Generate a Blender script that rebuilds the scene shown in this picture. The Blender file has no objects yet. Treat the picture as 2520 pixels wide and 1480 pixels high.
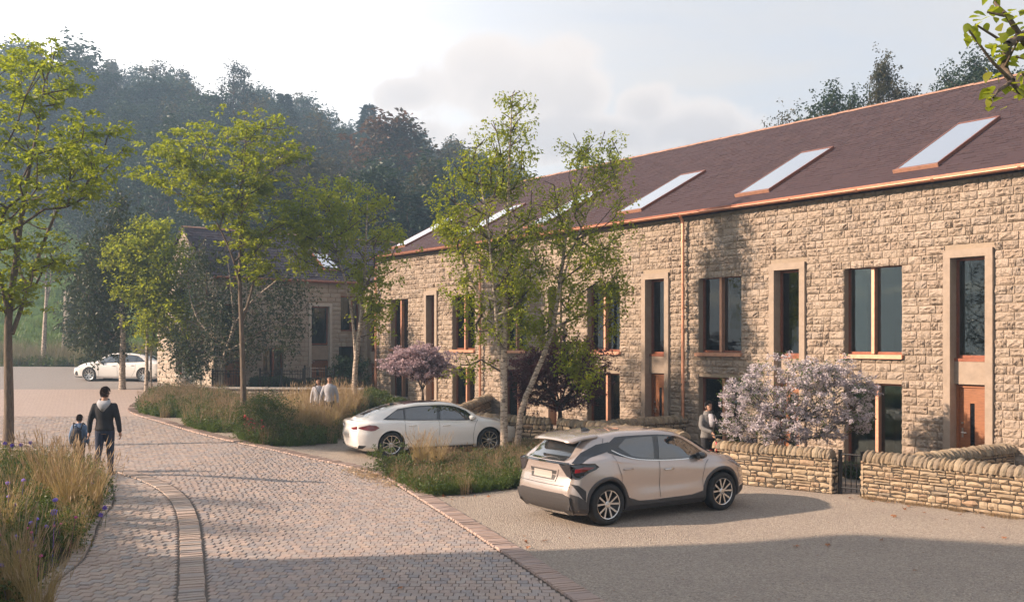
import bpy, bmesh, math, random
import numpy as np
from mathutils import Vector, Matrix
from mathutils.geometry import delaunay_2d_cdt

RNG = np.random.default_rng(7)
random.seed(7)
R = math.radians
scene = bpy.context.scene
COL = scene.collection

HAZE = 0.0019
# ------------------------------------------------------------------ camera
CAM_H = 3.2
FPX = 2380.0            # focal length in units of a 2520 px wide frame
HZN = 840.0             # horizon row in that frame
cam_d = bpy.data.cameras.new('camera')
cam_d.sensor_width = 36.0
cam_d.lens = 36.0 * FPX / 2520.0
cam_d.shift_y = (HZN - 740.0) / 2520.0
cam_d.clip_start = 0.1
cam_d.clip_end = 3000.0
cam = bpy.data.objects.new('camera', cam_d)
cam.location = (0, 0, CAM_H)
cam.rotation_euler = (R(90), 0, 0)
COL.objects.link(cam)
scene.camera = cam

# ------------------------------------------------------------------ world
SUN_AZ = -100.0          # degrees from +Y, negative = to the left
SUN_EL = 25.0
world = bpy.data.worlds.new('World')
scene.world = world
world.use_nodes = True
wn = world.node_tree.nodes; wl = world.node_tree.links
wn.clear()
w_out = wn.new('ShaderNodeOutputWorld')
w_bg = wn.new('ShaderNodeBackground'); w_bg.inputs['Strength'].default_value = 0.115
wl.new(w_bg.outputs[0], w_out.inputs['Surface'])
sky = wn.new('ShaderNodeTexSky'); sky.sky_type = 'NISHITA'
sky.sun_disc = False
sky.sun_elevation = R(SUN_EL); sky.sun_rotation = R(SUN_AZ)
sky.air_density = 1.0; sky.dust_density = 1.6; sky.ozone_density = 2.2

def wm(op, a, b=None, c=None, clamp=False):
    n = wn.new('ShaderNodeMath'); n.operation = op; n.use_clamp = clamp
    for i, v in enumerate((a, b, c)):
        if v is None: continue
        if isinstance(v, (int, float)): n.inputs[i].default_value = v
        else: wl.new(v, n.inputs[i])
    return n.outputs[0]

def wmix(fac, a, b):
    n = wn.new('ShaderNodeMix'); n.data_type = 'RGBA'
    if isinstance(fac, (int, float)): n.inputs['Factor'].default_value = fac
    else: wl.new(fac, n.inputs['Factor'])
    for k, v in ((6, a), (7, b)):
        if isinstance(v, tuple): n.inputs[k].default_value = (*v, 1)
        else: wl.new(v, n.inputs[k])
    return n.outputs[2]

w_tc = wn.new('ShaderNodeTexCoord')
w_sep = wn.new('ShaderNodeSeparateXYZ'); wl.new(w_tc.outputs['Generated'], w_sep.inputs[0])
dx_, dy_, dz_ = w_sep.outputs
# veil of thin high cloud, streaked towards the horizon; denser low down
zpos = wm('MAXIMUM', dz_, 0.03)
w_cmb = wn.new('ShaderNodeCombineXYZ')
wl.new(wm('DIVIDE', dx_, wm('ADD', zpos, 0.12)), w_cmb.inputs[0])
wl.new(wm('DIVIDE', dy_, wm('ADD', zpos, 0.12)), w_cmb.inputs[1])
nz = wn.new('ShaderNodeTexNoise'); nz.inputs['Scale'].default_value = 1.1
nz.inputs['Detail'].default_value = 7; nz.inputs['Roughness'].default_value = 0.62; nz.inputs['Distortion'].default_value = 0.6
wl.new(w_cmb.outputs[0], nz.inputs['Vector'])
veil = wm('MULTIPLY_ADD', nz.outputs['Fac'], 2.2, -0.62, clamp=True)
hazef = wm('SUBTRACT', 1.0, wm('MULTIPLY', dz_, 1.2), clamp=True)
veil = wm('MULTIPLY_ADD', veil, 0.40, wm('MULTIPLY_ADD', hazef, 0.38, 0.46), clamp=True)
# bright glow painted into the thin cloud at front left, away from the sun
gx, gy, gz_ = -math.sin(R(33)) * math.cos(R(14)), math.cos(R(33)) * math.cos(R(14)), math.sin(R(14))
dotg = wm('ADD', wm('ADD', wm('MULTIPLY', dx_, gx), wm('MULTIPLY', dy_, gy)), wm('MULTIPLY', dz_, gz_))
glow = wm('POWER', wm('MAXIMUM', dotg, 0.0), 13.0)
veil_val = wm('MULTIPLY_ADD', glow, 7.0, 2.9)
w_vc = wn.new('ShaderNodeVectorMath'); w_vc.operation = 'SCALE'
w_vc.inputs[0].default_value = (1.05, 0.99, 0.955)
wl.new(veil_val, w_vc.inputs['Scale'])
col = wmix(wm('MAXIMUM', veil, wm('MULTIPLY', glow, 0.9, clamp=True)), sky.outputs[0], w_vc.outputs[0])
# cumulus banks: soft ellipses broken up by noise, in directions of the world
nz2 = wn.new('ShaderNodeTexNoise'); nz2.inputs['Scale'].default_value = 9.0
nz2.inputs['Detail'].default_value = 8; nz2.inputs['Roughness'].default_value = 0.55
wl.new(w_tc.outputs['Generated'], nz2.inputs['Vector'])
nz3 = wn.new('ShaderNodeTexNoise'); nz3.inputs['Scale'].default_value = 26.0
nz3.inputs['Detail'].default_value = 6
wl.new(w_tc.outputs['Generated'], nz3.inputs['Vector'])
ys = wm('MAXIMUM', dy_, 0.02)
az = wm('DIVIDE', dx_, ys); el = wm('DIVIDE', dz_, ys)
front = wm('GREATER_THAN', dy_, 0.05)
def px_az(x): return (x - 1260) / FPX
def px_el(y): return (HZN - y) / FPX
tot = None
shade = None
for (cx, cy, rx, ry) in ((1255, 215, 250, 110), (1180, 160, 110, 75), (1420, 225, 90, 75), (1010, 230, 90, 45),
                         (1690, 320, 190, 80), (1590, 265, 80, 60), (1480, 330, 220, 50),
                         (1330, 330, 330, 60), (-900, 120, 420, 130), (3500, 250, 500, 120), (2900, 520, 420, 60)):
    ex = wm('DIVIDE', wm('SUBTRACT', az, px_az(cx)), rx / FPX)
    eyv = wm('SUBTRACT', el, px_el(cy))
    ey = wm('DIVIDE', eyv, ry / FPX)
    rr = wm('SQRT', wm('ADD', wm('MULTIPLY', ex, ex), wm('MULTIPLY', ey, ey)))
    e = wm('SUBTRACT', 1.0, rr)
    tot = e if tot is None else wm('MAXIMUM', tot, e)
nn = wm('ADD', wm('MULTIPLY_ADD', nz2.outputs['Fac'], 1.3, -0.65), wm('MULTIPLY_ADD', nz3.outputs['Fac'], 0.8, -0.4))
cm = wm('MULTIPLY', wm('SMOOTH_MIN', wm('MULTIPLY', wm('ADD', wm('ADD', tot, wm('MULTIPLY', nn, 1.2)), 0.13), 3.4, clamp=True), 1.0, 0.2), front, clamp=True)
cl_core = wm('MULTIPLY', wm('ADD', tot, wm('MULTIPLY', nn, 1.5)), 1.5, clamp=True)
base_f = wm('MULTIPLY', cl_core, wm('MULTIPLY_ADD', el, -6.0, 2.0, clamp=True))
cl_col = wmix(base_f, (3.95, 3.5, 3.2), (2.5, 2.26, 2.22))
col = wmix(wm('MULTIPLY', cm, 0.9), col, cl_col)
wl.new(col, w_bg.inputs['Color'])

# ------------------------------------------------------------------ sun
sun_d = bpy.data.lights.new('sun', 'SUN'); sun_d.energy = 4.7; sun_d.angle = R(1.0); sun_d.color = (1.0, 0.76, 0.575)
sun = bpy.data.objects.new('sun', sun_d)
sdir = Vector((math.sin(R(SUN_AZ)) * math.cos(R(SUN_EL)), math.cos(R(SUN_AZ)) * math.cos(R(SUN_EL)), math.sin(R(SUN_EL))))
sun.rotation_euler = (-sdir).to_track_quat('-Z', 'Y').to_euler()
sun.location = (-40, 10, 40)
COL.objects.link(sun)

scene.view_settings.view_transform = 'Standard'
scene.view_settings.look = 'None'
scene.view_settings.exposure = 1.32
scene.view_settings.gamma = 1.0
scene.view_settings.use_curve_mapping = False
scene.render.engine = 'CYCLES'
scene.cycles.max_bounces = 7
scene.cycles.diffuse_bounces = 3
scene.cycles.glossy_bounces = 3
scene.cycles.transmission_bounces = 6
scene.cycles.transparent_max_bounces = 12
scene.cycles.volume_bounces = 0
scene.cycles.use_adaptive_sampling = True
scene.cycles.adaptive_threshold = 0.02
scene.cycles.use_denoising = True
scene.cycles.caustics_reflective = False
scene.cycles.caustics_refractive = False
scene.cycles.sample_clamp_indirect = 6.0

# ------------------------------------------------------------------ terrain height
def sstep(a, b, x):
    t = np.clip((np.asarray(x, float) - a) / (b - a), 0, 1)
    return t * t * (3 - 2 * t)

def gz(X, Y):
    X = np.asarray(X, float); Y = np.asarray(Y, float)
    s = 2.0 * np.logaddexp(0, (np.minimum(Y, 62) - 26.0) / 2.0)
    base = 0.040 * s * (0.35 + 0.65 * sstep(8, -2, X)) + 0.3 * sstep(-3.0, -8.0, X) * sstep(-5, 10, Y)
    r = X / np.maximum(Y, 20.0)
    k = np.interp(r, [-0.75, -0.5, -0.4, -0.27, -0.1, 0.0, 0.12, 0.5], [0.42, 0.44, 0.40, 0.36, 0.27, 0.20, 0.05, 0.03])
    d = np.maximum(Y - 60.0, 0)
    dd = np.minimum(d, 95.0)
    hill = k * dd * dd / (dd + 14.0) - 0.12 * np.maximum(d - 100.0, 0)
    return base + hill * (Y > 0)

def at(x, y, dz=0.0):
    """ground point seen at column x, row y of the 2520x1480 frame"""
    z = 0.0; X = Y = 0.0
    for _ in range(40):
        Y = FPX * (CAM_H - z) / (y - HZN); X = (x - 1260) / FPX * Y
        z = 0.5 * z + 0.5 * float(gz(X, Y))
    return np.array([X, Y, float(gz(X, Y)) + dz])

def pin(x, Y):
    """point on the ground at column x and depth Y"""
    X = (x - 1260) / FPX * Y
    return np.array([X, Y, float(gz(X, Y))])

def proj(P):
    P = np.atleast_2d(P)
    Y = np.maximum(P[:, 1], 0.05)
    return 1260 + FPX * P[:, 0] / Y, HZN - FPX * (P[:, 2] - CAM_H) / Y, P[:, 1]

# ------------------------------------------------------------------ mesh helpers
def mk(name, V, F, mat=None, smooth=False, mats=None, mi=None, uv=None):
    me = bpy.data.meshes.new(name)
    V = np.ascontiguousarray(V, dtype=np.float32)
    if isinstance(F, np.ndarray):
        n, k = F.shape
        me.vertices.add(len(V)); me.vertices.foreach_set('co', V.ravel())
        me.loops.add(n * k); me.loops.foreach_set('vertex_index', F.astype(np.int32).ravel())
        me.polygons.add(n)
        me.polygons.foreach_set('loop_start', np.arange(0, n * k, k, dtype=np.int32))
    else:
        me.from_pydata(V.tolist(), [], F)
    for m in (mats or ([mat] if mat else [])): me.materials.append(m)
    if mi is not None: me.polygons.foreach_set('material_index', np.asarray(mi, dtype=np.int32))
    me.update(calc_edges=True)
    me.polygons.foreach_set('use_smooth', np.full(len(me.polygons), smooth))
    return me

def tag(o, label=None, cat=None, group=None, kind=None):
    if label: o['label'] = label
    if cat: o['category'] = cat
    if group: o['group'] = group
    if kind: o['kind'] = kind
    return o

def link(name, me, parent=None, kind=None):
    o = bpy.data.objects.new(name, me); COL.objects.link(o)
    if parent is not None: o.parent = parent
    if kind: o['kind'] = kind
    return o

class MB:
    """collects quads/tris; local or world coordinates"""
    def __init__(s): s.V = []; s.F = []; s.n = 0; s.mi = []
    def add(s, V, F, mi=0):
        V = np.asarray(V, float)
        s.V.append(V)
        for f in (F.tolist() if isinstance(F, np.ndarray) else F): s.F.append([i + s.n for i in f]); s.mi.append(mi)
        s.n += len(V); return s
    def box(s, a, b, mi=0, M=None):
        x0, y0, z0 = a; x1, y1, z1 = b
        V = np.array([(x0,y0,z0),(x1,y0,z0),(x1,y1,z0),(x0,y1,z0),(x0,y0,z1),(x1,y0,z1),(x1,y1,z1),(x0,y1,z1)], float)
        if M is not None: V = V @ M[:3,:3].T + M[:3,3]
        return s.add(V, [(0,3,2,1),(4,5,6,7),(0,1,5,4),(1,2,6,5),(2,3,7,6),(3,0,4,7)], mi)
    def tube(s, pts, rad, n=8, mi=0, closed=False, cap=True):
        pts = np.asarray(pts, float); m = len(pts)
        rad = np.full(m, rad) if np.isscalar(rad) else np.asarray(rad, float)
        if closed: tan = np.roll(pts, -1, 0) - np.roll(pts, 1, 0)
        else: tan = np.gradient(pts, axis=0)
        tan /= np.maximum(np.linalg.norm(tan, axis=1, keepdims=True), 1e-9)
        ref = np.array([0, 0, 1.0]) if abs(tan[0][2]) < 0.9 else np.array([1.0, 0, 0])
        V = []
        for i in range(m):
            a = np.cross(tan[i], ref); a /= max(np.linalg.norm(a), 1e-9); b = np.cross(tan[i], a)
            ref = -b if False else ref
            th = np.linspace(0, 2*np.pi, n, endpoint=False)
            V.append(pts[i] + rad[i] * (np.cos(th)[:, None]*a + np.sin(th)[:, None]*b))
        V = np.concatenate(V); F = []
        rng = range(m if closed else m - 1)
        for i in rng:
            j = (i + 1) % m
            for k in range(n):
                F.append((i*n+k, i*n+(k+1) % n, j*n+(k+1) % n, j*n+k))
        if cap and not closed:
            F.append(tuple(range(n))[::-1]); F.append(tuple((m-1)*n+k for k in range(n)))
        return s.add(V, F, mi)
    def lathe(s, prof, n=24, M=None, mi=0, axis='z'):
        prof = np.asarray(prof, float); th = np.linspace(0, 2*np.pi, n, endpoint=False); V = []
        for r, h in prof:
            if axis == 'z': V.append(np.stack([r*np.cos(th), r*np.sin(th), np.full(n, h)], 1))
            else: V.append(np.stack([r*np.cos(th), np.full(n, h), r*np.sin(th)], 1))
        V = np.concatenate(V)
        if M is not None: V = V @ M[:3,:3].T + M[:3,3]
        F = []
        for i in range(len(prof)-1):
            for k in range(n): F.append((i*n+k, i*n+(k+1) % n, (i+1)*n+(k+1) % n, (i+1)*n+k))
        return s.add(V, F, mi)
    def get(s): return np.concatenate(s.V), s.F
    def mesh(s, name, mat=None, smooth=False, mats=None, off=None):
        V = np.concatenate(s.V)
        if off is not None: V = V - np.asarray(off, float)
        me = mk(name, V, s.F, mat, smooth, mats, s.mi if mats else None)
        return me

class Thing:
    def __init__(s, name, label, cat, loc=(0,0,0), rotz=0.0, group=None, kind=None):
        s.o = bpy.data.objects.new(name, None); COL.objects.link(s.o)
        s.loc = np.array(loc, float); s.o.location = loc; s.o.rotation_euler = (0, 0, rotz)
        s.o.empty_display_size = 0.3
        tag(s.o, label, cat, group, kind)
        c, n = math.cos(rotz), math.sin(rotz)
        s.Rm = np.array([[c, -n, 0], [n, c, 0], [0, 0, 1]])
    def w2l(s, V): return (np.asarray(V, float) - s.loc) @ s.Rm
    def l2w(s, V): return np.asarray(V, float) @ s.Rm.T + s.loc
    def mb(s, name, m, mat=None, smooth=False, parent=None, world=False, mats=None, kind=None):
        V = np.concatenate(m.V)
        if world: V = s.w2l(V)
        me = mk(name, V, m.F, mat, smooth, mats, m.mi if mats else None)
        return link(name, me, parent or s.o, kind)
    def raw(s, name, V, F, mat=None, smooth=False, parent=None, world=False, kind=None, mats=None, mi=None):
        if world: V = s.w2l(V)
        return link(name, mk(name, V, F, mat, smooth, mats, mi), parent or s.o, kind)

def copy_tree(o, parent=None):
    c = o.copy(); COL.objects.link(c); c.parent = parent
    for ch in list(o.children): copy_tree(ch, c)
    return c

def bevel_auto(me, w=0.01, seg=1):
    bm = bmesh.new(); bm.from_mesh(me)
    bmesh.ops.bevel(bm, geom=list(bm.edges), offset=w, segments=seg, affect='EDGES', clamp_overlap=True)
    bm.to_mesh(me); bm.free(); return me

# piece placement: variants in unit space, 4x4 matrices in world space
def pieces(name, variants, Ms, mat, parent, frame=None, nind=300, stuff=None, rng=None, smooth=False, visible_only=True):
    """frame: Thing (or None = world) that the parent belongs to"""
    Ms = np.asarray(Ms, float)
    rng = rng or np.random.default_rng(1)
    vi = rng.integers(0, len(variants), len(Ms))
    P = Ms[:, :3, 3]
    sx, sy, dep = proj(P)
    vis = (dep > 1) & (sx > -40) & (sx < 2560) & (sy > -40) & (sy < 1520)
    score = np.where(vis, dep, dep + 1e5)
    order = np.argsort(score)
    ind = [i for i in order[:nind] if vis[i]]
    inds = set(ind)
    if frame is not None:
        A = np.eye(4); A[:3,:3] = frame.Rm.T; A[:3,3] = -frame.Rm.T @ frame.loc
        Ms = A @ Ms
    mes = [mk(name, v[0], v[1], mat, smooth) for v in variants]
    for i in ind:
        o = bpy.data.objects.new(name, mes[vi[i]]); COL.objects.link(o)
        o.parent = parent; o.matrix_local = Matrix(Ms[i].tolist())
    rest = np.array([i for i in range(len(Ms)) if i not in inds], int)
    if len(rest):
        Vs = []; Fs = []; n = 0
        for k, (V, F) in enumerate(variants):
            sel = rest[vi[rest] == k]
            if not len(sel): continue
            W = np.einsum('nij,vj->nvi', Ms[sel][:, :3, :3], V) + Ms[sel][:, None, :3, 3]
            F = np.asarray(F)
            FF = F[None] + (np.arange(len(sel)) * len(V))[:, None, None] + n
            Vs.append(W.reshape(-1, 3)); Fs.append(FF.reshape(-1, F.shape[1])); n += len(sel) * len(V)
        me = mk(stuff or name, np.concatenate(Vs), np.concatenate(Fs), mat, smooth)
        link(stuff or name, me, parent, 'stuff')

def tri(F):
    out = []
    for f in F:
        for k in range(1, len(f)-1): out.append((f[0], f[k], f[k+1]))
    return np.array(out)

def rock_variants(n, nx=5, nz=4, lo=0.35, hi=1.0, seed=3, edge=0.3, jit=0.06):
    """unit block x,z in -.5...5, y from 0 (back) to -1 (face)"""
    out = []
    for s in range(n):
        g = np.random.default_rng(seed*100+s)
        V = []; xs = np.linspace(-.5, .5, nx); zs = np.linspace(-.5, .5, nz)
        for j, z in enumerate(zs):
            for i, x in enumerate(xs):
                ed = i in (0, nx-1) or j in (0, nz-1)
                y = -(edge + g.uniform(-.08, .08)) if ed else -g.uniform(lo, hi)
                xx = x + (0 if ed and i in (0, nx-1) else g.uniform(-jit, jit))
                zz = z + (0 if ed and j in (0, nz-1) else g.uniform(-jit, jit))
                if ed:
                    cor = (i in (0, nx-1)) and (j in (0, nz-1))
                    xx = xx * (0.95 if cor else 0.995 - g.uniform(0, .03)); zz = zz * (0.93 if cor else 0.99 - g.uniform(0, .05))
                V.append((xx, y, zz))
        F = []
        for j in range(nz-1):
            for i in range(nx-1):
                a = j*nx+i
                if g.random() < .5: F += [(a, a+1, a+nx+1), (a, a+nx+1, a+nx)]
                else: F += [(a, a+1, a+nx), (a+1, a+nx+1, a+nx)]
        ring = [i for i in range(nx)] + [j*nx+nx-1 for j in range(1, nz)] + [(nz-1)*nx+i for i in range(nx-2, -1, -1)] + [j*nx for j in range(nz-2, 0, -1)]
        b = len(V)
        for r in ring: V.append((V[r][0], 0.0, V[r][2]))
        m = len(ring)
        for k in range(m):
            k2 = (k+1) % m
            F += [(ring[k2], ring[k], b+k), (ring[k2], b+k, b+k2)]
        out.append((np.array(V), np.array(F)))
    return out

def slab_variants(n, bev=0.06, seed=5, wob=0.02, top=1.0):
    """unit block with bevelled top: x,y in -.5...5, z 0..1"""
    out = []
    for s in range(n):
        g = np.random.default_rng(seed*100+s)
        c = np.array([(-.5,-.5),(.5,-.5),(.5,.5),(-.5,.5)])
        c = c + g.uniform(-wob, wob, c.shape)
        cen = c.mean(0)
        inn = cen + (c-cen)*(1-2*bev)
        tl = g.uniform(-.1, .1, 4)
        V = [(*p, 0) for p in c] + [(*p, .72) for p in c] + [(p[0], p[1], top+t) for p, t in zip(inn, tl)]
        F = []
        for k in range(4):
            k2 = (k+1) % 4
            F += [(k, k2, 4+k2), (k, 4+k2, 4+k), (4+k, 4+k2, 8+k2), (4+k, 8+k2, 8+k)]
        F += [(8, 9, 10), (8, 10, 11)]
        out.append((np.array(V, float), np.array(F)))
    return out

def mat4(p, ex, ey, ez):
    M = np.eye(4); M[:3,0] = ex; M[:3,1] = ey; M[:3,2] = ez; M[:3,3] = p; return M

def inpoly(px, py, poly):
    poly = np.asarray(poly); n = len(poly); c = np.zeros(px.shape, bool); j = n-1
    for i in range(n):
        xi, yi = poly[i][:2]; xj, yj = poly[j][:2]
        with np.errstate(divide='ignore', invalid='ignore'):
            cond = ((yi > py) != (yj > py)) & (px < (xj-xi)*(py-yi)/(yj-yi)+xi)
        c ^= cond; j = i
    return c

def smooth_line(pts, step=0.25):
    pts = np.asarray(pts, float); out = []
    P = np.vstack([2*pts[0]-pts[1], pts, 2*pts[-1]-pts[-2]])
    for i in range(1, len(P)-2):
        L = np.linalg.norm(P[i+1]-P[i]); m = max(2, int(L/step))
        for k in range(m):
            t = k/m
            a, b, c, d = P[i-1], P[i], P[i+1], P[i+2]
            out.append(.5*((2*b)+(-a+c)*t+(2*a-5*b+4*c-d)*t*t+(-a+3*b-3*c+d)*t**3))
    out.append(P[-2])
    return np.array(out)

def resample(line, step):
    d = np.r_[0, np.cumsum(np.linalg.norm(np.diff(line[:, :2], axis=0), axis=1))]
    n = max(2, int(d[-1]/step)+1); s = np.linspace(0, d[-1], n)
    return np.stack([np.interp(s, d, line[:, k]) for k in range(line.shape[1])], 1), s

def sheet(name, poly, spacing, dz, mat, kind='structure', label=None):
    poly = np.asarray(poly)[:, :2]
    x0, y0 = poly.min(0); x1, y1 = poly.max(0)
    gx, gy = np.meshgrid(np.arange(x0+spacing*.5, x1, spacing), np.arange(y0+spacing*.5, y1, spacing))
    gx = gx.ravel(); gy = gy.ravel(); m = inpoly(gx, gy, poly)
    n = len(poly)
    pts = [Vector(p) for p in poly.tolist()] + [Vector((a, b)) for a, b in zip(gx[m], gy[m])]
    edges = [(i, (i+1) % n) for i in range(n)]
    V, E, F, *_ = delaunay_2d_cdt(pts, edges, [list(range(n))], 1, 1e-4)
    V = np.array([(v[0], v[1]) for v in V])
    W = np.c_[V, gz(V[:, 0], V[:, 1]) + dz]
    F2 = []
    for f in F:
        a, b, c = f[:3]
        cr = (V[b][0]-V[a][0])*(V[c][1]-V[a][1])-(V[b][1]-V[a][1])*(V[c][0]-V[a][0])
        F2.append((a, b, c) if cr > 0 else (a, c, b))
    o = link(name, mk(name, W, np.array(F2), mat, True), None, kind)
    return o
# ------------------------------------------------------------------ materials
class NT:
    def __init__(s, name):
        s.m = bpy.data.materials.new(name); s.m.use_nodes = True
        s.n = s.m.node_tree.nodes; s.l = s.m.node_tree.links
        s.b = s.n['Principled BSDF']; s.out = s.n['Material Output']
    def new(s, t, **k):
        n = s.n.new(t)
        for a, v in k.items(): setattr(n, a, v)
        return n
    def lk(s, a, b): s.l.new(a, b)
    def math(s, op, a, b=None, clamp=False):
        n = s.new('ShaderNodeMath', operation=op, use_clamp=clamp)
        for i, v in enumerate((a, b)):
            if v is None: continue
            if isinstance(v, (int, float)): n.inputs[i].default_value = v
            else: s.lk(v, n.inputs[i])
        return n.outputs[0]
    def mix(s, f, a, b, mode='MIX'):
        n = s.new('ShaderNodeMix', data_type='RGBA', blend_type=mode)
        if isinstance(f, (int, float)): n.inputs['Factor'].default_value = f
        else: s.lk(f, n.inputs['Factor'])
        for k, v in ((6, a), (7, b)):
            if isinstance(v, tuple): n.inputs[k].default_value = (*v[:3], 1)
            else: s.lk(v, n.inputs[k])
        return n.outputs[2]
    def ramp(s, f, stops):
        n = s.new('ShaderNodeValToRGB'); e = n.color_ramp.elements
        while len(e) < len(stops): e.new(0.5)
        for k, (p, c) in enumerate(stops):
            e[k].position = p; e[k].color = (*c, 1)
        s.lk(f, n.inputs[0]); return n.outputs[0]
    def noise(s, scale, detail=4, rough=.6, co=None, dist=0.0):
        n = s.new('ShaderNodeTexNoise'); n.inputs['Scale'].default_value = scale
        n.inputs['Detail'].default_value = detail; n.inputs['Roughness'].default_value = rough
        n.inputs['Distortion'].default_value = dist
        s.lk(co if co is not None else s.pos(), n.inputs['Vector']); return n.outputs['Fac']
    def pos(s):
        if not hasattr(s, '_p'): s._p = s.new('ShaderNodeNewGeometry')
        return s._p.outputs['Position']
    def isl(s):
        s.pos(); return s._p.outputs['Random Per Island']
    def rnd(s):
        """per piece random: works for single objects and for joined islands"""
        oi = s.new('ShaderNodeObjectInfo')
        return s.math('FRACT', s.math('ADD', s.isl(), oi.outputs['Random']))
    def bump(s, h, strength=.4, dist=.02):
        n = s.new('ShaderNodeBump'); n.inputs['Strength'].default_value = strength; n.inputs['Distance'].default_value = dist
        s.lk(h, n.inputs['Height']); s.lk(n.outputs[0], s.b.inputs['Normal']); return n.outputs[0]
    def set(s, **k):
        for a, v in k.items():
            a = {'base': 'Base Color', 'rough': 'Roughness', 'metal': 'Metallic', 'spec': 'Specular IOR Level', 'coat': 'Coat Weight', 'coatr': 'Coat Roughness'}.get(a, a)
            if isinstance(v, tuple): s.b.inputs[a].default_value = (*v, 1)
            elif isinstance(v, (int, float)): s.b.inputs[a].default_value = v
            else: s.lk(v, s.b.inputs[a])
        return s

def stone_mat(name, cols, dark=(.10, .08, .06), moss=0.0, bs=.7, big=.8, darkamt=.35, tool=0.0):
    t = NT(name); r = t.rnd()
    c = t.ramp(r, [(i/(len(cols)-1), c) for i, c in enumerate(cols)])
    n1 = t.noise(9, 5, .65); n2 = t.noise(55, 4, .7); n3 = t.noise(big, 3)
    c = t.mix(t.math('MULTIPLY', t.math('SUBTRACT', n1, .44, True), 1.6, True), c, t.mix(.55, c, dark))
    c = t.mix(t.math('MULTIPLY', t.math('SUBTRACT', n3, .5, True), darkamt*3, True), c, t.mix(.6, c, dark))
    sp = t.math('MULTIPLY_ADD' if False else 'MULTIPLY', n2, 1.0)
    c = t.mix(t.math('MULTIPLY', t.math('SUBTRACT', n2, .55, True), 1.6, True), c, (.52, .44, .33))
    t.set(base=c, rough=.9, spec=.25)
    h = t.math('ADD', t.math('MULTIPLY', n1, .6), t.math('MULTIPLY', n2, .4))
    if tool:
        mp = t.new('ShaderNodeMapping'); t.lk(t.pos(), mp.inputs[0]); mp.inputs['Scale'].default_value = (16, 16, 4); mp.inputs['Rotation'].default_value = (.15, .1, 0)
        n4 = t.noise(1.6, 5, .6, mp.outputs[0], 1.2); h = t.math('ADD', h, t.math('MULTIPLY', n4, tool))
        c = t.mix(t.math('MULTIPLY', t.math('SUBTRACT', .38, n4, True), 3, True), c, dark); t.set(base=c)
    t.bump(h, bs, .03)
    return t.m

def plain(name, col, rough=.5, metal=0.0, var=.0, scale=8, bump=0.0, coat=0.0, spec=.5, bscale=60):
    t = NT(name)
    if var > 0:
        n = t.noise(scale, 5, .65)
        lo = tuple(max(0, v*(1-var)) for v in col); hi = tuple(min(1, v*(1+var)) for v in col)
        t.set(base=t.ramp(n, [(.3, lo), (.7, hi)]))
        rn = t.noise(scale*3, 4)
        rr = t.new('ShaderNodeMapRange'); rr.inputs['To Min'].default_value = max(.02, rough-.12); rr.inputs['To Max'].default_value = min(1, rough+.12)
        t.lk(rn, rr.inputs[0]); t.set(rough=rr.outputs[0])
    else: t.set(base=col, rough=rough)
    t.set(metal=metal, coat=coat, spec=spec)
    if bump: t.bump(t.noise(bscale, 4), bump, .01)
    return t.m

def leaf_mat(name, cols, trans=(.30, .42, .04), tw=.38, yellow=0.0, rough=.5):
    t = NT(name); r = t.rnd()
    c = t.ramp(r, [(i/(len(cols)-1), c) for i, c in enumerate(cols)])
    n = t.noise(.9, 3); c = t.mix(t.math('MULTIPLY', t.math('SUBTRACT', n, .35, True), 1.6, True), c, t.mix(.5, c, cols[0]))
    t.set(base=c, rough=rough, spec=.35)
    tr = t.new('ShaderNodeBsdfTranslucent'); 
    tc = t.mix(.45, c, trans); t.lk(tc, tr.inputs['Color'])
    ms = t.new('ShaderNodeMixShader'); ms.inputs[0].default_value = tw
    t.lk(t.b.outputs[0], ms.inputs[1]); t.lk(tr.outputs[0], ms.inputs[2]); t.lk(ms.outputs[0], t.out.inputs['Surface'])
    return t.m

def bark_birch(name):
    t = NT(name)
    mp = t.new('ShaderNodeMapping'); t.lk(t.pos(), mp.inputs[0]); mp.inputs['Scale'].default_value = (3, 3, 9)
    n = t.noise(2.2, 5, .7, mp.outputs[0]); n2 = t.noise(5, 4)
    c = t.ramp(n, [(.0, (.04, .03, .025)), (.43, (.07, .05, .04)), (.5, (.42, .35, .28)), (1, (.62, .55, .47))])
    c = t.mix(t.math('MULTIPLY', n2, .4), c, (.33, .25, .18))
    t.set(base=c, rough=.75); t.bump(n, .5, .02); return t.m

def bark(name, a=(.055, .04, .03), b=(.19, .14, .10)):
    t = NT(name)
    mp = t.new('ShaderNodeMapping'); t.lk(t.pos(), mp.inputs[0]); mp.inputs['Scale'].default_value = (14, 14, 3)
    n = t.noise(1.5, 6, .7, mp.outputs[0]); t.set(base=t.ramp(n, [(.3, a), (.7, b)]), rough=.9); t.bump(n, .9, .03); return t.m

M = {}
buff = [(.35,.28,.22), (.42,.34,.27), (.37,.30,.235), (.45,.37,.30), (.40,.315,.245), (.43,.355,.285), (.36,.30,.25)]
M['facade'] = stone_mat('sandstone_rockfaced', buff, dark=(.16,.115,.08), bs=1.0, darkamt=.12, tool=1.6)
M['mortar'] = plain('wall_mortar', (.26,.20,.15), .95, var=.3, scale=20, bump=.4)
M['reveal'] = stone_mat('sandstone_reveal', [(.30,.24,.18), (.36,.285,.215)], bs=.5)
M['farstone'] = stone_mat('sandstone_coursed', [(.38,.325,.27), (.45,.385,.32), (.42,.35,.29), (.45,.40,.335)], bs=.7)
M['caststone'] = plain('cast_stone', (.31,.245,.19), .85, var=.14, scale=5, bump=.25)
M['dry'] = stone_mat('dry_stone', [(.28,.215,.145), (.42,.33,.225), (.35,.265,.18), (.45,.36,.25), (.33,.23,.155), (.40,.32,.225), (.24,.20,.155)], dark=(.12,.09,.06), bs=.9)
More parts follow.
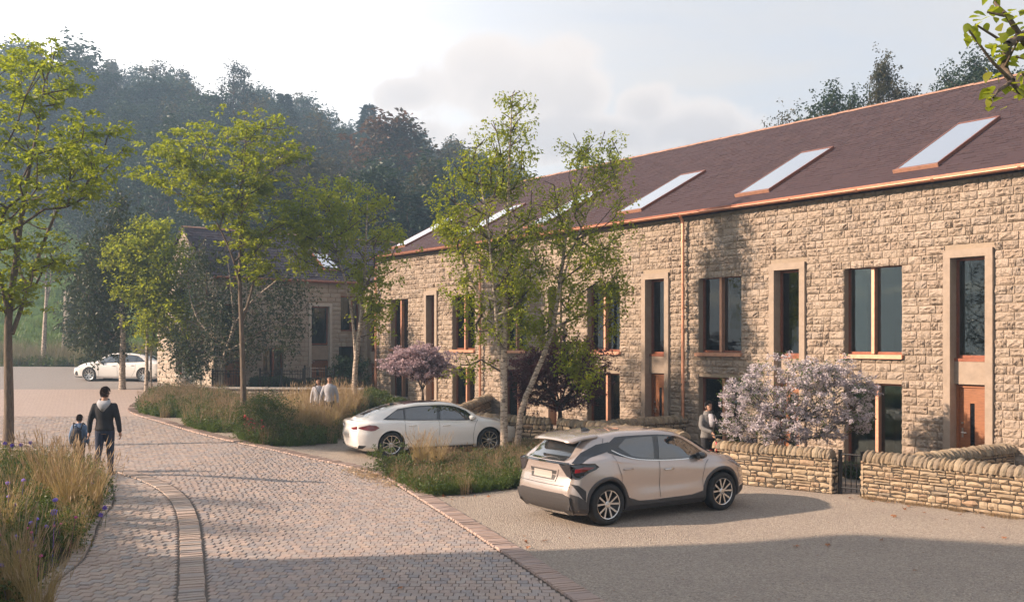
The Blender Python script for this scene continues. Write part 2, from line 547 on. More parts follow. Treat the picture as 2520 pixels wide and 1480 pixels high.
M['cope'] = stone_mat('cope_stone', [(.20,.15,.10), (.32,.245,.16), (.24,.19,.14), (.36,.29,.20), (.17,.14,.11)], dark=(.06,.05,.04), bs=1.0, darkamt=.6)
M['palestone'] = plain('pale_dressed_stone', (.50,.45,.395), .85, var=.1, scale=5, bump=.2)
M['drycore'] = plain('wall_core', (.05,.04,.03), .95)

def slate(name, cols):
    t = NT(name); r = t.rnd()
    c = t.ramp(r, [(i/(len(cols)-1), c) for i, c in enumerate(cols)])
    n = t.noise(1.2, 4); n2 = t.noise(40, 4)
    c = t.mix(t.math('MULTIPLY', n, .5), c, (.050, .036, .041))
    t.set(base=c, rough=.9, spec=.15); t.bump(n2, .35, .01); return t.m
M['slate'] = slate('roof_slate_purple', [(.054,.035,.038), (.070,.044,.046), (.060,.038,.043), (.078,.050,.050)])
M['slate_blue'] = slate('roof_slate_blue', [(.05,.045,.06), (.075,.068,.085), (.06,.052,.07)])
M['ridge'] = plain('ridge_terracotta', (.30,.17,.12), .8, var=.35, scale=7, bump=.3)
M['copper'] = plain('copper', (.62,.33,.22), .42, metal=1.0, var=.18, scale=6)
M['copperframe'] = plain('copper_brown_frame', (.26,.095,.055), .38, metal=.45, var=.2, scale=9)
M['sill'] = plain('copper_sill', (.62,.33,.22), .45, metal=.6, var=.15, scale=9)
t = NT('window_glass')
gl = t.new('ShaderNodeBsdfGlossy'); gl.inputs['Roughness'].default_value = .02; gl.inputs['Color'].default_value = (.9,.95,.95,1)
tp = t.new('ShaderNodeBsdfTransparent'); tp.inputs['Color'].default_value = (.55,.62,.60,1)
lw = t.new('ShaderNodeFresnel'); lw.inputs['IOR'].default_value = 1.75
mx = t.new('ShaderNodeMixShader'); t.lk(lw.outputs[0], mx.inputs[0]); t.lk(tp.outputs[0], mx.inputs[1]); t.lk(gl.outputs[0], mx.inputs[2])
t.lk(mx.outputs[0], t.out.inputs['Surface']); M['glass'] = t.m
t = NT('rooflight_glass'); t.set(base=(.95,.96,.98), rough=.10, metal=1.0, spec=1.0)
t.b.inputs['IOR'].default_value = 2.6
M['skyglass'] = t.m
t = NT('car_glass'); t.set(base=(.015,.02,.024), rough=.02, spec=1.0, coat=1.0); t.b.inputs['IOR'].default_value = 1.7; M['carglass'] = t.m
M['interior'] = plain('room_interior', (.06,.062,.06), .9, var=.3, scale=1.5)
M['curtain'] = plain('curtain_cloth', (.30,.31,.29), .9, var=.12, scale=30)
def wood(name, a, b):
    t = NT(name); mp = t.new('ShaderNodeMapping'); t.lk(t.pos(), mp.inputs[0]); mp.inputs['Scale'].default_value = (3, 3, 22)
    n = t.noise(2.0, 5, .6, mp.outputs[0], .4); t.set(base=t.ramp(n, [(.3, a), (.7, b)]), rough=.45, coat=.2); t.bump(n, .15, .01); return t.m
M['door'] = wood('oak_door', (.19,.07,.028), (.31,.125,.05))
M['doorframe'] = wood('oak_frame', (.22,.075,.025), (.36,.13,.045))
M['steel'] = plain('brushed_steel', (.6,.6,.58), .3, metal=1.0)
M['iron'] = plain('black_iron', (.012,.012,.013), .42, var=.2, metal=.3)

# pavings
def sett_mat(name, cols):
    t = NT(name); r = t.rnd()
    c = t.ramp(r, [(i/(len(cols)-1), c) for i, c in enumerate(cols)])
    n1 = t.noise(.55, 4); n2 = t.noise(30, 5, .7); n3 = t.noise(3.2, 4, .6)
    c = t.mix(t.math('MULTIPLY', t.math('SUBTRACT', n1, .4, True), 1.4, True), c, t.mix(.45, c, (.20,.175,.165)))
    c = t.mix(t.math('MULTIPLY', t.math('SUBTRACT', n3, .56, True), 2.5, True), c, t.mix(.5, c, (.11,.09,.08)))
    t.set(base=c, rough=.78, spec=.4); t.bump(t.math('ADD', n2, t.math('MULTIPLY', n3, .5)), .5, .012); return t.m
sc_ = [(.34,.275,.245), (.42,.325,.28), (.36,.31,.285), (.29,.265,.26), (.45,.35,.285), (.33,.28,.26), (.40,.305,.25), (.27,.25,.255), (.38,.33,.30), (.31,.245,.215)]
M['sett'] = sett_mat('sett_clay', sc_)
M['sett_path'] = sett_mat('sett_path', [(.41,.325,.275), (.46,.36,.30), (.35,.31,.285), (.44,.335,.27), (.31,.295,.29), (.48,.39,.32), (.37,.29,.25)])
M['kerb'] = sett_mat('kerb_clay', [(.36,.265,.22), (.42,.305,.25), (.38,.285,.245), (.33,.26,.235)])
t = NT('road_base')
pz = t.pos()
br = t.new('ShaderNodeTexBrick'); br.offset = .5
br.inputs['Scale'].default_value = 1.0; br.inputs['Brick Width'].default_value = .155; br.inputs['Row Height'].default_value = .175
br.inputs['Mortar Size'].default_value = .006; br.inputs['Color1'].default_value = (.36,.275,.235,1); br.inputs['Color2'].default_value = (.41,.32,.275,1)
br.inputs['Mortar'].default_value = (.20,.16,.14,1); t.lk(pz, br.inputs['Vector'])
sp = t.new('ShaderNodeSeparateXYZ'); t.lk(pz, sp.inputs[0])
far = t.new('ShaderNodeMapRange'); far.inputs['From Min'].default_value = 33.2; far.inputs['From Max'].default_value = 33.8; t.lk(sp.outputs[1], far.inputs[0])
n1 = t.noise(.5, 4); n2 = t.noise(6, 5)
c = t.mix(t.math('MULTIPLY', n1, .6), br.outputs['Color'], (.37,.30,.265))
c = t.mix(t.math('MULTIPLY', t.math('SUBTRACT', n2, .45, True), 1.2, True), c, (.28,.23,.205))
c = t.mix(far.outputs[0], (.11,.09,.075), c)
t.set(base=c, rough=.85); t.bump(br.outputs['Fac'], .3, .01); M['road'] = t.m
def gravel(name, cols, scale=45, bs=.9):
    t = NT(name)
    v = t.new('ShaderNodeTexVoronoi'); v.inputs['Scale'].default_value = scale; t.lk(t.pos(), v.inputs['Vector'])
    sepc = t.new('ShaderNodeSeparateColor'); t.lk(v.outputs['Color'], sepc.inputs[0])
    c = t.ramp(sepc.outputs[0], [(i/(len(cols)-1), c) for i, c in enumerate(cols)])
    n = t.noise(.7, 4); c = t.mix(t.math('MULTIPLY', t.math('SUBTRACT', n, .4, True), 1.8, True), c, t.mix(.5, c, cols[0]))
    n2 = t.noise(12, 5); c = t.mix(t.math('MULTIPLY', t.math('SUBTRACT', n2, .5, True), 1.5, True), c, (.16,.12,.09))
    t.set(base=c, rough=.9, spec=.3)
    hh = t.math('SUBTRACT', 1.0, v.outputs['Distance']); t.bump(t.math('ADD', hh, t.math('MULTIPLY', n2, .5)), bs, .03); return t.m
M['gravel'] = gravel('gravel', [(.24,.205,.18), (.36,.30,.25), (.45,.38,.31), (.30,.26,.23), (.52,.45,.37), (.38,.32,.26)])
M['farroad'] = gravel('road_asphalt', [(.24,.22,.21), (.30,.275,.255), (.27,.245,.23)], 60, .4)
t = NT('meadow'); n1 = t.noise(.12, 5); n2 = t.noise(2.5, 6, .7)
c = t.ramp(n1, [(.3, (.06,.12,.022)), (.55, (.09,.15,.03)), (.75, (.13,.14,.045))]); c = t.mix(t.math('MULTIPLY', n2, .7), c, (.045,.08,.018))
t.set(base=c, rough=.95, spec=.15); t.bump(n2, 1.0, .2); M['meadow'] = t.m
M['soil'] = plain('bed_soil', (.05,.037,.025), .95, var=.4, scale=12, bump=.8)
# foliage
M['maple'] = leaf_mat('maple_leaf', [(.08,.12,.010), (.15,.19,.014), (.19,.22,.014), (.10,.15,.012), (.21,.205,.012)], (.66,.76,.03), .55)
M['maple2'] = leaf_mat('maple_leaf_b', [(.08,.115,.010), (.14,.18,.014), (.16,.205,.014), (.20,.19,.012)], (.64,.72,.03), .55)
M['birchleaf'] = leaf_mat('birch_leaf', [(.08,.12,.012), (.13,.18,.015), (.165,.215,.018), (.22,.205,.018)], (.70,.76,.05), .60)
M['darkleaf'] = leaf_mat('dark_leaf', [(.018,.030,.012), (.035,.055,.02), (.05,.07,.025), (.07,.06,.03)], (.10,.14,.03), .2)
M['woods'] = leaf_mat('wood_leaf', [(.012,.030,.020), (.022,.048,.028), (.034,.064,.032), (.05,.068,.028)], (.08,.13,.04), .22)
M['woods_red'] = leaf_mat('wood_leaf_autumn', [(.03,.035,.015), (.06,.05,.02), (.14,.06,.03), (.05,.045,.02)], (.3,.12,.04), .3)
M['conifer'] = leaf_mat('conifer_needle', [(.010,.024,.018), (.018,.036,.024), (.026,.046,.028)], (.05,.08,.03), .12)
M['bronze'] = leaf_mat('bronze_leaf', [(.03,.04,.022), (.06,.055,.03), (.04,.055,.025), (.09,.07,.03)], (.22,.16,.04), .3)
M['purple'] = leaf_mat('purple_leaf', [(.045,.018,.022), (.075,.028,.035), (.10,.04,.045), (.06,.03,.035)], (.28,.06,.07), .3)
M['lilac'] = leaf_mat('lilac_blossom', [(.40,.36,.42), (.54,.49,.53), (.64,.58,.59), (.72,.66,.64)], (.65,.6,.66), .3)
M['pink'] = leaf_mat('pink_blossom', [(.38,.28,.30), (.50,.38,.41), (.60,.48,.50)], (.6,.45,.5), .25)
M['herb'] = leaf_mat('herb_leaf', [(.035,.065,.014), (.06,.10,.02), (.085,.125,.025), (.11,.125,.03)], (.2,.28,.04), .3)
M['hedge'] = leaf_mat('hedge_leaf', [(.018,.04,.016), (.03,.065,.022), (.05,.09,.03)], (.1,.18,.04), .25)
M['drygrass'] = leaf_mat('dry_grass', [(.27,.20,.085), (.40,.30,.14), (.48,.38,.20), (.33,.26,.12)], (.6,.45,.2), .4)
M['seed'] = leaf_mat('seed_head', [(.40,.30,.18), (.52,.40,.26), (.34,.24,.14)], (.7,.5,.3), .35)
M['rustgrass'] = leaf_mat('rust_grass', [(.20,.145,.075), (.30,.215,.13), (.36,.27,.17)], (.5,.36,.2), .35)
M['verge'] = leaf_mat('verge_grass', [(.16,.14,.08), (.24,.20,.12), (.10,.12,.05), (.30,.25,.16)], (.4,.36,.2), .3)
M['grass'] = leaf_mat('green_grass', [(.05,.09,.014), (.08,.13,.02), (.12,.16,.03)], (.25,.36,.05), .35)
M['flower_v'] = plain('violet_petal', (.20,.13,.55), .7, var=.3, scale=40)
M['flower_m'] = plain('magenta_petal', (.45,.06,.22), .7, var=.3, scale=40)
M['flower_r'] = plain('red_petal', (.5,.05,.06), .7, var=.3, scale=40)
M['deadleaf'] = plain('dead_leaf', (.28,.12,.05), .8, var=.4, scale=30)
M['birchbark'] = bark_birch('birch_bark')
M['bark'] = bark('maple_bark')
M['darkbark'] = bark('dark_bark', (.03,.022,.018), (.09,.065,.05))
M['twigbark'] = bark('twig_bark', (.05, .035, .028), (.13, .095, .075))
M['greybark'] = bark('grey_bark', (.10,.085,.07), (.24,.21,.18))
# cars / people
M['white'] = plain('white_paint', (.78,.76,.73), .22, coat=1.0, spec=.5)
t = NT('bronze_paint'); t.set(base=(.50,.435,.40), rough=.27, metal=.55, coat=1.0, coatr=.04); M['beige'] = t.m
M['blackplastic'] = plain('black_plastic', (.022,.022,.023), .5, var=.2, scale=20)
M['cladding'] = plain('grey_cladding', (.045,.042,.042), .5, var=.15, scale=20)
M['blackgloss'] = plain('black_gloss', (.008,.009,.012), .08, coat=1.0)
M['tyre'] = plain('tyre_rubber', (.018,.018,.018), .8, var=.25, scale=30)
M['rimdark'] = plain('rim_dark', (.03,.03,.032), .35, metal=.6)
M['alloy'] = plain('rim_alloy', (.62,.61,.60), .25, metal=.9)
M['redlens'] = plain('red_lens', (.16,.008,.012), .08, coat=1.0)
M['headlens'] = plain('headlight_lens', (.35,.36,.38), .08, coat=1.0, metal=.3)
M['chrome'] = plain('chrome', (.75,.74,.72), .12, metal=1.0)
M['plate'] = plain('number_plate', (.36,.33,.30), .5)
M['darkpaint'] = plain('dark_paint', (.012,.014,.022), .2, coat=1.0)
M['skin'] = plain('skin', (.42,.24,.165), .55, var=.08, scale=20)
M['hairbrown'] = plain('hair_brown', (.06,.03,.018), .6, var=.4, scale=60, bump=.6)
M['hairblack'] = plain('hair_black', (.015,.012,.011), .5, var=.3, scale=60, bump=.6)
M['navy'] = plain('navy_knit', (.014,.015,.020), .9, var=.2, scale=30, bump=.3)
M['greyhood'] = plain('grey_jersey', (.36,.37,.40), .95, var=.15, scale=40, bump=.3)
M['jeans'] = plain('dark_denim', (.022,.032,.065), .85, var=.3, scale=25, bump=.3)
M['denim'] = plain('light_denim', (.13,.20,.33), .85, var=.2, scale=25, bump=.3)
M['shirt'] = plain('pale_shirt', (.36,.36,.39), .85, var=.08, scale=20, bump=.3)
M['jacket'] = plain('grey_jacket', (.15,.145,.14), .85, var=.2, scale=14, bump=.4)
M['blacktrouser'] = plain('black_trousers', (.012,.013,.017), .85, var=.2, scale=20)
M['shoe'] = plain('dark_shoe', (.02,.022,.03), .6)
M['white_sole'] = plain('white_sole', (.6,.6,.58), .6)
M['backpack'] = plain('backpack_cloth', (.022,.026,.04), .8, var=.3, scale=25, bump=.3)
M['redpaint'] = plain('red_paint', (.5,.02,.03), .25, coat=1.0)
M['concrete'] = plain('concrete_cap', (.42,.40,.37), .85, var=.15, scale=4, bump=.2)
# ------------------------------------------------------------------ ground, roads
GP = np.array([10.47, 22.04]); GU = np.array([-.6062, .7953]); GN = np.array([.7953, .6062])
def build_ground():
    xs = np.r_[np.arange(-150, -60, 6), np.arange(-60, 60, 1.5), np.arange(60, 151, 6)]
    ysv = np.r_[np.arange(-60, 0, 6), np.arange(0, 70, 1.0), np.arange(70, 190, 3), np.arange(190, 262, 8)]
    X, Y = np.meshgrid(xs, ysv)
    g = np.random.default_rng(5)
    Z = gz(X, Y) - 0.07
    rough = sstep(62, 75, Y)
    Z = Z + rough * (np.sin(X*.31+Y*.22)*.35 + np.sin(X*.83-Y*.57)*.18 + g.normal(0, .06, X.shape))
    V = np.stack([X.ravel(), Y.ravel(), Z.ravel()], 1); nx = len(xs); ny = len(ysv)
    I = np.arange(nx*ny).reshape(ny, nx)
    F = np.stack([I[:-1,:-1].ravel(), I[:-1,1:].ravel(), I[1:,1:].ravel(), I[1:,:-1].ravel()], 1)
    link('ground', mk('ground', V, F, M['meadow'], True), None, 'structure')
build_ground()

kerb_px = [(1560,1580),(1410,1480),(1242,1365),(1120,1285),(1045,1237),(976,1193),(934,1170),(861,1150),(790,1134),(708,1116),(591,1091),(520,1075),(464,1060),(388,1037),(344,1024),(316,1012),(318,1000),(340,985),(362,972),(372,962)]
kerb = smooth_line([at(*p)[:2] for p in kerb_px], .2)
edge_bed = smooth_line([at(*p)[:2] for p in [(60,1560),(123,1450),(164,1409),(202,1378),(229,1325),(246,1278),(277,1240),(273,1198),(241,1172),(205,1160),(110,1146),(0,1134),(-250,1120)]], .2)
band_in = smooth_line([at(*p)[:2] for p in [(425,1600),(435,1480),(440,1380),(438,1285),(424,1240),(395,1208),(350,1184),(290,1163),(200,1134),(100,1104),(0,1082),(-250,1052)]], .2)
far_line = np.array([at(x, 957)[:2] for x in (-400, 0, 200, 372)])
# setts road polygon
def offset_line(line, d):
    t = np.gradient(line, axis=0); t /= np.linalg.norm(t, axis=1, keepdims=True)
    return line + np.stack([t[:,1], -t[:,0]], 1)*d
road_poly = np.vstack([kerb, far_line[::-1], offset_line(band_in, .345)[::-1]])
path_poly = np.vstack([band_in, edge_bed[::-1]])
road_full = np.vstack([kerb, far_line[::-1], edge_bed[::-1]])
sheet('road', road_full, .9, -.003, M['road'])
ROAD = bpy.data.objects['road']
far_poly = np.vstack([far_line, [at(372,957)[:2] + np.array([.2,.1])], [at(520,950)[:2]], [at(440,941)[:2]], [at(410,925)[:2]+np.array([0,3.])],
                      [np.array([-12.,58.5])], [np.array([-30.,60.])], [np.array([-60.,61.])], [np.array([-60.,36.])]])
sheet('far_road', far_poly, 1.5, -.004, M['farroad'])

kerb_r = offset_line(kerb, .42)
grav_poly = np.vstack([offset_line(kerb, .36)[4:], [np.array([-14.,38.5])], [np.array([-6.5,42.])], [P for P in ()] or np.array([[-6.,43.5]]),
                       np.array([[11.,23.],[16.,17.],[24.,10.],[24.,4.],[4.5,4.]])])
sheet('gravel', grav_poly, .8, -.002, M['gravel'])

# setts as real pieces
slabs = slab_variants(10, bev=.035, wob=.012)
def lay_setts(name, poly, y0, y1, w, h, parent, mat, seed, margin=.02, holes=(), stuff='setts'):
    g = np.random.default_rng(seed); Ms = []
    poly = np.asarray(poly); x0 = poly[:,0].min(); x1 = poly[:,0].max()
    nrow = int((y1-y0)/h)
    pe = np.vstack([poly, poly[:1]])[:, :2]
    def cross(y):
        y1_, y2_ = pe[:-1,1], pe[1:,1]; k = (y1_ > y) != (y2_ > y)
        return np.sort(pe[:-1,0][k]+(y-y1_[k])*(pe[1:,0][k]-pe[:-1,0][k])/(y2_[k]-y1_[k]))
    for r in range(nrow):
        y = y0 + (r+.5)*h
        A1, A2, A0 = cross(y-h*.42), cross(y+h*.42), cross(y)
        if len(A0) % 2 or len(A1) != len(A0) or len(A2) != len(A0): 
            A1 = A2 = A0
        for k in range(0, len(A0), 2):
            xa = max(A1[k], A2[k])+.012 if abs(A1[k]-A2[k]) < .5 else A0[k]; xb = min(A1[k+1], A2[k+1])-.012 if abs(A1[k+1]-A2[k+1]) < .5 else A0[k+1]
            xa = max(xa, -.56*y-.4); xb = min(xb, .56*y+.4)
            i0 = math.floor(xa/w)-1; gx_ = (np.arange(i0, i0+int((xb-xa)/w)+4)+(.5 if r % 2 else 0))*w+g.uniform(-.2, .2, int((xb-xa)/w)+4)*w
            y_ = 0; gx_ = gx_[(gx_ > xa+w*.3) & (gx_ < xb-w*.3)]; gx_ = np.r_[xa, gx_, xb]
            for a, b in zip(gx_[:-1], gx_[1:]): Ms.append(((a+b)/2, y, b-a))
    A = np.array(Ms); n = len(A)
    z = gz(A[:,0], A[:,1])
    MM = np.zeros((n,4,4)); MM[:,3,3] = 1
    ang = g.normal(0, .012, n)
    hh = h - .006 - g.uniform(0, .004, n)
    MM[:,0,0] = (A[:,2]-.007)*np.cos(ang); MM[:,0,1] = -hh*np.sin(ang)
    MM[:,1,0] = (A[:,2]-.007)*np.sin(ang); MM[:,1,1] = hh*np.cos(ang)
    MM[:,2,2] = .042 + g.uniform(-.003, .003, n)
    MM[:,2,0] = g.normal(0, .002, n); MM[:,2,1] = g.normal(0, .002, n)+ .0
    MM[:,0,3] = A[:,0]; MM[:,1,3] = A[:,1]; MM[:,2,3] = z - .03
    pieces(name, slabs, MM, mat, parent, None, 300, stuff, np.random.default_rng(seed+1))
lay_setts('sett', road_poly, 10.4, 33.5, .135, .158, ROAD, M['sett'], 11)
PATH = sheet('path', path_poly, .7, -.003, M['road'])
lay_setts('sett', path_poly, 10.4, 27.0, .15, .158, PATH, M['sett_path'], 12)

def band(name, line, width, step, mat, top, parent, seed, side=1, ybound=60, nind=300):
    pts, s = resample(line, step); g = np.random.default_rng(seed)
    t = np.gradient(pts, axis=0); t /= np.linalg.norm(t, axis=1, keepdims=True)
    nrm = np.stack([t[:,1], -t[:,0]], 1)*side
    Ms = []
    for p, tt, nn in zip(pts, t, nrm):
        if p[1] > ybound or p[1] < 9.5: continue
        c = p + nn*(width/2 + g.normal(0, .004)); z = float(gz(*c))
        Ms.append(mat4([c[0], c[1], z-.05], np.r_[tt*(step-.012), 0], np.r_[nn*(width-.015), 0], [0,0,.05+top+g.uniform(-.003,.003)]))
    pieces(name, slabs, Ms, mat, parent, None, nind, name+'s', np.random.default_rng(seed))
KERB = sheet('kerb', np.vstack([kerb, offset_line(kerb, .38)[::-1]]), .5, .004, M['road'])
band('kerb_stone', kerb, .36, .105, M['kerb'], .035, KERB, 21, 1)
band('border_stone', offset_line(band_in, -.0), .34, .12, M['sett_path'], .022, PATH, 22, 1, 34)
band('edging_stone', offset_line(edge_bed, -.2), .2, .2, M['sett_path'], .02, PATH, 23, 1, 34)
# ------------------------------------------------------------------ buildings
ROCK = rock_variants(20, 7, 5, .22, 1.0, jit=.05)
ROCKF = rock_variants(10, 4, 3, .45, .85, seed=9, edge=.4)

def slate_variants(n):
    out = []
    for s in range(n):
        g = np.random.default_rng(900+s); t0 = g.uniform(.7, 1.2)
        a = g.uniform(-.03, .03, 4)
        V = [(-.5,0,0),(.5,0,0),(.5,1,0),(-.5,1,0),(-.5+abs(a[0]),0+a[1],t0),(.5-abs(a[2]),0+a[3],t0*g.uniform(.8,1.1)),(.5,1,.05),(-.5,1,.05)]
        F = [(4,5,6),(4,6,7),(0,1,5),(0,5,4),(1,2,6),(1,6,5),(3,0,4),(3,4,7)]
        out.append((np.array(V), np.array(F)))
    return out
SLATES = slate_variants(8)

class Facade:
    """local frame: lx along the wall (right seen from outside), ly into the building, z up"""
    def __init__(s, P0, right, inn):
        s.P = np.array(P0, float); s.r = np.array(right, float); s.i = np.array(inn, float)
        s.M = np.eye(4); s.M[:2,0] = s.r; s.M[:2,1] = s.i; s.M[:2,3] = s.P
    def w(s, V):
        V = np.atleast_2d(np.asarray(V, float)); return V @ s.M[:3,:3].T + s.M[:3,3]
    def lx(s, px):
        """local x of the wall point seen at column px"""
        r = (px-1260)/FPX
        # (P.x + a r.x) = r (P.y + a r.y)
        return (r*s.P[1]-s.P[0])/(s.r[0]-r*s.r[1])
    def z(s, lx, py):
        Y = s.P[1]+lx*s.r[1]; return CAM_H+(HZN-py)*Y/FPX

def wall_with_openings(mb, fac, x0, x1, z0, z1, ops, y0, y1):
    xs = sorted({x0, x1, *[v for o in ops for v in (o[0], o[1]) if x0 < v < x1]})
    zs = sorted({z0, z1, *[v for o in ops for v in (o[2], o[3]) if z0 < v < z1]})
    for i in range(len(xs)-1):
        # merge vertical runs
        run = None
        for j in range(len(zs)):
            solid = False
            if j < len(zs)-1:
                cx = (xs[i]+xs[i+1])/2; cz = (zs[j]+zs[j+1])/2
                solid = not any(o[0] < cx < o[1] and o[2] < cz < o[3] for o in ops)
            if solid and run is None: run = zs[j]
            if not solid and run is not None:
                mb.box((xs[i], y0, run), (xs[i+1], y1, zs[j]), M=fac.M); run = None

def lay_blocks(fac, x0, x1, z0, z1, ops, ch, lmin, lmax, depth, seed, joint=.014, zmax=None, yoff=0.0, xlo=None):
    """coursed blocks around openings -> list of 4x4"""
    g = np.random.default_rng(seed); out = []
    n = int(round((z1-z0)/ch)); ch = (z1-z0)/n
    for k in range(n):
        za, zb = z0+k*ch, z0+(k+1)*ch
        a0, a1 = x0, x1
        if xlo is not None: a0, a1 = xlo((za+zb)/2 + ch*.5)
        if a1-a0 < .15: continue
        segs = [(a0, a1)]
        for o in ops:
            if o[2] < zb-ch*.35 and o[3] > za+ch*.35:
                ns = []
                for a, b in segs:
                    if o[1] <= a or o[0] >= b: ns.append((a, b))
                    else:
                        if o[0]-a > .05: ns.append((a, o[0]))
                        if b-o[1] > .05: ns.append((o[1], b))
                segs = ns
        for a, b in segs:
            x = a
            L = []
            while x < b:
                l = g.uniform(lmin, lmax)
                if b-x-l < lmin*.7: l = b-x
                L.append((x, min(x+l, b))); x += l
            for p, q in L:
                d = depth*g.uniform(.6, 1.25)
                M_ = np.eye(4)
                M_[:3,0] = fac.M[:3,0]*(q-p-joint); M_[:3,1] = fac.M[:3,1]*d; M_[2,2] = ch-joint
                c = fac.w([((p+q)/2, yoff, (za+zb)/2)])[0]; M_[:3,3] = c
                out.append(M_)
    return out

def fix_mirror(Ms):
    Ms = np.array(Ms); return Ms

# ---------- the long terrace on the right
TF = Facade(GP, -GU, GN)
EAVE, RIDGE, RD = 7.08, 11.17, 7.97
TX0, TX1 = -27.3, 6.0        # left end ... right end (beyond the frame)
terr = Thing('stone_terrace', 'long sunlit two storey terrace of rough buff sandstone with purple slate roof and copper gutter', 'building', (*GP, 0.0))
lx = TF.lx
wides = [(2078, 2220), (1720, 1825), (1446, 1526), (1240, 1296), (1114, 1169), (963, 1005)]
nars = [(2325.6, 2447.5), (1897, 1985), (1583, 1649.6), (1347, 1383), (1047.6, 1079), None]
wide = [(lx(a), lx(b)) for a, b in wides] + [(lx(2220)+3.4, lx(2220)+5.0)]
nar = [(lx(a), lx(b)) for a, b in nars[:5]]
WZ = (2.88, 5.09); LZ = (-.2, 2.17); NZ = (-.2, 5.31)
ops = [(a, b, *WZ) for a, b in wide] + [(a, b, *LZ) for a, b in wide] + [(a, b, *NZ) for a, b in nar]
wb = MB(); wall_with_openings(wb, TF, TX0, TX1, -.4, EAVE, ops, .0, .38)
# gable return at the far end and inner dark wall
wb.box((TX0, .38, -.4), (TX0+.3, 2*RD, EAVE), M=TF.M); wb.box((TX1-.3, .38, -.4), (TX1, 2*RD, EAVE), M=TF.M)
wb.box((TX0, 2*RD-.3, -.4), (TX1, 2*RD, EAVE), M=TF.M)
wall = terr.mb('wall', wb, M['reveal'], world=True)
for ex in (TX0, TX1-.3):
    m = MB(); V = TF.w([(ex, 0, EAVE), (ex, 2*RD, EAVE), (ex, RD, RIDGE-.1), (ex+.3, 0, EAVE), (ex+.3, 2*RD, EAVE), (ex+.3, RD, RIDGE-.1)])
    m.add(V, [(0,2,1),(3,4,5),(0,3,5,2),(1,2,5,4)]); terr.mb('gable', m, M['reveal'], world=True)
Ms = lay_blocks(TF, TX0, TX1, -.1, 7.02, ops, .2, .14, .46, .080, 31)
pieces('stone', ROCK, Ms, M['facade'], wall, terr, 300, 'stones', np.random.default_rng(3))

# roof
pit = math.atan2(RIDGE-EAVE, RD); sl = math.hypot(RD, RIDGE-EAVE)
rb = MB()
V = TF.w([(TX0-.05,-.22,EAVE-.11+.02),(TX1,-.22,EAVE-.09),(TX1,RD,RIDGE),(TX0-.05,RD,RIDGE),(TX0-.05,2*RD+.22,EAVE-.11),(TX1,2*RD+.22,EAVE-.11)])
rb.add(V, [(0,1,2,3),(3,2,5,4)]); rb.add(V-np.array([0,0,.12]), [(3,2,1,0),(4,5,2,3)])
rb.add(np.vstack([V[[0,3,4]], V[[0,3,4]]-np.array([0,0,.12])]), [(0,1,4,3),(1,2,5,4)])
roof = terr.mb('roof', rb, M['slate'], world=True)
upv = np.array([0, math.cos(pit), math.sin(pit)]); upn = np.array([0, -math.sin(pit), math.cos(pit)])
Wup = TF.M[:3,:3] @ upv; Wn = TF.M[:3,:3] @ upn; Wx = TF.M[:3,:3] @ np.array([1,0,0])
g = np.random.default_rng(4); Ms = []
sky_ops = [(-2.28+.02, -1.14), (-7.27, -6.12), (-12.3, -11.17), (-17.3, -16.15), (-22.3, -21.15), (-27.0, -25.9)]
sk_y0, sk_y1 = .62, 3.74
gau = .205; nrow = int((sl+.2)/gau)
for r in range(nrow):
    sd = -.22+r*gau
    ly = sd*math.cos(pit)
    x = TX0-.05+(r % 2)*.14
    while x < TX1:
        w = g.uniform(.25, .31)
        if not any(a-.05 < x+w/2 < b+.05 and sk_y0 < ly < sk_y1-.1 for a, b in sky_ops):
            P = TF.w([(x+w/2, ly, EAVE+ly*math.tan(pit)+.012)])[0]
            Ms.append(mat4(P, Wx*(w-.008), Wup*(gau*1.15), Wn*.013*g.uniform(.7,1.4)))
        x += w
pieces('slate', SLATES, Ms, M['slate'], roof, terr, 300, 'slates', g)
# ridge tiles
Ms = []
rt = []
for s in range(4):
    th = np.linspace(-1.25, 1.25, 7); V = [(x, .5*math.sin(t)/math.sin(1.25)*1.0, math.cos(t)) for x in (-.5, .5) for t in th]
    V = np.array(V); V[:,2] -= math.cos(1.25)
    if True: V[7:,2] *= 1.12
    F = [(k, k+7, k+8) for k in range(6)]+[(k, k+8, k+1) for k in range(6)]
    rt.append((V, np.array([(a, c, b) for a, b, c in F])))
x = TX0
while x < TX1:
    Ms.append(mat4(TF.w([(x+.22, RD, RIDGE-.03+g.uniform(-.006,.006))])[0], Wx*.44, TF.M[:3,1]*.26, [0,0,.12])); x += .44
pieces('ridge_tile', rt, Ms, M['ridge'], roof, terr, 300, 'ridge_tiles', g)
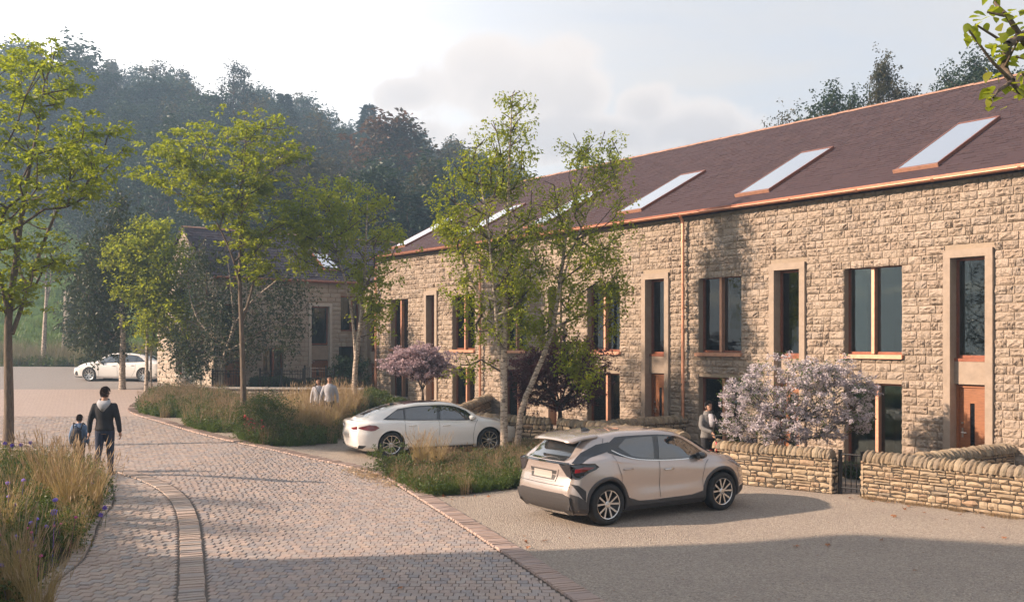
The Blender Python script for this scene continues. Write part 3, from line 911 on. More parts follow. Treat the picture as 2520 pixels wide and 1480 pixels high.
# gutter and brackets
th = np.linspace(0, np.pi, 9)
gy = -.30; gzz = EAVE-.10; gr = .055
prof = [(gy+gr*math.cos(t), gzz-gr*math.sin(t)) for t in th]
m = MB(); V = []
for xx in (TX0-.08, TX1):
    V += [(xx, a, b) for a, b in prof]+[(xx, gy+(a-gy)*.88, gzz+(b-gzz)*.88) for a, b in prof]
V = TF.w(V); F = []
for k in range(8):
    F += [(k, k+1, k+19, k+18), (k+9, k+27, k+28, k+10)]
F += [(0, 18, 27, 9), (8, 17, 35, 26), tuple(range(9))+tuple(range(17, 8, -1))]
m.add(V, F); gut = terr.mb('gutter', m, M['copper'], world=True, smooth=False)
gut.data.polygons.foreach_set('use_smooth', np.ones(len(gut.data.polygons), bool))
x = -26.5
while x < TX1:
    m = MB(); V = []
    for xx in (x-.03, x+.03): V += [(xx, gy+(gr+.012)*math.cos(t), gzz-(gr+.012)*math.sin(t)) for t in th]
    m.add(TF.w(V), [(k, k+1, k+10, k+9) for k in range(8)]+[tuple(range(9)), tuple(range(17, 8, -1))])
    terr.mb('gutter_joint', m, M['copper'], world=True, parent=gut); x += 1.98
fa = MB(); fa.box((TX0, -.215, EAVE-.16), (TX1, -.19, EAVE-.02), M=TF.M); terr.mb('fascia', fa, M['copperframe'], world=True)
for t_ in (lx(1690), lx(1190), TX0+.12):
    m = MB(); zb = float(gz(*TF.w([(t_, 0, 0)])[0][:2]))-.1
    m.tube(TF.w([(t_, -.17, zb), (t_, -.17, 6.72), (t_, -.2, 6.82), (t_, -.29, 6.93)]), .048, 12)
    for zz in (2.0, 4.2, 6.2): m.lathe([(.05,-.03),(.062,-.03),(.062,.03),(.05,.03)], 12, M=mat4(TF.w([(t_, -.17, zz)])[0], [1,0,0],[0,1,0],[0,0,1])); m.box((t_-.02, -.17, zz-.02), (t_+.02, .0, zz+.02), M=TF.M)
    terr.mb('downpipe', m, M['copper'], world=True)
# rooflights
for k, (a, b) in enumerate(sky_ops):
    def RP(x, ly, h): return TF.w([(x, ly-math.sin(pit)*h, EAVE+ly*math.tan(pit)+math.cos(pit)*h)])[0]
    def rbox(m, xa, xb, ya, yb, h0, h1):
        V = [RP(x, y, h) for h in (h0, h1) for x, y in ((xa,ya),(xb,ya),(xb,yb),(xa,yb))]
        m.add(V, [(0,3,2,1),(4,5,6,7),(0,1,5,4),(1,2,6,5),(2,3,7,6),(3,0,4,7)])
    m = MB()
    rbox(m, a, b, sk_y0, sk_y0+.07, -.05, .105); rbox(m, a, b, sk_y1-.07, sk_y1, -.05, .105)
    rbox(m, a, a+.04, sk_y0+.072, sk_y1-.072, -.05, .103); rbox(m, b-.04, b, sk_y0+.072, sk_y1-.072, -.05, .103)
    fr = terr.mb('rooflight', m, M['copperframe'], world=True)
    m = MB(); rbox(m, a+.043, b-.043, sk_y0+.074, sk_y1-.074, .06, .095); terr.mb('pane', m, M['skyglass'], world=True, parent=fr)
    m = MB(); rbox(m, a-.03, b+.03, sk_y0-.03, sk_y0-.002, -.02, .11); terr.mb('flashing', m, M['sill'], world=True, parent=fr)

def window(T, fac, a, b, z0, z1, dep=.26, mull=None, sill=True, fm=None, curtain=True, room=True, mat_room=None):
    fm = fm or M['copperframe']; fw = .055
    m = MB()
    m.box((a, dep-.08, z0), (a+fw, dep, z1), M=fac.M); m.box((b-fw, dep-.08, z0), (b, dep, z1), M=fac.M)
    m.box((a+fw+.001, dep-.078, z1-fw), (b-fw-.001, dep-.002, z1), M=fac.M); m.box((a+fw+.001, dep-.078, z0), (b-fw-.001, dep-.002, z0+fw*1.2), M=fac.M)
    fr = T.mb('window', m, fm, world=True)
    xs = [a+fw, b-fw]
    if mull is not None:
        xm = a+(b-a)*mull
        m = MB(); m.box((xm-.04, dep-.17, z0+.02), (xm+.04, dep+.001, z1-.02), M=fac.M); T.mb('mullion', m, M['sill'] if fac is TF else fm, world=True, parent=fr)
        xs = [a+fw, xm-.04, xm+.04, b-fw]
    for k in range(0, len(xs), 2):
        m = MB(); V = fac.w([(xs[k], dep-.03, z0+fw), (xs[k+1], dep-.03, z0+fw), (xs[k+1], dep-.03, z1-fw), (xs[k], dep-.03, z1-fw)])
        V2 = V + fac.M[:3,1]*.012
        m.add(np.vstack([V, V2]), [(0,1,2,3),(7,6,5,4),(0,4,5,1),(1,5,6,2),(2,6,7,3),(3,7,4,0)])
        T.mb('pane', m, M['glass'], world=True, parent=fr)
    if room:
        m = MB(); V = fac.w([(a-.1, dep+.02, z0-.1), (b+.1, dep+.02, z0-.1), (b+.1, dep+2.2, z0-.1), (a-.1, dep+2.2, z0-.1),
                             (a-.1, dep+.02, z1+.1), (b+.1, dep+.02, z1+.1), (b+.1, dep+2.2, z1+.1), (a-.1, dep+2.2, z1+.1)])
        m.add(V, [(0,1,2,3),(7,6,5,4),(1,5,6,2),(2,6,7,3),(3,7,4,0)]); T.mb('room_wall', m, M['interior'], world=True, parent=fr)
    if curtain:
        n = 14; V = []
        cw = (b-a)*.22
        for zz in (z0+.03, z1-.03):
            for i in range(n): V.append((a+fw+cw*i/(n-1), dep+.10+.03*math.sin(i*2.1), zz))
        m = MB(); m.add(fac.w(V), [(i, i+1, n+i+1, n+i) for i in range(n-1)]); T.mb('curtain', m, M['curtain'], world=True, parent=fr)
    if sill:
        m = MB(); m.box((a-.06, -.13, z0-.10), (b+.06, dep-.082, z0-.003), M=fac.M)
        V, F = m.get(); T.mb('sill', m, M['sill'] if fac is TF else M['caststone'], world=True, parent=fr)
    return fr

def door(T, fac, a, b, z0, z1, dep=.26, handle='left'):
    m = MB(); fw = .06
    m.box((a, dep-.08, z0), (a+fw, dep, z1), M=fac.M); m.box((b-fw, dep-.08, z0), (b, dep, z1), M=fac.M); m.box((a+fw+.001, dep-.078, z1-fw), (b-fw-.001, dep-.002, z1), M=fac.M)
    fr = T.mb('door', m, M['doorframe'], world=True)
    m = MB(); x0, x1 = a+fw+.004, b-fw-.004; w = x1-x0; s0, s1 = x0+w*.36, x0+w*.52
    m.box((x0, dep-.05, z0), (s0, dep-.004, z1-fw-.004), M=fac.M); m.box((s1, dep-.05, z0), (x1, dep-.004, z1-fw-.004), M=fac.M)
    m.box((s0+.0005, dep-.049, z1-.42), (s1-.0005, dep-.005, z1-fw-.005), M=fac.M); m.box((s0+.0005, dep-.049, z0), (s1-.0005, dep-.005, z0+.35), M=fac.M)
    T.mb('door_leaf', m, M['door'], world=True, parent=fr)
    m = MB(); m.box((s0+.001, dep-.03, z0+.352), (s1-.001, dep-.015, z1-.422), M=fac.M); T.mb('pane', m, M['blackgloss'], world=True, parent=fr)
    m = MB(); hx = x0+.07; hz = z0+1.02
    c = fac.w([(hx, dep-.06, hz)])[0]
    m.box((hx-.02, dep-.06, hz-.11), (hx+.02, dep-.052, hz+.11), M=fac.M); m.tube(fac.w([(hx, dep-.06, hz), (hx, dep-.11, hz), (hx+.12, dep-.11, hz)]), .011, 8)
    m.tube(fac.w([(hx, dep-.05, hz+.22), (hx, dep-.075, hz+.22)]), .025, 10)
    T.mb('handle', m, M['steel'], world=True, parent=fr)
    return fr

for k, (a, b) in enumerate(wide):
    window(terr, TF, a, b, *WZ, mull=.47)
    window(terr, TF, a, b, max(-.1, float(gz(*TF.w([(a,0,0)])[0][:2]))-.3), LZ[1], mull=.54, sill=False)
for k, (a, b) in enumerate(nar):
    zb = float(gz(*TF.w([(a,0,0)])[0][:2]))-.25
    jw = .17
    m = MB(); m.box((a, -.10, zb), (a+jw, .24, NZ[1]-.001), M=TF.M); m.box((b-jw, -.10, zb), (b, .24, NZ[1]-.001), M=TF.M)
    m.box((a-.0, -.103, NZ[1]-.18), (b+.0, .238, NZ[1]), M=TF.M)
    sr = terr.mb('stone_surround', m, M['caststone'], world=True)
    a2, b2 = a+jw+.002, b-jw-.002
    m = MB(); m.box((a2, .10, 2.22), (b2, .26, 2.74), M=TF.M); terr.mb('spandrel_panel', m, M['caststone'], world=True, parent=sr)
    window(terr, TF, a2, b2, 2.82, 5.12, dep=.27, sill=False)
    m = MB(); m.box((a2, .09, 2.745), (b2, .268, 2.815), M=TF.M); terr.mb('sill', m, M['copperframe'], world=True, parent=sr)
    door(terr, TF, a2, b2, max(.08, zb+.2), 2.2, dep=.27)

# ---------- low link block between the terrace and the stone house
LKX0 = lx(893)
link_b = Thing('link_building', 'narrow lower stone building with tall doorway at the far left end of the long terrace', 'building', (*TF.w([(TX0-1, 0, 0)])[0][:2], 0))
na = (lx(897), lx(929))
lo = [(na[0], na[1], -.2, 5.2)]
m = MB(); wall_with_openings(m, TF, LKX0, TX0-.01, -.2, 6.1, lo, .12, .45); m.box((LKX0, .46, -.2), (TX0-.01, 3.5, 6.1), M=TF.M)
lw_ = link_b.mb('wall', m, M['reveal'], world=True)
pieces('stone', ROCK, lay_blocks(TF, LKX0, TX0-.02, 0, 6.05, lo, .2, .15, .42, .07, 77, yoff=.12), M['facade'], lw_, link_b, 300, 'stones')
m = MB(); a, b = na
m.box((a, .03, .2), (a+.17, .34, 5.199), M=TF.M); m.box((b-.17, .03, .2), (b, .34, 5.199), M=TF.M); m.box((a, .027, 5.02), (b, .338, 5.2), M=TF.M)
link_b.mb('stone_surround', m, M['caststone'], world=True)
m = MB(); m.box((a+.172, .2, 2.22), (b-.172, .36, 2.74), M=TF.M); link_b.mb('spandrel_panel', m, M['caststone'], world=True)
window(link_b, TF, a+.172, b-.172, 2.75, 5.015, dep=.37, sill=False)
door(link_b, TF, a+.172, b-.172, .8, 2.2, dep=.37)
m = MB(); V = TF.w([(LKX0-.1, -.1, 6.08), (TX0-.01, -.1, 6.08), (TX0-.01, 3.5, 7.6), (LKX0-.1, 3.5, 7.6)]); m.add(np.vstack([V, V-[0,0,.1]]), [(0,1,2,3),(7,6,5,4),(0,4,5,1),(3,2,6,7),(0,3,7,4)])
link_b.mb('roof', m, M['slate_blue'], world=True)

# ---------- the detached stone house at the back left
HC = np.array([-13.1, 42.5]); HW = np.array([.778, .628]); HN = np.array([-.628, .778])
HF = Facade(HC, HW, HN)
HL, HD2, HE, HR = 11.5, 7.2, 6.2, 8.55
house = Thing('stone_house', 'shaded grey stone house with steep gable end and pale window surrounds behind the birches', 'building', (*HC, 1.0))
hx = HF.lx
d1 = (hx(536), hx(601)); d2 = (hx(759), hx(816)); w1 = (hx(648), hx(697)); w2 = (hx(834), hx(888))
ho = [(d1[0], d1[1], .5, HF.z(d1[0], 700+20)), (d2[0], d2[1], .5, HF.z(d2[1], 746)), (w1[0], w1[1], .5, 2.9), (w2[0], w2[1], .5, 3.0), (w2[0]+.1, w2[1]-.1, 3.7, 5.4)]
ho[0] = (d1[0], d1[1], .5, ho[1][3])
m = MB(); wall_with_openings(m, HF, 0, HL, .3, HE, ho, .0, .35)
# gable wall facing left/front : own facade with right direction towards the corner
GF = Facade(HC + HN*HD2, -HN, HW)   # origin at far-left corner, right = towards the near corner, in = along the house
gw = [(GF.lx(434), GF.lx(480), 4.35, 5.85), (GF.lx(434), GF.lx(453), 1.65, 3.1), (GF.lx(457), GF.lx(480), 1.65, 3.1)]
wall_with_openings(m, GF, 0, HD2, .3, HE, gw, .0, .35)
V = GF.w([(0,0,HE),(HD2,0,HE),(HD2/2,0,HR-.05),(0,.35,HE),(HD2,.35,HE),(HD2/2,.35,HR-.05)]); m.add(V, [(0,1,2),(5,4,3)])
m.box((0, HD2-.3, .3), (HL, HD2, HE), M=HF.M); m.box((HL-.3, .36, .3), (HL, HD2-.31, HE), M=HF.M)
hwall = house.mb('wall', m, M['reveal'], world=True)
Ms = lay_blocks(HF, -.06, HL, .4, 6.15, ho, .215, .25, .6, .06, 41, joint=.02)
Ms += lay_blocks(GF, 0, HD2+.06, .4, 6.15, gw, .215, .25, .6, .06, 42, joint=.02)
def gab(z):
    h = (HR-z)/(HR-HE)*HD2/2; return (HD2/2-h+.05, HD2/2+h-.05)
Ms += lay_blocks(GF, 0, HD2, 6.15, 8.5, [], .215, .25, .55, .06, 43, joint=.02, xlo=gab)
pieces('stone', ROCKF, Ms, M['farstone'], hwall, house, 300, 'stones')
m = MB(); hp = math.atan2(HR-HE, HD2/2); ov = .2
V = HF.w([(-.12,-ov,HE-ov*math.tan(hp)),(HL,-ov,HE-ov*math.tan(hp)),(HL,HD2/2,HR),(-.12,HD2/2,HR),(-.12,HD2+ov,HE-ov*math.tan(hp)),(HL,HD2+ov,HE-ov*math.tan(hp))])+[0,0,.02]
m.add(V, [(0,1,2,3),(3,2,5,4)]); m.add(V-[0,0,.14], [(3,2,1,0),(4,5,2,3)]); m.add(np.vstack([V[[0,3,4]], V[[0,3,4]]-[0,0,.14]]), [(0,3,4,1),(1,4,5,2)])
hroof = house.mb('roof', m, M['slate_blue'], world=True)
Ms = []; hsl = math.hypot(HD2/2, HR-HE)+ov
Hup = HF.M[:3,:3] @ np.array([0, math.cos(hp), math.sin(hp)]); Hn = HF.M[:3,:3] @ np.array([0, -math.sin(hp), math.cos(hp)])
for r in range(int(hsl/.26)):
    ly = -ov+r*.26*math.cos(hp); x = -.12+(r % 2)*.17
    while x < HL:
        w = g.uniform(.3, .38); Ms.append(mat4(HF.w([(x+w/2, ly, HE+.03+ly*math.tan(hp))])[0], HF.M[:3,0]*(w-.012), Hup*.30, Hn*.025)); x += w
pieces('slate', SLATES, Ms, M['slate_blue'], hroof, house, 300, 'slates')
Ms = []
x = -.1
while x < HL: Ms.append(mat4(HF.w([(x+.22, HD2/2, HR-.02)])[0], HF.M[:3,0]*.44, HF.M[:3,1]*.3, [0,0,.13])); x += .44
pieces('ridge_tile', rt, Ms, M['ridge'], hroof, house, 100, 'ridge_tiles')
m = MB(); m.tube(HF.w([(-.1, -.24, HE-.18), (HL, -.24, HE-.18)]), .07, 8); house.mb('gutter', m, M['copperframe'], world=True)
def surround(T, F_, a, b, z0, z1, sill=True, jw=.13, y=-.07):
    m = MB(); m.box((a, y, z0), (a+jw, .2, z1-.001), M=F_.M); m.box((b-jw, y, z0), (b, .2, z1-.001), M=F_.M); m.box((a, y-.003, z1-jw*1.2), (b, .198, z1), M=F_.M)
    if sill: m.box((a-.03, y-.02, z0-.12), (b+.03, .196, z0+.002), M=F_.M)
    return T.mb('stone_surround', m, M['palestone'], world=True)
for a, b in (d1, d2):
    zt = ho[1][3]; surround(house, HF, a, b, .9, zt, False, .13)
    a2, b2 = a+.132, b-.132
    dz = HF.z(d2[0], 887)
    m = MB(); m.box((a2, .05, dz+.03), (b2, .22, dz+.72), M=HF.M); house.mb('spandrel_panel', m, M['caststone'], world=True)
    window(house, HF, a2, b2, dz+.75, zt-.16, dep=.22, sill=False, curtain=False); door(house, HF, a2, b2, 1.25, dz, dep=.22)
window(house, HF, w1[0], w1[1], 1.2, 2.9, dep=.2, mull=.5, sill=False, curtain=True); window(house, HF, w2[0], w2[1], 1.2, 3.0, dep=.2, mull=.7, sill=False)
window(house, HF, w2[0]+.1, w2[1]-.1, 3.7, 5.4, dep=.2, mull=.6, sill=False)
for a, b, z0, z1 in gw:
    surround(house, GF, a, b, z0, z1, True, .09); window(house, GF, a+.092, b-.092, z0+.004, z1-.11, dep=.18, sill=False)
xa, xb = hx(812)+.0, hx(850)
m = MB(); hy0, hy1 = .55, 1.9
def HP(x, y, h): return HF.w([(x, y-math.sin(hp)*h, HE+y*math.tan(hp)+math.cos(hp)*h)])[0]
for (p, q, r_, s_, h0, h1, mt, nm) in ((xa, xb, hy0, hy1, 0, .12, M['copperframe'], 'rooflight'), (xa+.05, xb-.05, hy0+.05, hy1-.05, .121, .135, M['skyglass'], 'pane')):
    m = MB(); V = [HP(x, y, h) for h in (h0, h1) for x, y in ((p,r_),(q,r_),(q,s_),(p,s_))]; m.add(V, [(0,3,2,1),(4,5,6,7),(0,1,5,4),(1,2,6,5),(2,3,7,6),(3,0,4,7)])
    house.mb(nm, m, mt, world=True)

# raised bed, its stone retaining wall and the railings
PFT = 1.30
pl = np.array([HC + HW*(-.1) - HN*(-.0), HC + HW*9.2, ])
off = -HN*2.9
A_ = HC + HW*-1.0 + off; B_ = HC + HW*9.6 + off*.9
# retaining wall as its own thing
def dir2(a, b): d = b-a; return d/np.linalg.norm(d)

COPES = rock_variants(10, 4, 4, .7, 1.0, seed=61, edge=.72, jit=.05)
def cope_variants(n):
    out = []
    for s in range(n):
        g = np.random.default_rng(7000+s); L = 9
        th = np.linspace(-math.pi/2*1.05, math.pi/2*1.05, L)
        V = []
        for x in (-.5, -.18, .2, .5):
            for t in th:
                k = (.86 if abs(x) == .5 else 1.0)*g.uniform(.93, 1.06)
                V.append((x+g.uniform(-.04,.04), .5*math.sin(t)*k, max(0, .12+math.cos(t)*.88*k)))
        F = []
        for a in range(3):
            for k in range(L-1): F += [(a*L+k, (a+1)*L+k, (a+1)*L+k+1), (a*L+k, (a+1)*L+k+1, a*L+k+1)]
        for k in range(1, L-1): F += [(0, k, k+1), (3*L, 3*L+k+1, 3*L+k)]
        F = [(a, c, b) for a, b, c in F]
        out.append((np.array(V), np.array(F)))
    return out
CV = cope_variants(12)
DRY = rock_variants(16, 4, 3, .55, 1.0, seed=71, edge=.45, jit=.05)

def dry_wall(label, line, hgt, thick=.34, group='dry stone garden walls', copes=True, cat='wall', side='both', ch=(.055,.15), topz=None, seed=1, nind=260, ends=(True, True), mat=None, stuffall=False, capmat=None):
    line = np.asarray(line, float)
    L = smooth_line(line, .3) if len(line) > 2 else np.array([line[0]+(line[1]-line[0])*t for t in np.linspace(0, 1, 12)])
    base = L.mean(0); T = Thing('dry_stone_wall', label, cat, (*base[:2], float(gz(*base[:2]))), 0, group)
    zs = gz(L[:,0], L[:,1])
    zt = np.full(len(L), hgt)+zs if topz is None else np.full(len(L), topz)
    d = np.r_[0, np.cumsum(np.linalg.norm(np.diff(L, axis=0), axis=1))]
    tg = np.gradient(L, axis=0); tg /= np.linalg.norm(tg, axis=1, keepdims=True); nr = np.stack([tg[:,1], -tg[:,0]], 1)
    cop = .2 if copes else 0
    # core
    V = []; 
    for p, n, z0, z1 in zip(L, nr, zs, zt):
        hw = thick/2-.05
        V += [(*(p+n*hw), z0-.1), (*(p+n*hw), z1-cop), (*(p-n*hw), z1-cop), (*(p-n*hw), z0-.1)]
    F = []
    for i in range(len(L)-1):
        for k in range(4): F.append((i*4+k, i*4+(k+1) % 4, (i+1)*4+(k+1) % 4, (i+1)*4+k))
    F += [(0,1,2,3), (len(V)-1, len(V)-2, len(V)-3, len(V)-4)]
    core = T.raw('core', V, F, M['drycore'], world=True)
    g = np.random.default_rng(seed*17+3); Ms = []
    def P(s): return np.array([np.interp(s, d, L[:,0]), np.interp(s, d, L[:,1])])
    def NR(s): n = np.array([np.interp(s, d, nr[:,0]), np.interp(s, d, nr[:,1])]); return n/np.linalg.norm(n)
    for sd in (1, -1):
        if side == 'right' and sd == -1: continue
        # facing the camera?
        mid = L[len(L)//2]; nm = nr[len(L)//2]*sd
        if side == 'cam' and (nm @ (-mid)) < 0: continue
        s = 0.0; H_ = float((zt-zs).min())-cop
        # random column-broken courses
        z = 0.0
        while z < H_-.02:
            h = g.uniform(*ch); 
            if H_-z-h < ch[0]*.8: h = H_-z
            s = -g.uniform(0, .1)
            while s < d[-1]:
                l = g.uniform(.9, 1)*g.choice([.13, .19, .26, .36]); l = max(l, h*1.1)
                e = min(s+l, d[-1]); s0 = max(s, 0)
                if e-s0 > .06:
                    c = (s0+e)/2; p = P(c); n = NR(c)*sd; zz = float(gz(*p)); t = np.array([-n[1], n[0]])
                    hh = h*g.uniform(.86, 1.0)
                    if h > .09 and g.random() < .3:   # split into two thin stones
                        parts = ((-.25, .5), (.25, .5))
                    else: parts = ((0, 1),)
                    for (o_, f_) in parts:
                        pc = p+n*(thick/2-.10)
                        ang = g.normal(0, .03)
                        ex = np.array([t[0], t[1], math.tan(ang)])
                        Ms.append(mat4([pc[0], pc[1], zz+z+h/2+o_*h], -ex*(e-s0-.012), np.r_[-n, 0]*.12*g.uniform(.85,1.15), [0,0,hh*f_-.008]))
                s = e if e == d[-1] else s+l
                if e >= d[-1]: break
            z += h
    # end faces
    for idx, s_, sg in ((0, 0.0, -1), (1, d[-1], 1)):
        if not ends[idx]: continue
        p = P(s_); t = tg[0 if idx == 0 else -1]*sg; z = 0.0; zz = float(gz(*p)); H_ = float((zt-zs).min())-cop; n = np.array([-t[1], t[0]])
        while z < H_-.02:
            h = g.uniform(*ch)*1.2; h = min(h, H_-z)
            cut = g.uniform(-.08, .08)
            for a, b in ((-thick/2+.01, cut), (cut, thick/2-.01)):
                pc = p + n*(a+b)/2 - t*.06
                Ms.append(mat4([*pc, zz+z+h/2], -np.r_[n, 0]*(b-a-.01), np.r_[-t, 0]*.11, [0,0,h-.01]))
            z += h
    for m_ in range(len(Ms)):
        if np.linalg.det(Ms[m_][:3,:3]) < 0: Ms[m_][:3,0] *= -1
    pieces('stone', DRY, Ms, mat or M['dry'], core, T, nind, 'stones', g)
    if copes:
        Ms = []; s = 0.04
        while s < d[-1]-.02:
            l = g.uniform(.085, .135); c = s+l/2; p = P(c); n = NR(c); t = np.array([-n[1], n[0]])
            zz = np.interp(c, d, zt)-cop
            lean = np.array([t[0]*g.normal(.12,.05), t[1]*.12, 1.0])
            Ms.append(mat4([*p, zz-.015], np.r_[t, 0]*(l-.006), np.r_[n, 0]*(thick+.06)*g.uniform(.94,1.06), lean*cop*g.uniform(.95, 1.16)))
            s += l
        for m_ in Ms:
            if np.linalg.det(m_[:3,:3]) < 0: m_[:3,1] *= -1
        pieces('cope_stone', CV, Ms, M['cope'], core, T, 200, 'cope_stones', g)
    elif capmat is not None:
        V = []; 
        for p, n, z1 in zip(L, nr, zt):
            hw = thick/2+.04; V += [(*(p+n*hw), z1), (*(p+n*hw), z1+.07), (*(p-n*hw), z1+.07), (*(p-n*hw), z1)]
        T.raw('coping', V, F, capmat, world=True)
    return T
w2 = lambda *p: at(*p)[:2]
WA0 = w2(2127, 1221); WA1 = w2(2520, 1273)
dA = dir2(WA0, WA1)
dry_wall('sunlit dry stone garden wall right of the black gate, running out of the right edge', [WA0, WA0+dA*1.6, WA1, WA1+dA*1.5, WA1+dA*3.2], .96, seed=1, nind=300)
k0 = WA0 + dA*.95
k1 = TF.w([(.85, -.05, 0)])[0][:2]
dry_wall('dry stone return wall ending beside the oak front door at the right', [k0+GN*.2, k1], .97, seed=2)
WC = [w2(2055, 1213), w2(1985, 1203), w2(1900, 1192), w2(1770, 1178)]
WC = [w2(2055, 1213), (w2(2055,1213)*.66+np.array([4.76,22.2])*.34), (w2(2055,1213)*.33+np.array([4.7,22.1])*.67), np.array([4.78, 22.35])]
dry_wall('dry stone garden wall under the lilac bush, ending at the left side of the black gate', WC, .95, seed=3, nind=300)
WE = [np.array([4.35, 24.3]), np.array([4.0, 25.0]), np.array([2.9, 26.1]), np.array([1.42, 27.7])]
dry_wall('dry stone wall seen over the roof of the beige car', WE, .95, seed=4)
dry_wall('dry stone return wall meeting the terrace at the copper downpipe', [np.array([2.3, 26.9]), TF.w([(lx(1686), -.05, 0)])[0][:2]], .95, seed=5)
WG = [pin(1358, 27.8)[:2], pin(1290, 28.1)[:2], pin(1215, 28.7)[:2], pin(1150, 29.2)[:2]]
dry_wall('dry stone wall between the two leaning birch trunks and the purple leaved tree', WG, .95, seed=6)
dry_wall('low dry stone wall in the gap over the bonnet of the white hatchback', [pin(1138, 30.0)[:2], pin(1090, 31.5)[:2], pin(1040, 33.0)[:2]], .75, seed=7)
dry_wall('shaded dry stone return wall in front of the far bays of the terrace', [pin(1100, 30.6)[:2]+[0,.4], TF.w([(lx(1205), -.05, 0)])[0][:2]], .8, seed=8)
# retaining wall under the railings, pale coping
ra, rb_ = pin(500, 40.6)[:2], pin(893, 39.6)[:2]
mid = (ra+rb_)/2+np.array([0, -.1])
RW = dry_wall('low stone retaining wall with pale coping below the black railings', [ra, mid, rb_], .4, thick=.3, copes=False, seed=9, topz=1.24, group=None, capmat=M['concrete'], mat=M['farstone'])
pp = [ra+[0,.1], mid+[0,.1], rb_+[0,.1], TF.w([(LKX0, -.02, 0)])[0][:2], HC+HW*8.2, HC+HW*4, HC, HC+np.array([-.9,-.4])]
pp = np.array(pp)
V = [(x, y, 1.22) for x, y in pp]+[(x, y, .2) for x, y in pp]; n = len(pp)
link('bed_terrace', mk('bed_terrace', V, [tuple(range(n))]+[(i, i+n, (i+1) % n+n, (i+1) % n) for i in range(n)], M['soil']), None, 'structure')

def railing(label, a, b, z0, z1, step=.11, posts=2, gate=False, group='black railings in front of the stone house', name='railing', thick=.011, top=None, cat='railing'):
    a = np.array(a, float); b = np.array(b, float); L = np.linalg.norm(b-a); t = (b-a)/L
    T = Thing(name, label, cat, (*((a+b)/2), z0), 0, group)
    for zz, nm in ((z0+.08, 'rail'), (z1-.08 if not gate else z1-.04, 'rail')):
        m = MB(); m.tube(np.array([[*a, zz], [*b, zz]]), .018, 6); T.mb(nm, m, M['iron'], world=True)
    if not gate:
        m = MB(); m.tube(np.array([[*a, z1-.2], [*b, z1-.2]]), .014, 6); T.mb('rail', m, M['iron'], world=True)
    n = int(L/step)
    m0 = MB(); m0.tube([(0,0,0),(0,0,z1-z0)], thick, 5); bar = m0.mesh('bar', M['iron'])
    for i in range(1, n):
        p = a+t*(L*i/n); o = link('bar', bar, T.o); o.location = (p[0]-T.loc[0], p[1]-T.loc[1], 0)
    m0 = MB(); m0.box((-.035,-.035,-.3), (.035,.035,z1-z0+.05)); post = m0.mesh('post', M['iron'])
    for i in range(posts):
        p = a+(b-a)*i/(posts-1); o = link('post', post, T.o); o.location = (p[0]-T.loc[0], p[1]-T.loc[1], 0)
    return T
fz = 1.22
q = lambda x, Y: pin(x, Y)[:2]
railing('short black railing left of the oak door of the stone house', q(523, 40.9), q(594, 40.7), fz, fz+.82)
railing('long black railing with middle post in front of the stone house', q(640, 40.6), q(746, 40.4), fz, fz+.82, posts=3)
railing('tall black garden gate standing open before the house door', q(750, 40.3), q(802, 39.9), fz, fz+.95, name='iron_gate', cat='gate')
railing('short black railing just right of the walking couple', q(804, 40.2), q(822, 40.1), fz, fz+.84)
railing('low black railing behind the white birch trunk', q(834, 40.0), q(886, 39.9), fz, fz+.55)
gp0, gp1 = w2(2062, 1214)+np.array([.05,.0]), w2(2122, 1220)
railing('low black iron garden gate between the two sunlit stone walls', gp0, gp1, .06, .88, step=.105, gate=True, group=None, name='iron_gate', thick=.012, cat='gate')

# ---------- house across the road, outside the frame: its gable shadow falls on the gravel
OC = np.array([-10.74, 12.9]); OE = np.array([-.94, -.342]); OV = np.array([.342, -.94])
OFc = Facade(OC + OE*9.5, -OE, OV)   # north side; in = OV
opp = Thing('gabled_house', 'tall stone gabled house across the road, beyond the left edge of the frame', 'building', (*OC, 0))
m = MB(); m.box((0, 0, -.3), (9.5, 10, 7.9), M=OFc.M); opp.mb('wall', m, M['reveal'], world=True)
for xx in (0, 9.2):
    m = MB(); m.add(OFc.w([(xx,0,7.9),(xx,10,7.9),(xx,5,11.4),(xx+.3,0,7.9),(xx+.3,10,7.9),(xx+.3,5,11.4)]), [(0,2,1),(3,4,5),(0,3,5,2),(1,2,5,4)]); opp.mb('gable', m, M['reveal'], world=True)
m = MB(); V = OFc.w([(-.2,-.3,7.75),(9.7,-.3,7.75),(9.7,5,11.5),(-.2,5,11.5),(-.2,10.3,7.75),(9.7,10.3,7.75)])
m.add(V, [(0,1,2,3),(3,2,5,4)]); m.add(V-[0,0,.15], [(3,2,1,0),(4,5,2,3)]); opp.mb('roof', m, M['slate'], world=True)
# ------------------------------------------------------------------ cars
def smooth_interp(xs, ys):
    """monotone-ish cubic through points"""
    xs = np.array(xs, float); ys = np.array(ys, float)
    d = np.diff(ys)/np.diff(xs); m = np.zeros(len(xs)); m[1:-1] = np.where(d[:-1]*d[1:] > 0, 2*d[:-1]*d[1:]/(d[:-1]+d[1:]+1e-12), 0); m[0] = d[0]; m[-1] = d[-1]
    def f(x):
        x = np.clip(np.asarray(x, float), xs[0], xs[-1]); i = np.clip(np.searchsorted(xs, x)-1, 0, len(xs)-2)
        h = xs[i+1]-xs[i]; t = (x-xs[i])/h
        return (2*t**3-3*t**2+1)*ys[i]+(t**3-2*t**2+t)*h*m[i]+(-2*t**3+3*t**2)*ys[i+1]+(t**3-t**2)*h*m[i+1]
    return f

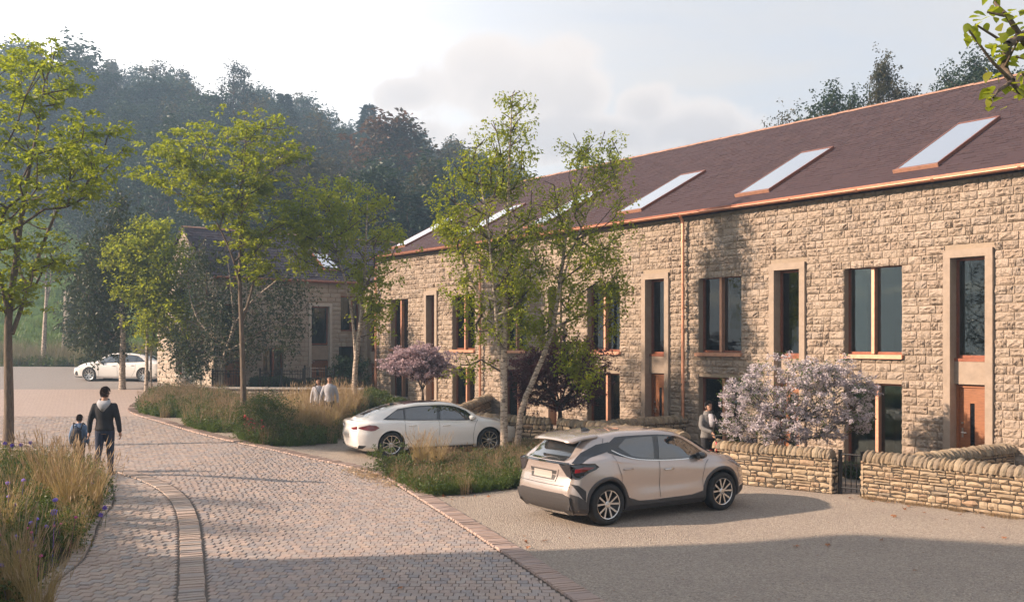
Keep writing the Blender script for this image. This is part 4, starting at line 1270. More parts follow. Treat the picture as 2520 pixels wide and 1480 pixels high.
class CarBody:
    """x forward, y left, z up. rows: (xr, xf, zfun(x), yfun(x)) from sill to roof centre"""
    def __init__(s, rows, hw, wheels, R_arch, nu=120, sub=4, rear_bulge=.10, front_bulge=.16, corner=.32, cp=2.6, fcorner=.55):
        s.rows = rows; s.hw = hw; s.rb = rear_bulge; s.fb = front_bulge; s.corner = corner; s.fc = fcorner; s.cp = cp
        u = .5-.5*np.cos(np.linspace(0, np.pi, nu)); u = .55*u+.45*np.linspace(0, 1, nu); s.u = u
        X = []; Y = []; Z = []
        for (xr, xf, zf, yf) in rows:
            x = xr+(xf-xr)*u; tr = np.clip((xr+corner-x)/corner, 0, 1); tf = np.clip((x-(xf-s.fc))/s.fc, 0, 1)
            tap = 1-.16*tr**s.cp-.30*tf**2.2
            X.append(x); Z.append(zf(x)); Y.append(yf(x)*tap)
        X, Y, Z = map(np.array, (X, Y, Z))
        n = len(rows); v = np.linspace(0, n-1, (n-1)*sub+1)
        # catmull interpolation across rows
        def ci(A):
            out = []
            for t in v:
                i = min(int(t), n-2); f = t-i; a = A[max(i-1, 0)]; b = A[i]; c = A[i+1]; d = A[min(i+2, n-1)]
                q = .5*((2*b)+(-a+c)*f+(2*a-5*b+4*c-d)*f*f+(-a+3*b-3*c+d)*f**3); l = b*(1-f)+c*f
                out.append(.55*q+.45*l)
            return np.array(out)
        s.X, s.Y, s.Z = ci(X), ci(Y), ci(Z); s.Y = np.maximum(s.Y, 0); s.Y[-1] = 0
        s.wheels = wheels; s.Ra = R_arch; s.sub = sub
    def side_y(s, x, z):
        """half width at side position (vectorised)"""
        x = np.atleast_1d(x); z = np.atleast_1d(z); out = np.zeros(len(x))
        nr = len(s.X)
        zc = np.array([np.interp(x, s.X[k], s.Z[k]) for k in range(nr)]); yc = np.array([np.interp(x, s.X[k], s.Y[k]) for k in range(nr)])
        for i in range(len(x)):
            zz = np.maximum.accumulate(zc[:, i]); out[i] = np.interp(z[i], zz+np.arange(nr)*1e-6, yc[:, i])
        return out
    def mesh(s):
        nr, nu = s.X.shape; V = np.stack([s.X, s.Y, s.Z], 2).reshape(-1, 3).copy()
        low = s.Z < s.Ra*2.2
        F = []
        ins = np.zeros((nr, nu), bool); Vg = V.reshape(nr, nu, 3)
        for (wx, wz) in s.wheels:
            d = np.hypot(Vg[:,:,0]-wx, Vg[:,:,2]-wz); m = (d < s.Ra) & low; ins |= m
        # faces: drop those fully inside, snap mixed
        inside_face = []
        for j in range(nr-1):
            for i in range(nu-1):
                q = (ins[j,i], ins[j,i+1], ins[j+1,i+1], ins[j+1,i])
                if all(q): continue
                F.append((j*nu+i, j*nu+i+1, (j+1)*nu+i+1, (j+1)*nu+i))
        used = set(k for f in F for k in f)
        for k in used:
            j, i = divmod(k, nu)
            if ins[j, i]:
                w = min(s.wheels, key=lambda w: abs(V[k,0]-w[0])); d = np.array([V[k,0]-w[0], V[k,2]-w[1]]); L = np.linalg.norm(d)+1e-9
                V[k,0], V[k,2] = w[0]+d[0]/L*s.Ra, w[1]+d[1]/L*s.Ra
        # both sides
        n = len(V); Vm = V*[1,-1,1]; VV = np.vstack([V, Vm]); FF = [f for f in F]+[tuple(a+n for a in f[::-1]) for f in F]
        # end caps
        m = 12
        for end in (0, nu-1):
            cols = []
            for j in range(nr):
                a = V[j*nu+end]; ws = np.linspace(1, -1, m+1); bul = (s.rb if end == 0 else -s.fb)
                cols.append(np.stack([a[0]-bul*(1-ws**2), a[1]*ws, np.full(m+1, a[2])], 1))
            C = np.array(cols).reshape(-1, 3); b = len(VV); VV = np.vstack([VV, C])
            for j in range(nr-1):
                for i in range(m):
                    f = (b+j*(m+1)+i, b+j*(m+1)+i+1, b+(j+1)*(m+1)+i+1, b+(j+1)*(m+1)+i)
                    FF.append(f if end == 0 else f[::-1])
        # underside
        b = len(VV); bot = V[:nu]; VV = np.vstack([VV, np.c_[bot[:,0], bot[:,1]*.97, np.full(nu, bot[:,2].min()+.03)], np.c_[bot[:,0], -bot[:,1]*.97, np.full(nu, bot[:,2].min()+.03)]])
        ok = np.all([np.abs(bot[:,0]-w[0]) > s.Ra for w in s.wheels], 0)
        for i in range(nu-1):
            if ok[i] and ok[i+1]: FF.append((b+i, b+nu+i, b+nu+i+1, b+i+1))
        me = mk('body', VV, [tuple(int(a) for a in f) for f in FF], None, True)
        bm = bmesh.new(); bm.from_mesh(me); bmesh.ops.remove_doubles(bm, verts=bm.verts, dist=.0015); bmesh.ops.recalc_face_normals(bm, faces=bm.faces); bm.to_mesh(me); bm.free()
        me.polygons.foreach_set('use_smooth', np.ones(len(me.polygons), bool)); return me
    def patch(s, poly, off=.006, side=1, dens=.06, thick=True):
        """polygon (x,z) laid on the side"""
        poly = [tuple(p) for p in poly]; n = len(poly); P = np.array(poly)
        # densify the outline
        dp = []
        for i in range(n):
            a, b = P[i], P[(i+1) % n]; k = max(1, int(np.linalg.norm(b-a)/dens)); dp += [a+(b-a)*t/k for t in range(k)]
        dp = np.array(dp); x0, z0 = dp.min(0); x1, z1 = dp.max(0)
        gx, gz2 = np.meshgrid(np.arange(x0+dens/2, x1, dens), np.arange(z0+dens/2, z1, dens)); gx = gx.ravel(); gz2 = gz2.ravel(); m = inpoly(gx, gz2, dp)
        pts = [Vector(p) for p in dp.tolist()]+[Vector((a, b)) for a, b in zip(gx[m], gz2[m])]
        Vv, E, F, *_ = delaunay_2d_cdt(pts, [(i, (i+1) % len(dp)) for i in range(len(dp))], [list(range(len(dp)))], 1, 1e-5)
        Vv = np.array([(v[0], v[1]) for v in Vv]); y = s.side_y(Vv[:,0], Vv[:,1])+off
        W = np.c_[Vv[:,0], y*side, Vv[:,1]]
        nb = len(dp); V2 = W.copy()
        rim = W[:nb].copy(); rim[:,1] -= side*(off+.012)
        VV = np.vstack([W, rim]); FF = [tuple(f) for f in F]+[(i, (i+1) % nb, len(W)+(i+1) % nb, len(W)+i) for i in range(nb)]
        return VV, FF
    def rear_x(s, z, y=None):
        """x of the rear surface at height z (centre), with bulge by y"""
        zc = s.Z[:,0]; xc = s.X[:,0]; yc = s.Y[:,0]; zz = np.maximum.accumulate(zc)+np.arange(len(zc))*1e-6
        x = np.interp(z, zz, xc); h = np.maximum(np.interp(z, zz, yc), .05)
        w = np.clip(np.asarray(y)/h, -1, 1) if y is not None else 0
        return x-s.rb*(1-w**2)
    def front_x(s, z, y=0):
        e = -1; zc = s.Z[:,e]; xc = s.X[:,e]; yc = s.Y[:,e]; zz = np.maximum.accumulate(zc)+np.arange(len(zc))*1e-6
        x = np.interp(z, zz, xc); h = np.maximum(np.interp(z, zz, yc), .05); w = np.clip(np.asarray(y)/h, -1, 1)
        return x+s.fb*(1-w**2)
    def end_patch(s, poly, off=.008, end='rear', dens=.06):
        """polygon (y,z) on the rear or front"""
        P = np.array(poly, float); n = len(P); dp = []
        for i in range(n):
            a, b = P[i], P[(i+1) % n]; k = max(1, int(np.linalg.norm(b-a)/dens)); dp += [a+(b-a)*t/k for t in range(k)]
        dp = np.array(dp); x0, z0 = dp.min(0); x1, z1 = dp.max(0)
        gx, g2 = np.meshgrid(np.arange(x0+dens/2, x1, dens), np.arange(z0+dens/2, z1, dens)); gx = gx.ravel(); g2 = g2.ravel(); m = inpoly(gx, g2, dp)
        pts = [Vector(p) for p in dp.tolist()]+[Vector((a, b)) for a, b in zip(gx[m], g2[m])]
        Vv, E, F, *_ = delaunay_2d_cdt(pts, [(i, (i+1) % len(dp)) for i in range(len(dp))], [list(range(len(dp)))], 1, 1e-5)
        Vv = np.array([(v[0], v[1]) for v in Vv])
        x = s.rear_x(Vv[:,1], Vv[:,0])-off if end == 'rear' else s.front_x(Vv[:,1], Vv[:,0])+off
        W = np.c_[x, Vv[:,0], Vv[:,1]]; nb = len(dp); rim = W[:nb].copy(); rim[:,0] += (off+.015)*(1 if end == 'rear' else -1)
        return np.vstack([W, rim]), [tuple(f) for f in F]+[(i, (i+1) % nb, len(W)+(i+1) % nb, len(W)+i) for i in range(nb)]
    def strip(s, line, w=.008, off=.004, side=1):
        L = smooth_line(np.array(line), .04); t = np.gradient(L, axis=0); t /= np.maximum(np.linalg.norm(t, axis=1, keepdims=True), 1e-9); n = np.stack([-t[:,1], t[:,0]], 1)
        A = L+n*w/2; B = L-n*w/2; V = []
        for P_ in (A, B): V.append(np.c_[P_[:,0], (s.side_y(P_[:,0], P_[:,1])+off)*side, P_[:,1]])
        k = len(L); return np.vstack(V), [(i, i+1, k+i+1, k+i) for i in range(k-1)]

def make_wheel(T, x, y, r, w, side, style, parent=None):
    """wheel with its outer face at y; side=+1 left, -1 right"""
    Mx = np.eye(4); Mx[:3,3] = (x, y, r); Mx[1,1] = side
    def tr(V): V = np.array(V, float); V[:,1] *= side; return V+[x, y, r]
    ri = style['ri']*r
    m = MB(); m.lathe([(ri, -.012), (ri+.012, .0), (r*.93, .004), (r*.985, -.02), (r, -.05), (r, -w+.04), (r*.93, -w), (ri, -w)], 40, axis='y')
    tb = MB(); V, F = m.get(); tb.add(tr(V), F); ty = T.mb('wheel', tb, M['tyre'], True)
    m = MB(); m.lathe([(.0, -.10), (ri*.9, -.10), (ri*.93, -.02), (ri, -.012), (ri, -.016), (ri*.985,-.11), (0, -.111)], 36, axis='y')
    b = MB(); V, F = m.get(); b.add(tr(V), F); T.mb('rim_barrel', b, M['rimdark'], True, parent=ty)
    m = MB(); n = style['n']
    def spoke(a0, r0, a1, r1, w0, w1, d0=-.028, d1=-.014):
        p0 = np.array([math.cos(a0)*r0, math.sin(a0)*r0]); p1 = np.array([math.cos(a1)*r1, math.sin(a1)*r1]); t = p1-p0; t /= np.linalg.norm(t); q = np.array([-t[1], t[0]])
        V = []
        for (p, ww, d) in ((p0, w0, d0), (p1, w1, d1)):
            for sgn in (1, -1):
                V.append((p[0]+q[0]*ww/2*sgn, d, p[1]+q[1]*ww/2*sgn))
            for sgn in (-1, 1):
                V.append((p[0]+q[0]*ww*.35*sgn, d-.04, p[1]+q[1]*ww*.35*sgn))
        m.add(V, [(0,1,5,4),(1,2,6,5),(2,3,7,6),(3,0,4,7)])
    for i in range(n):
        a = 2*math.pi*i/n+.3
        if style['kind'] == 'double':
            for dv in (-1, 1): spoke(a+dv*.10, .05, a+dv*style['sp'], ri*.97, .026, .034)
        elif style['kind'] == 'y':
            spoke(a, .05, a, ri*.42, .05, .045)
            for dv in (-1, 1): spoke(a, ri*.40, a+dv*.24, ri*.97, .03, .034)
        else: spoke(a, .05, a, ri*.97, .04, .028)
    m.lathe([(0, -.012), (.045, -.016), (.06, -.03), (.06, -.06)], 16, axis='y')
    m.lathe([(ri*.94, -.012), (ri*1.0, -.006), (ri*1.0, -.02), (ri*.94, -.03)], 36, axis='y')
    b = MB(); V, F = m.get(); b.add(tr(V), F); T.mb('rim', b, M['alloy'], False, parent=ty)
    return ty

def arch_liner(T, cb, side):
    for wx, wz in cb.wheels:
        th = np.linspace(-.45, math.pi+.45, 26); V = []
        for t in th:
            x = wx+cb.Ra*math.cos(t); z = wz+cb.Ra*math.sin(t); y = float(cb.side_y([x], [z])[0])
            V += [(x, (y-.004)*side, z), (x, (y-.38)*side, z)]
        F = [(2*i, 2*i+1, 2*i+3, 2*i+2) for i in range(len(th)-1)]
        c = len(V); V.append((wx, (cb.hw-.40)*side, wz)); F += [(2*i+1, 2*i+3, c) for i in range(len(th)-1)]
        T.raw('wheel_arch', V, F, M['blackplastic'])

def mirror_obj(T, x, y, z, side, mat, scale=1.0):
    m = MB(); me = MB()
    V = []; 
    n = 8
    prof = [(-.07, .55), (-.055, .9), (.0, 1.0), (.07, .8), (.11, .35)]
    for dx, s_ in prof:
        for k in range(n):
            t = 2*math.pi*k/n; V.append((x+dx*scale, y+side*(.10+math.cos(t)*.105*s_)*scale, z+.03+math.sin(t)*.07*s_*scale))
    F = [(i*n+k, i*n+(k+1) % n, (i+1)*n+(k+1) % n, (i+1)*n+k) for i in range(4) for k in range(n)]+[tuple(range(n))[::-1], tuple(4*n+k for k in range(n))]
    m.add(V, F); o = T.mb('door_mirror', m, mat, True)
    m = MB(); m.tube([(x+.02, y-side*.05, z-.06), (x+.01, y+side*.05, z-.03)], .02, 6); T.mb('mirror_arm', m, M['blackplastic'], parent=o)
    return o

def handle_obj(T, cb, x, z, side, mat):
    y = float(cb.side_y([x], [z])[0])
    m = MB(); m.tube([(x-.10, side*(y+.005), z-.005), (x-.085, side*(y+.035), z), (x+.085, side*(y+.04), z+.004), (x+.10, side*(y+.005), z)], .014, 8)
    return T.mb('door_handle', m, mat, True)

def lip(T, cb, R0, R1, mat, side, off=.012, a0=-.30, a1=math.pi+.30):
    for wx, wz in cb.wheels:
        th = np.linspace(a0, a1, 30); V = []
        for t in th:
            for k, rr in enumerate((R0, R0+.004, (R0+R1)/2, R1-.01, R1)):
                x = wx+rr*math.cos(t); z = wz+rr*math.sin(t); y = float(cb.side_y([x], [max(z, .16)])[0]); o = (-.03, off, off*1.4, off, -.005)[k]
                V.append((x, (y+o)*side, z))
        F = [(i*5+k, i*5+k+1, (i+1)*5+k+1, (i+1)*5+k) for i in range(len(th)-1) for k in range(4)]
        T.raw('arch_trim', V, F, mat, True)

def obox(T, name, pts_rear, thick, mat): pass

# ---- the beige crossover
def crossover():
    rx, fx = -2.13, 2.15; hw = .9; WB = 1.32; wr = .345
    c = lambda xs, ys: smooth_interp(xs, ys)
    zt = c([-2.1,-1.78,-1.55,-1.2,-.7,-.1,.35,.8,1.25,1.6,1.9,2.15], [1.02,1.28,1.44,1.52,1.555,1.55,1.50,1.33,1.08,1.00,.93,.80])
    hips = lambda b, a1, a2: (lambda x: b+a1*np.exp(-((x+1.32)/.42)**2)+a2*np.exp(-((x-1.34)/.42)**2))
    belt = c([-2.15,-1.75,-1.35,-.95,-.5,.0,.5,.9,1.1,1.5,1.9,2.15], [1.05,1.15,1.18,1.10,1.02,.985,.965,.955,.985,.97,.90,.77])
    rows = [
        (-1.98, 2.02, lambda x: 0*x+.20, lambda x: 0*x+.78),
        (-2.12, 2.10, c([-2.15,-1.8,-1.0,0,1.0,1.8,2.15], [.30,.28,.27,.27,.27,.27,.28]), hips(.845, .02, .02)),
        (-2.19, 2.14, lambda x: 0*x+.43, hips(.845, .045, .04)),
        (-2.20, 2.15, c([-2.2,-1.3,-.6,.2,1.3,2.15], [.60,.62,.60,.58,.62,.55]), hips(.825, .075, .065)),
        (-2.10, 2.10, c([-2.2,-1.3,-.6,.3,1.3,2.1], [.82,.82,.76,.74,.80,.70]), hips(.835, .065, .055)),
        (-2.12, 2.02, lambda x: belt(x)-.10, hips(.825, .03, .035)),
        (-2.14, 1.93, belt, c([-2.15,-1.6,-1.0,0,.8,1.0,1.5,2.0], [.66,.70,.765,.79,.79,.77,.74,.66])),
        (-1.90, 1.80, lambda x: belt(x)+np.maximum(zt(x)-belt(x)-.03, .002)*.55, c([-2.1,-1.6,-1.0,0,.8,1.1,1.6,2.0], [.60,.63,.68,.71,.70,.70,.66,.58])),
        (-1.62, 1.62, lambda x: belt(x)+np.maximum(zt(x)-belt(x)-.03, .004)*.96, c([-1.7,-1.0,0,.6,1.0,1.4,1.8], [.54,.585,.61,.60,.60,.60,.50])),
        (-1.58, 1.58, lambda x: zt(x)-.006, c([-1.7,-1,0,.8,1.6], [.42,.46,.47,.46,.42])),
        (-1.56, 1.56, zt, lambda x: 0*x),
    ]
    cb = CarBody(rows, hw, [(-WB, wr), (WB, wr)], .40, nu=150, sub=5, rear_bulge=.07, corner=.30)
    return cb, zt, belt, wr, WB
def build_crossover(loc, rotz, label):
    cb, zt, belt, wr, WB = crossover()
    T = Thing('parked_crossover', label, 'car', loc, rotz)
    me = cb.mesh(); me.materials.append(M['beige']); link('body', me, T.o)
    for side in (-1, 1):
        arch_liner(T, cb, side)
        lip(T, cb, .395, .465, M['cladding'], side)
        for wx in (-WB, WB):
            make_wheel(T, wx, side*(.895), wr, .225, side, dict(ri=.70, n=5, kind='double', sp=.30))
        # sill cladding
        V, F = cb.patch([(-.93,.19),(.90,.19),(.90,.40),(.6,.345),(-.3,.335),(-.62,.345),(-.86,.42)], .016, side); T.raw('sill_cladding', V, F, M['cladding'])
        V, F = cb.patch([(-1.70,.21),(-1.73,.33),(-1.80,.43),(-2.0,.52),(-2.17,.56),(-2.18,.30),(-2.0,.215)], .012, side); T.raw('bumper_cladding', V, F, M['cladding'])
        V, F = cb.patch([(1.74,.21),(1.72,.34),(1.86,.40),(2.08,.42),(2.10,.28),(2.0,.21)], .012, side); T.raw('bumper_cladding', V, F, M['cladding'])
        # windows (side glass with black surround)
        tb = lambda x: float(belt(x))
        def topl(x): return float(belt(x)+(zt(x)-belt(x)-.03)*.97)-.045
        xs = np.linspace(-1.02, .98, 16)
        low = [(x, tb(x)+.012) for x in np.linspace(-.98, 1.02, 14)]
        up = [(x, topl(x)) for x in np.linspace(.56, -.98, 14)]
        out = [(-1.22, 1.20)]+low+[(1.06, tb(1.06)+.02), (.80, 1.20)]+up+[(-1.15, 1.36)]
        V, F = cb.patch(out, .005, side, .05); T.raw('window_surround', V, F, M['blackgloss'])
        fw = [(-.13, tb(-.13)+.03), (.30, tb(.3)+.028), (.93, tb(.93)+.035), (.74, 1.175), (.50, topl(.5)-.035), (.15, topl(.15)-.035), (-.05, topl(-.05)-.035)]
        V, F = cb.patch(fw, .011, side, .05); T.raw('front_side_window', V, F, M['carglass'])
        rw = [(-.24, tb(-.24)+.03), (-.18, topl(-.18)-.035), (-.45, topl(-.45)-.035), (-.78, topl(-.78)-.05), (-.98, 1.28), (-.72, tb(-.72)+.05), (-.5, tb(-.5)+.035)]
        V, F = cb.patch(rw, .011, side, .05); T.raw('rear_side_window', V, F, M['carglass'])
        V, F = cb.strip([(-1.13, 1.235), (-.95, tb(-.95)+.045), (-.72, tb(-.72)+.016), (-.4, tb(-.4)+.008), (.2, tb(.2)+.006), (1.03, tb(1.0)+.01)], .016, .012, side); T.raw('chrome_strip', V, F, M['chrome'])
        # black pillar running down to the rear light
        V, F = cb.patch([(-1.20, 1.22), (-1.14, 1.38), (-1.40, 1.345), (-1.72, 1.22), (-1.92, 1.12), (-2.05, 1.05), (-1.95, 1.03), (-1.6, 1.14)], .009, side, .05); T.raw('rear_pillar', V, F, M['blackgloss'])
        # lamps
        V, F = cb.patch([(-1.52, .985), (-1.60, 1.045), (-1.86, 1.055), (-2.115, 1.03), (-2.13, .98), (-2.10, .86), (-2.06, .80), (-1.98, .80), (-1.80, .875), (-1.60, .94)], .028, side, .04)
        tl = T.raw('tail_light', V, F, M['blackgloss'], True)
        V, F = cb.patch([(-1.62, .985), (-1.85, 1.0), (-2.05, .96), (-2.06, .90), (-1.86, .925), (-1.66, .965)], .034, side, .04); T.raw('lens', V, F, M['redlens'], parent=tl)
        V, F = cb.patch([(1.62, .85), (1.50, .90), (1.72, .90), (2.02, .80), (2.06, .72), (1.86, .74)], .014, side, .04); T.raw('headlight', V, F, M['headlens'])
        V, F = cb.patch([(1.56, .905), (1.72, .91), (1.92, .87), (1.80, .86)], .016, side, .04); T.raw('indicator', V, F, M['redlens'])
        V, F = cb.patch([(-1.79, .60), (-2.0, .70), (-2.13, .72), (-2.04, .62), (-1.86, .46), (-1.80, .44)], .012, side, .04); T.raw('bumper_vent', V, F, M['blackplastic'])
        # seams
        for ln in ([(-.14,.36),(-.15,.6),(-.14,.85),(-.13, tb(-.13))], [(.88,.40),(.86,.6),(.92,.84),(1.04,.94)], [(-.86,.43),(-1.0,.62),(-1.03,.8),(-1.10,1.0),(-1.13,1.15)], [(-1.36,1.19),(-1.30,1.30),(-1.22,1.44)]):
            V, F = cb.strip(ln, .009, .0035, side); T.raw('door_seam', V, F, M['blackplastic'])
        handle_obj(T, cb, .06, .835, side, M['chrome']); handle_obj(T, cb, -.87, .90, side, M['beige'])
        mirror_obj(T, .80, side*(float(cb.side_y([.8],[.98])[0])-.01), 1.0, side, M['blackgloss'])
    # rear end
    V, F = cb.end_patch([(-.70,.19),(.70,.19),(.76,.30),(.76,.50),(.6,.55),(-.6,.55),(-.76,.50),(-.76,.30)], .014); T.raw('bumper_cladding', V, F, M['cladding'])
    V, F = cb.end_patch([(-.52,1.075),(.52,1.075),(.47,1.40),(-.47,1.40)], .012, dens=.05)
    T.raw('rear_window', V, F, M['carglass'])
    V, F = cb.end_patch([(-.69,1.035),(.69,1.035),(.66,1.062),(-.66,1.062)], .05); T.raw('boot_lip', V, F, M['blackgloss'])
    V, F = cb.end_patch([(-.36,.72),(.36,.72),(.42,.93),(-.42,.93)], .016); pr = T.raw('plate_recess', V, F, M['beige'])
    V, F = cb.end_patch([(-.33,.745),(.33,.745),(.38,.905),(-.38,.905)], .018); T.raw('recess_panel', V, F, M['cladding'], parent=pr)
    V, F = cb.end_patch([(-.26,.765),(.26,.765),(.26,.885),(-.26,.885)], .026); T.raw('number_plate', V, F, M['plate'])
    for s_ in (-1, 1):
        V, F = cb.end_patch([(s_*.45,1.03),(s_*.73,1.03),(s_*.73,.80),(s_*.62,.84)], .02); T.raw('tail_light', V, F, M['blackgloss'])
    V, F = cb.end_patch([(-.60,.185),(.60,.185),(.52,.235),(.3,.225),(-.3,.225),(-.52,.235)], .03); T.raw('chrome_trim', V, F, M['chrome'])
    V, F = cb.end_patch([(-.72,.665),(.72,.665),(.72,.672),(-.72,.672)], .012); T.raw('boot_seam', V, F, M['blackplastic'])
    # roof spoiler
    m = MB(); xs = [(-1.32, .60, 1.50), (-1.60, .585, 1.475), (-1.86, .555, 1.42), (-1.93, .50, 1.395)]
    V = []
    for (x, hw_, z) in xs:
        for w in np.linspace(-1, 1, 9): V.append((x-(0.05*(1-w*w) if x < -1.7 else 0), hw_*w, z+.030*(1-w*w)))
    for (x, hw_, z) in xs:
        for w in np.linspace(-1, 1, 9): V.append((x-(0.05*(1-w*w) if x < -1.7 else 0), hw_*w*.98, z+.03*(1-w*w)-(.012 if x < -1.9 else .045)))
    F = []
    for i in range(3):
        for k in range(8): a = i*9+k; F += [(a, a+1, a+10, a+9), (a+36, a+45, a+46, a+37)]
    F += [(27+k, 28+k, 64+k, 63+k) for k in range(8)]+[(i*9, (i+1)*9, (i+1)*9+36, i*9+36) for i in range(3)]+[(i*9+8, i*9+44, (i+1)*9+44, (i+1)*9+8) for i in range(3)]
    m.add(V, F); T.mb('roof_spoiler', m, M['beige'], True)
    m = MB(); V = []
    for (x, w, z) in ((-1.02, .012, 1.53), (-1.08, .02, 1.57), (-1.18, .02, 1.605), (-1.22, .015, 1.60), (-1.20, .03, 1.52)): V += [(x, w, z), (x, -w, z)]
    m.add(V, [(0,2,3,1),(2,4,5,3),(4,6,7,5),(6,8,9,7),(0,8,6,4,2),(1,3,5,7,9),(0,1,9,8)]); T.mb('aerial_fin', m, M['blackgloss'])
    m = MB(); zw = 1.085; P = [(float(cb.rear_x(z, y))-.03, y, z) for y, z in ((0.05, 1.08), (-.12, 1.12), (-.30, 1.11), (-.42, 1.09))]; m.tube(P, .011, 6); T.mb('rear_wiper', m, M['blackplastic'])
    # windscreen
    V = []; xs = np.linspace(.50, 1.22, 10)
    for x in xs:
        hw_ = np.interp(x, [.5, 1.22], [.55, .68])
        for w in np.linspace(-1, 1, 9): V.append((x+.0*(1-w*w), hw_*w, float(zt(x))+.010-.05*w*w*np.interp(x, [.5,1.22], [.7, 1.0])))
    T.raw('windscreen', V, [(i*9+k, i*9+k+1, (i+1)*9+k+1, (i+1)*9+k) for i in range(9) for k in range(8)], M['carglass'], True)
    return T
rearw = np.array([1.69, 16.85]); hd = np.array([.8375, .5465]); lf = np.array([-hd[1], hd[0]])
cc = rearw+hd*1.32*1.05+lf*.895*1.05
suv = build_crossover((cc[0], cc[1], 0.0), math.atan2(hd[1], hd[0]), 'beige crossover with black rear pillars and grey cladding, parked on the gravel nearest the camera')
suv.o.scale = (1.05, 1.05, 1.05)
for o_ in suv.o.children_recursive:
    if o_.type != 'MESH' or o_.name.startswith(('wheel', 'rim')): continue
    n_ = len(o_.data.vertices); a_ = np.zeros(n_*3); o_.data.vertices.foreach_get('co', a_); a_ = a_.reshape(-1, 3)
    k_ = a_[:,0] < -1.72; a_[k_,0] = -1.72+(a_[k_,0]+1.72)*.66; k_ = a_[:,2] > 1.02; a_[k_,2] = 1.02+(a_[k_,2]-1.02)*.93
    o_.data.vertices.foreach_set('co', a_.ravel()); o_.data.update()

# ---- white low cars
def saloon(kind):
    c = smooth_interp
    if kind == 'hatch':
        L0, L1, WB, wr = -2.33, 2.36, 1.4375, .335
        zt = c([-2.3,-2.1,-1.6,-1.1,-.5,0,.4,.9,1.25,1.7,2.1,2.36], [.98,1.06,1.24,1.37,1.44,1.445,1.41,1.22,1.03,.93,.83,.70])
        belt = c([-2.3,-1.9,-1.4,-.8,0,.8,1.1,1.5,2.0,2.36], [.97,.985,.98,.95,.93,.90,.93,.90,.80,.66])
    else:
        L0, L1, WB, wr = -2.45, 2.48, 1.47, .345
        zt = c([-2.42,-2.1,-1.75,-1.3,-.7,-.1,.4,.9,1.25,1.8,2.2,2.48], [1.0,1.03,1.09,1.30,1.43,1.455,1.42,1.22,1.03,.96,.87,.72])
        belt = c([-2.42,-1.9,-1.4,-.8,0,.8,1.1,1.5,2.1,2.48], [.98,1.0,.99,.965,.94,.91,.94,.93,.83,.68])
    hw = .92
    hip = lambda b, a: (lambda x: b+a*np.exp(-((x+WB)/.5)**2)+a*.8*np.exp(-((x-WB)/.5)**2))
    gh = lambda x: np.maximum(zt(x)-belt(x)-.03, .002)
    rows = [
        (L0+.22, L1-.2, lambda x: 0*x+.17, lambda x: 0*x+.78),
        (L0+.06, L1-.05, lambda x: 0*x+.26, hip(.865, .02)),
        (L0+.0, L1-.0, lambda x: 0*x+.42, hip(.885, .03)),
        (L0-.02, L1+.0, lambda x: 0*x+.60, hip(.89, .035)),
        (L0+.02, L1-.06, c([L0,-1,0,1.2,L1], [.80,.77,.74,.76,.66]), hip(.88, .035)),
        (L0+.0, L1-.16, lambda x: belt(x)-.06, hip(.845, .03)),
        (L0+.02, L1-.24, belt, c([L0,-1.6,-1,0,.8,1.1,1.6,L1], [.66,.74,.775,.80,.80,.79,.76,.66])),
        (L0+.12, L1-.34, lambda x: belt(x)+gh(x)*.55, c([L0,-1.6,-1,0,.8,1.1,1.6,L1], [.60,.64,.665,.70,.70,.72,.68,.55])),
        (L0+.2, L1-.42, lambda x: belt(x)+gh(x)*.95, c([L0,-1.6,-1,0,.8,1.1,1.6,L1], [.50,.54,.56,.585,.60,.63,.60,.48])),
        (L0+.22, L1-.44, lambda x: zt(x)-.006, c([L0,-1,0,1,L1], [.40,.42,.44,.46,.38])),
        (L0+.23, L1-.45, zt, lambda x: 0*x)]
    cb = CarBody(rows, hw, [(-WB, wr), (WB, wr)], .385, nu=140, sub=4, rear_bulge=.12, front_bulge=.2, corner=.42, cp=2.2)
    return cb, zt, belt, wr, WB, L0, L1
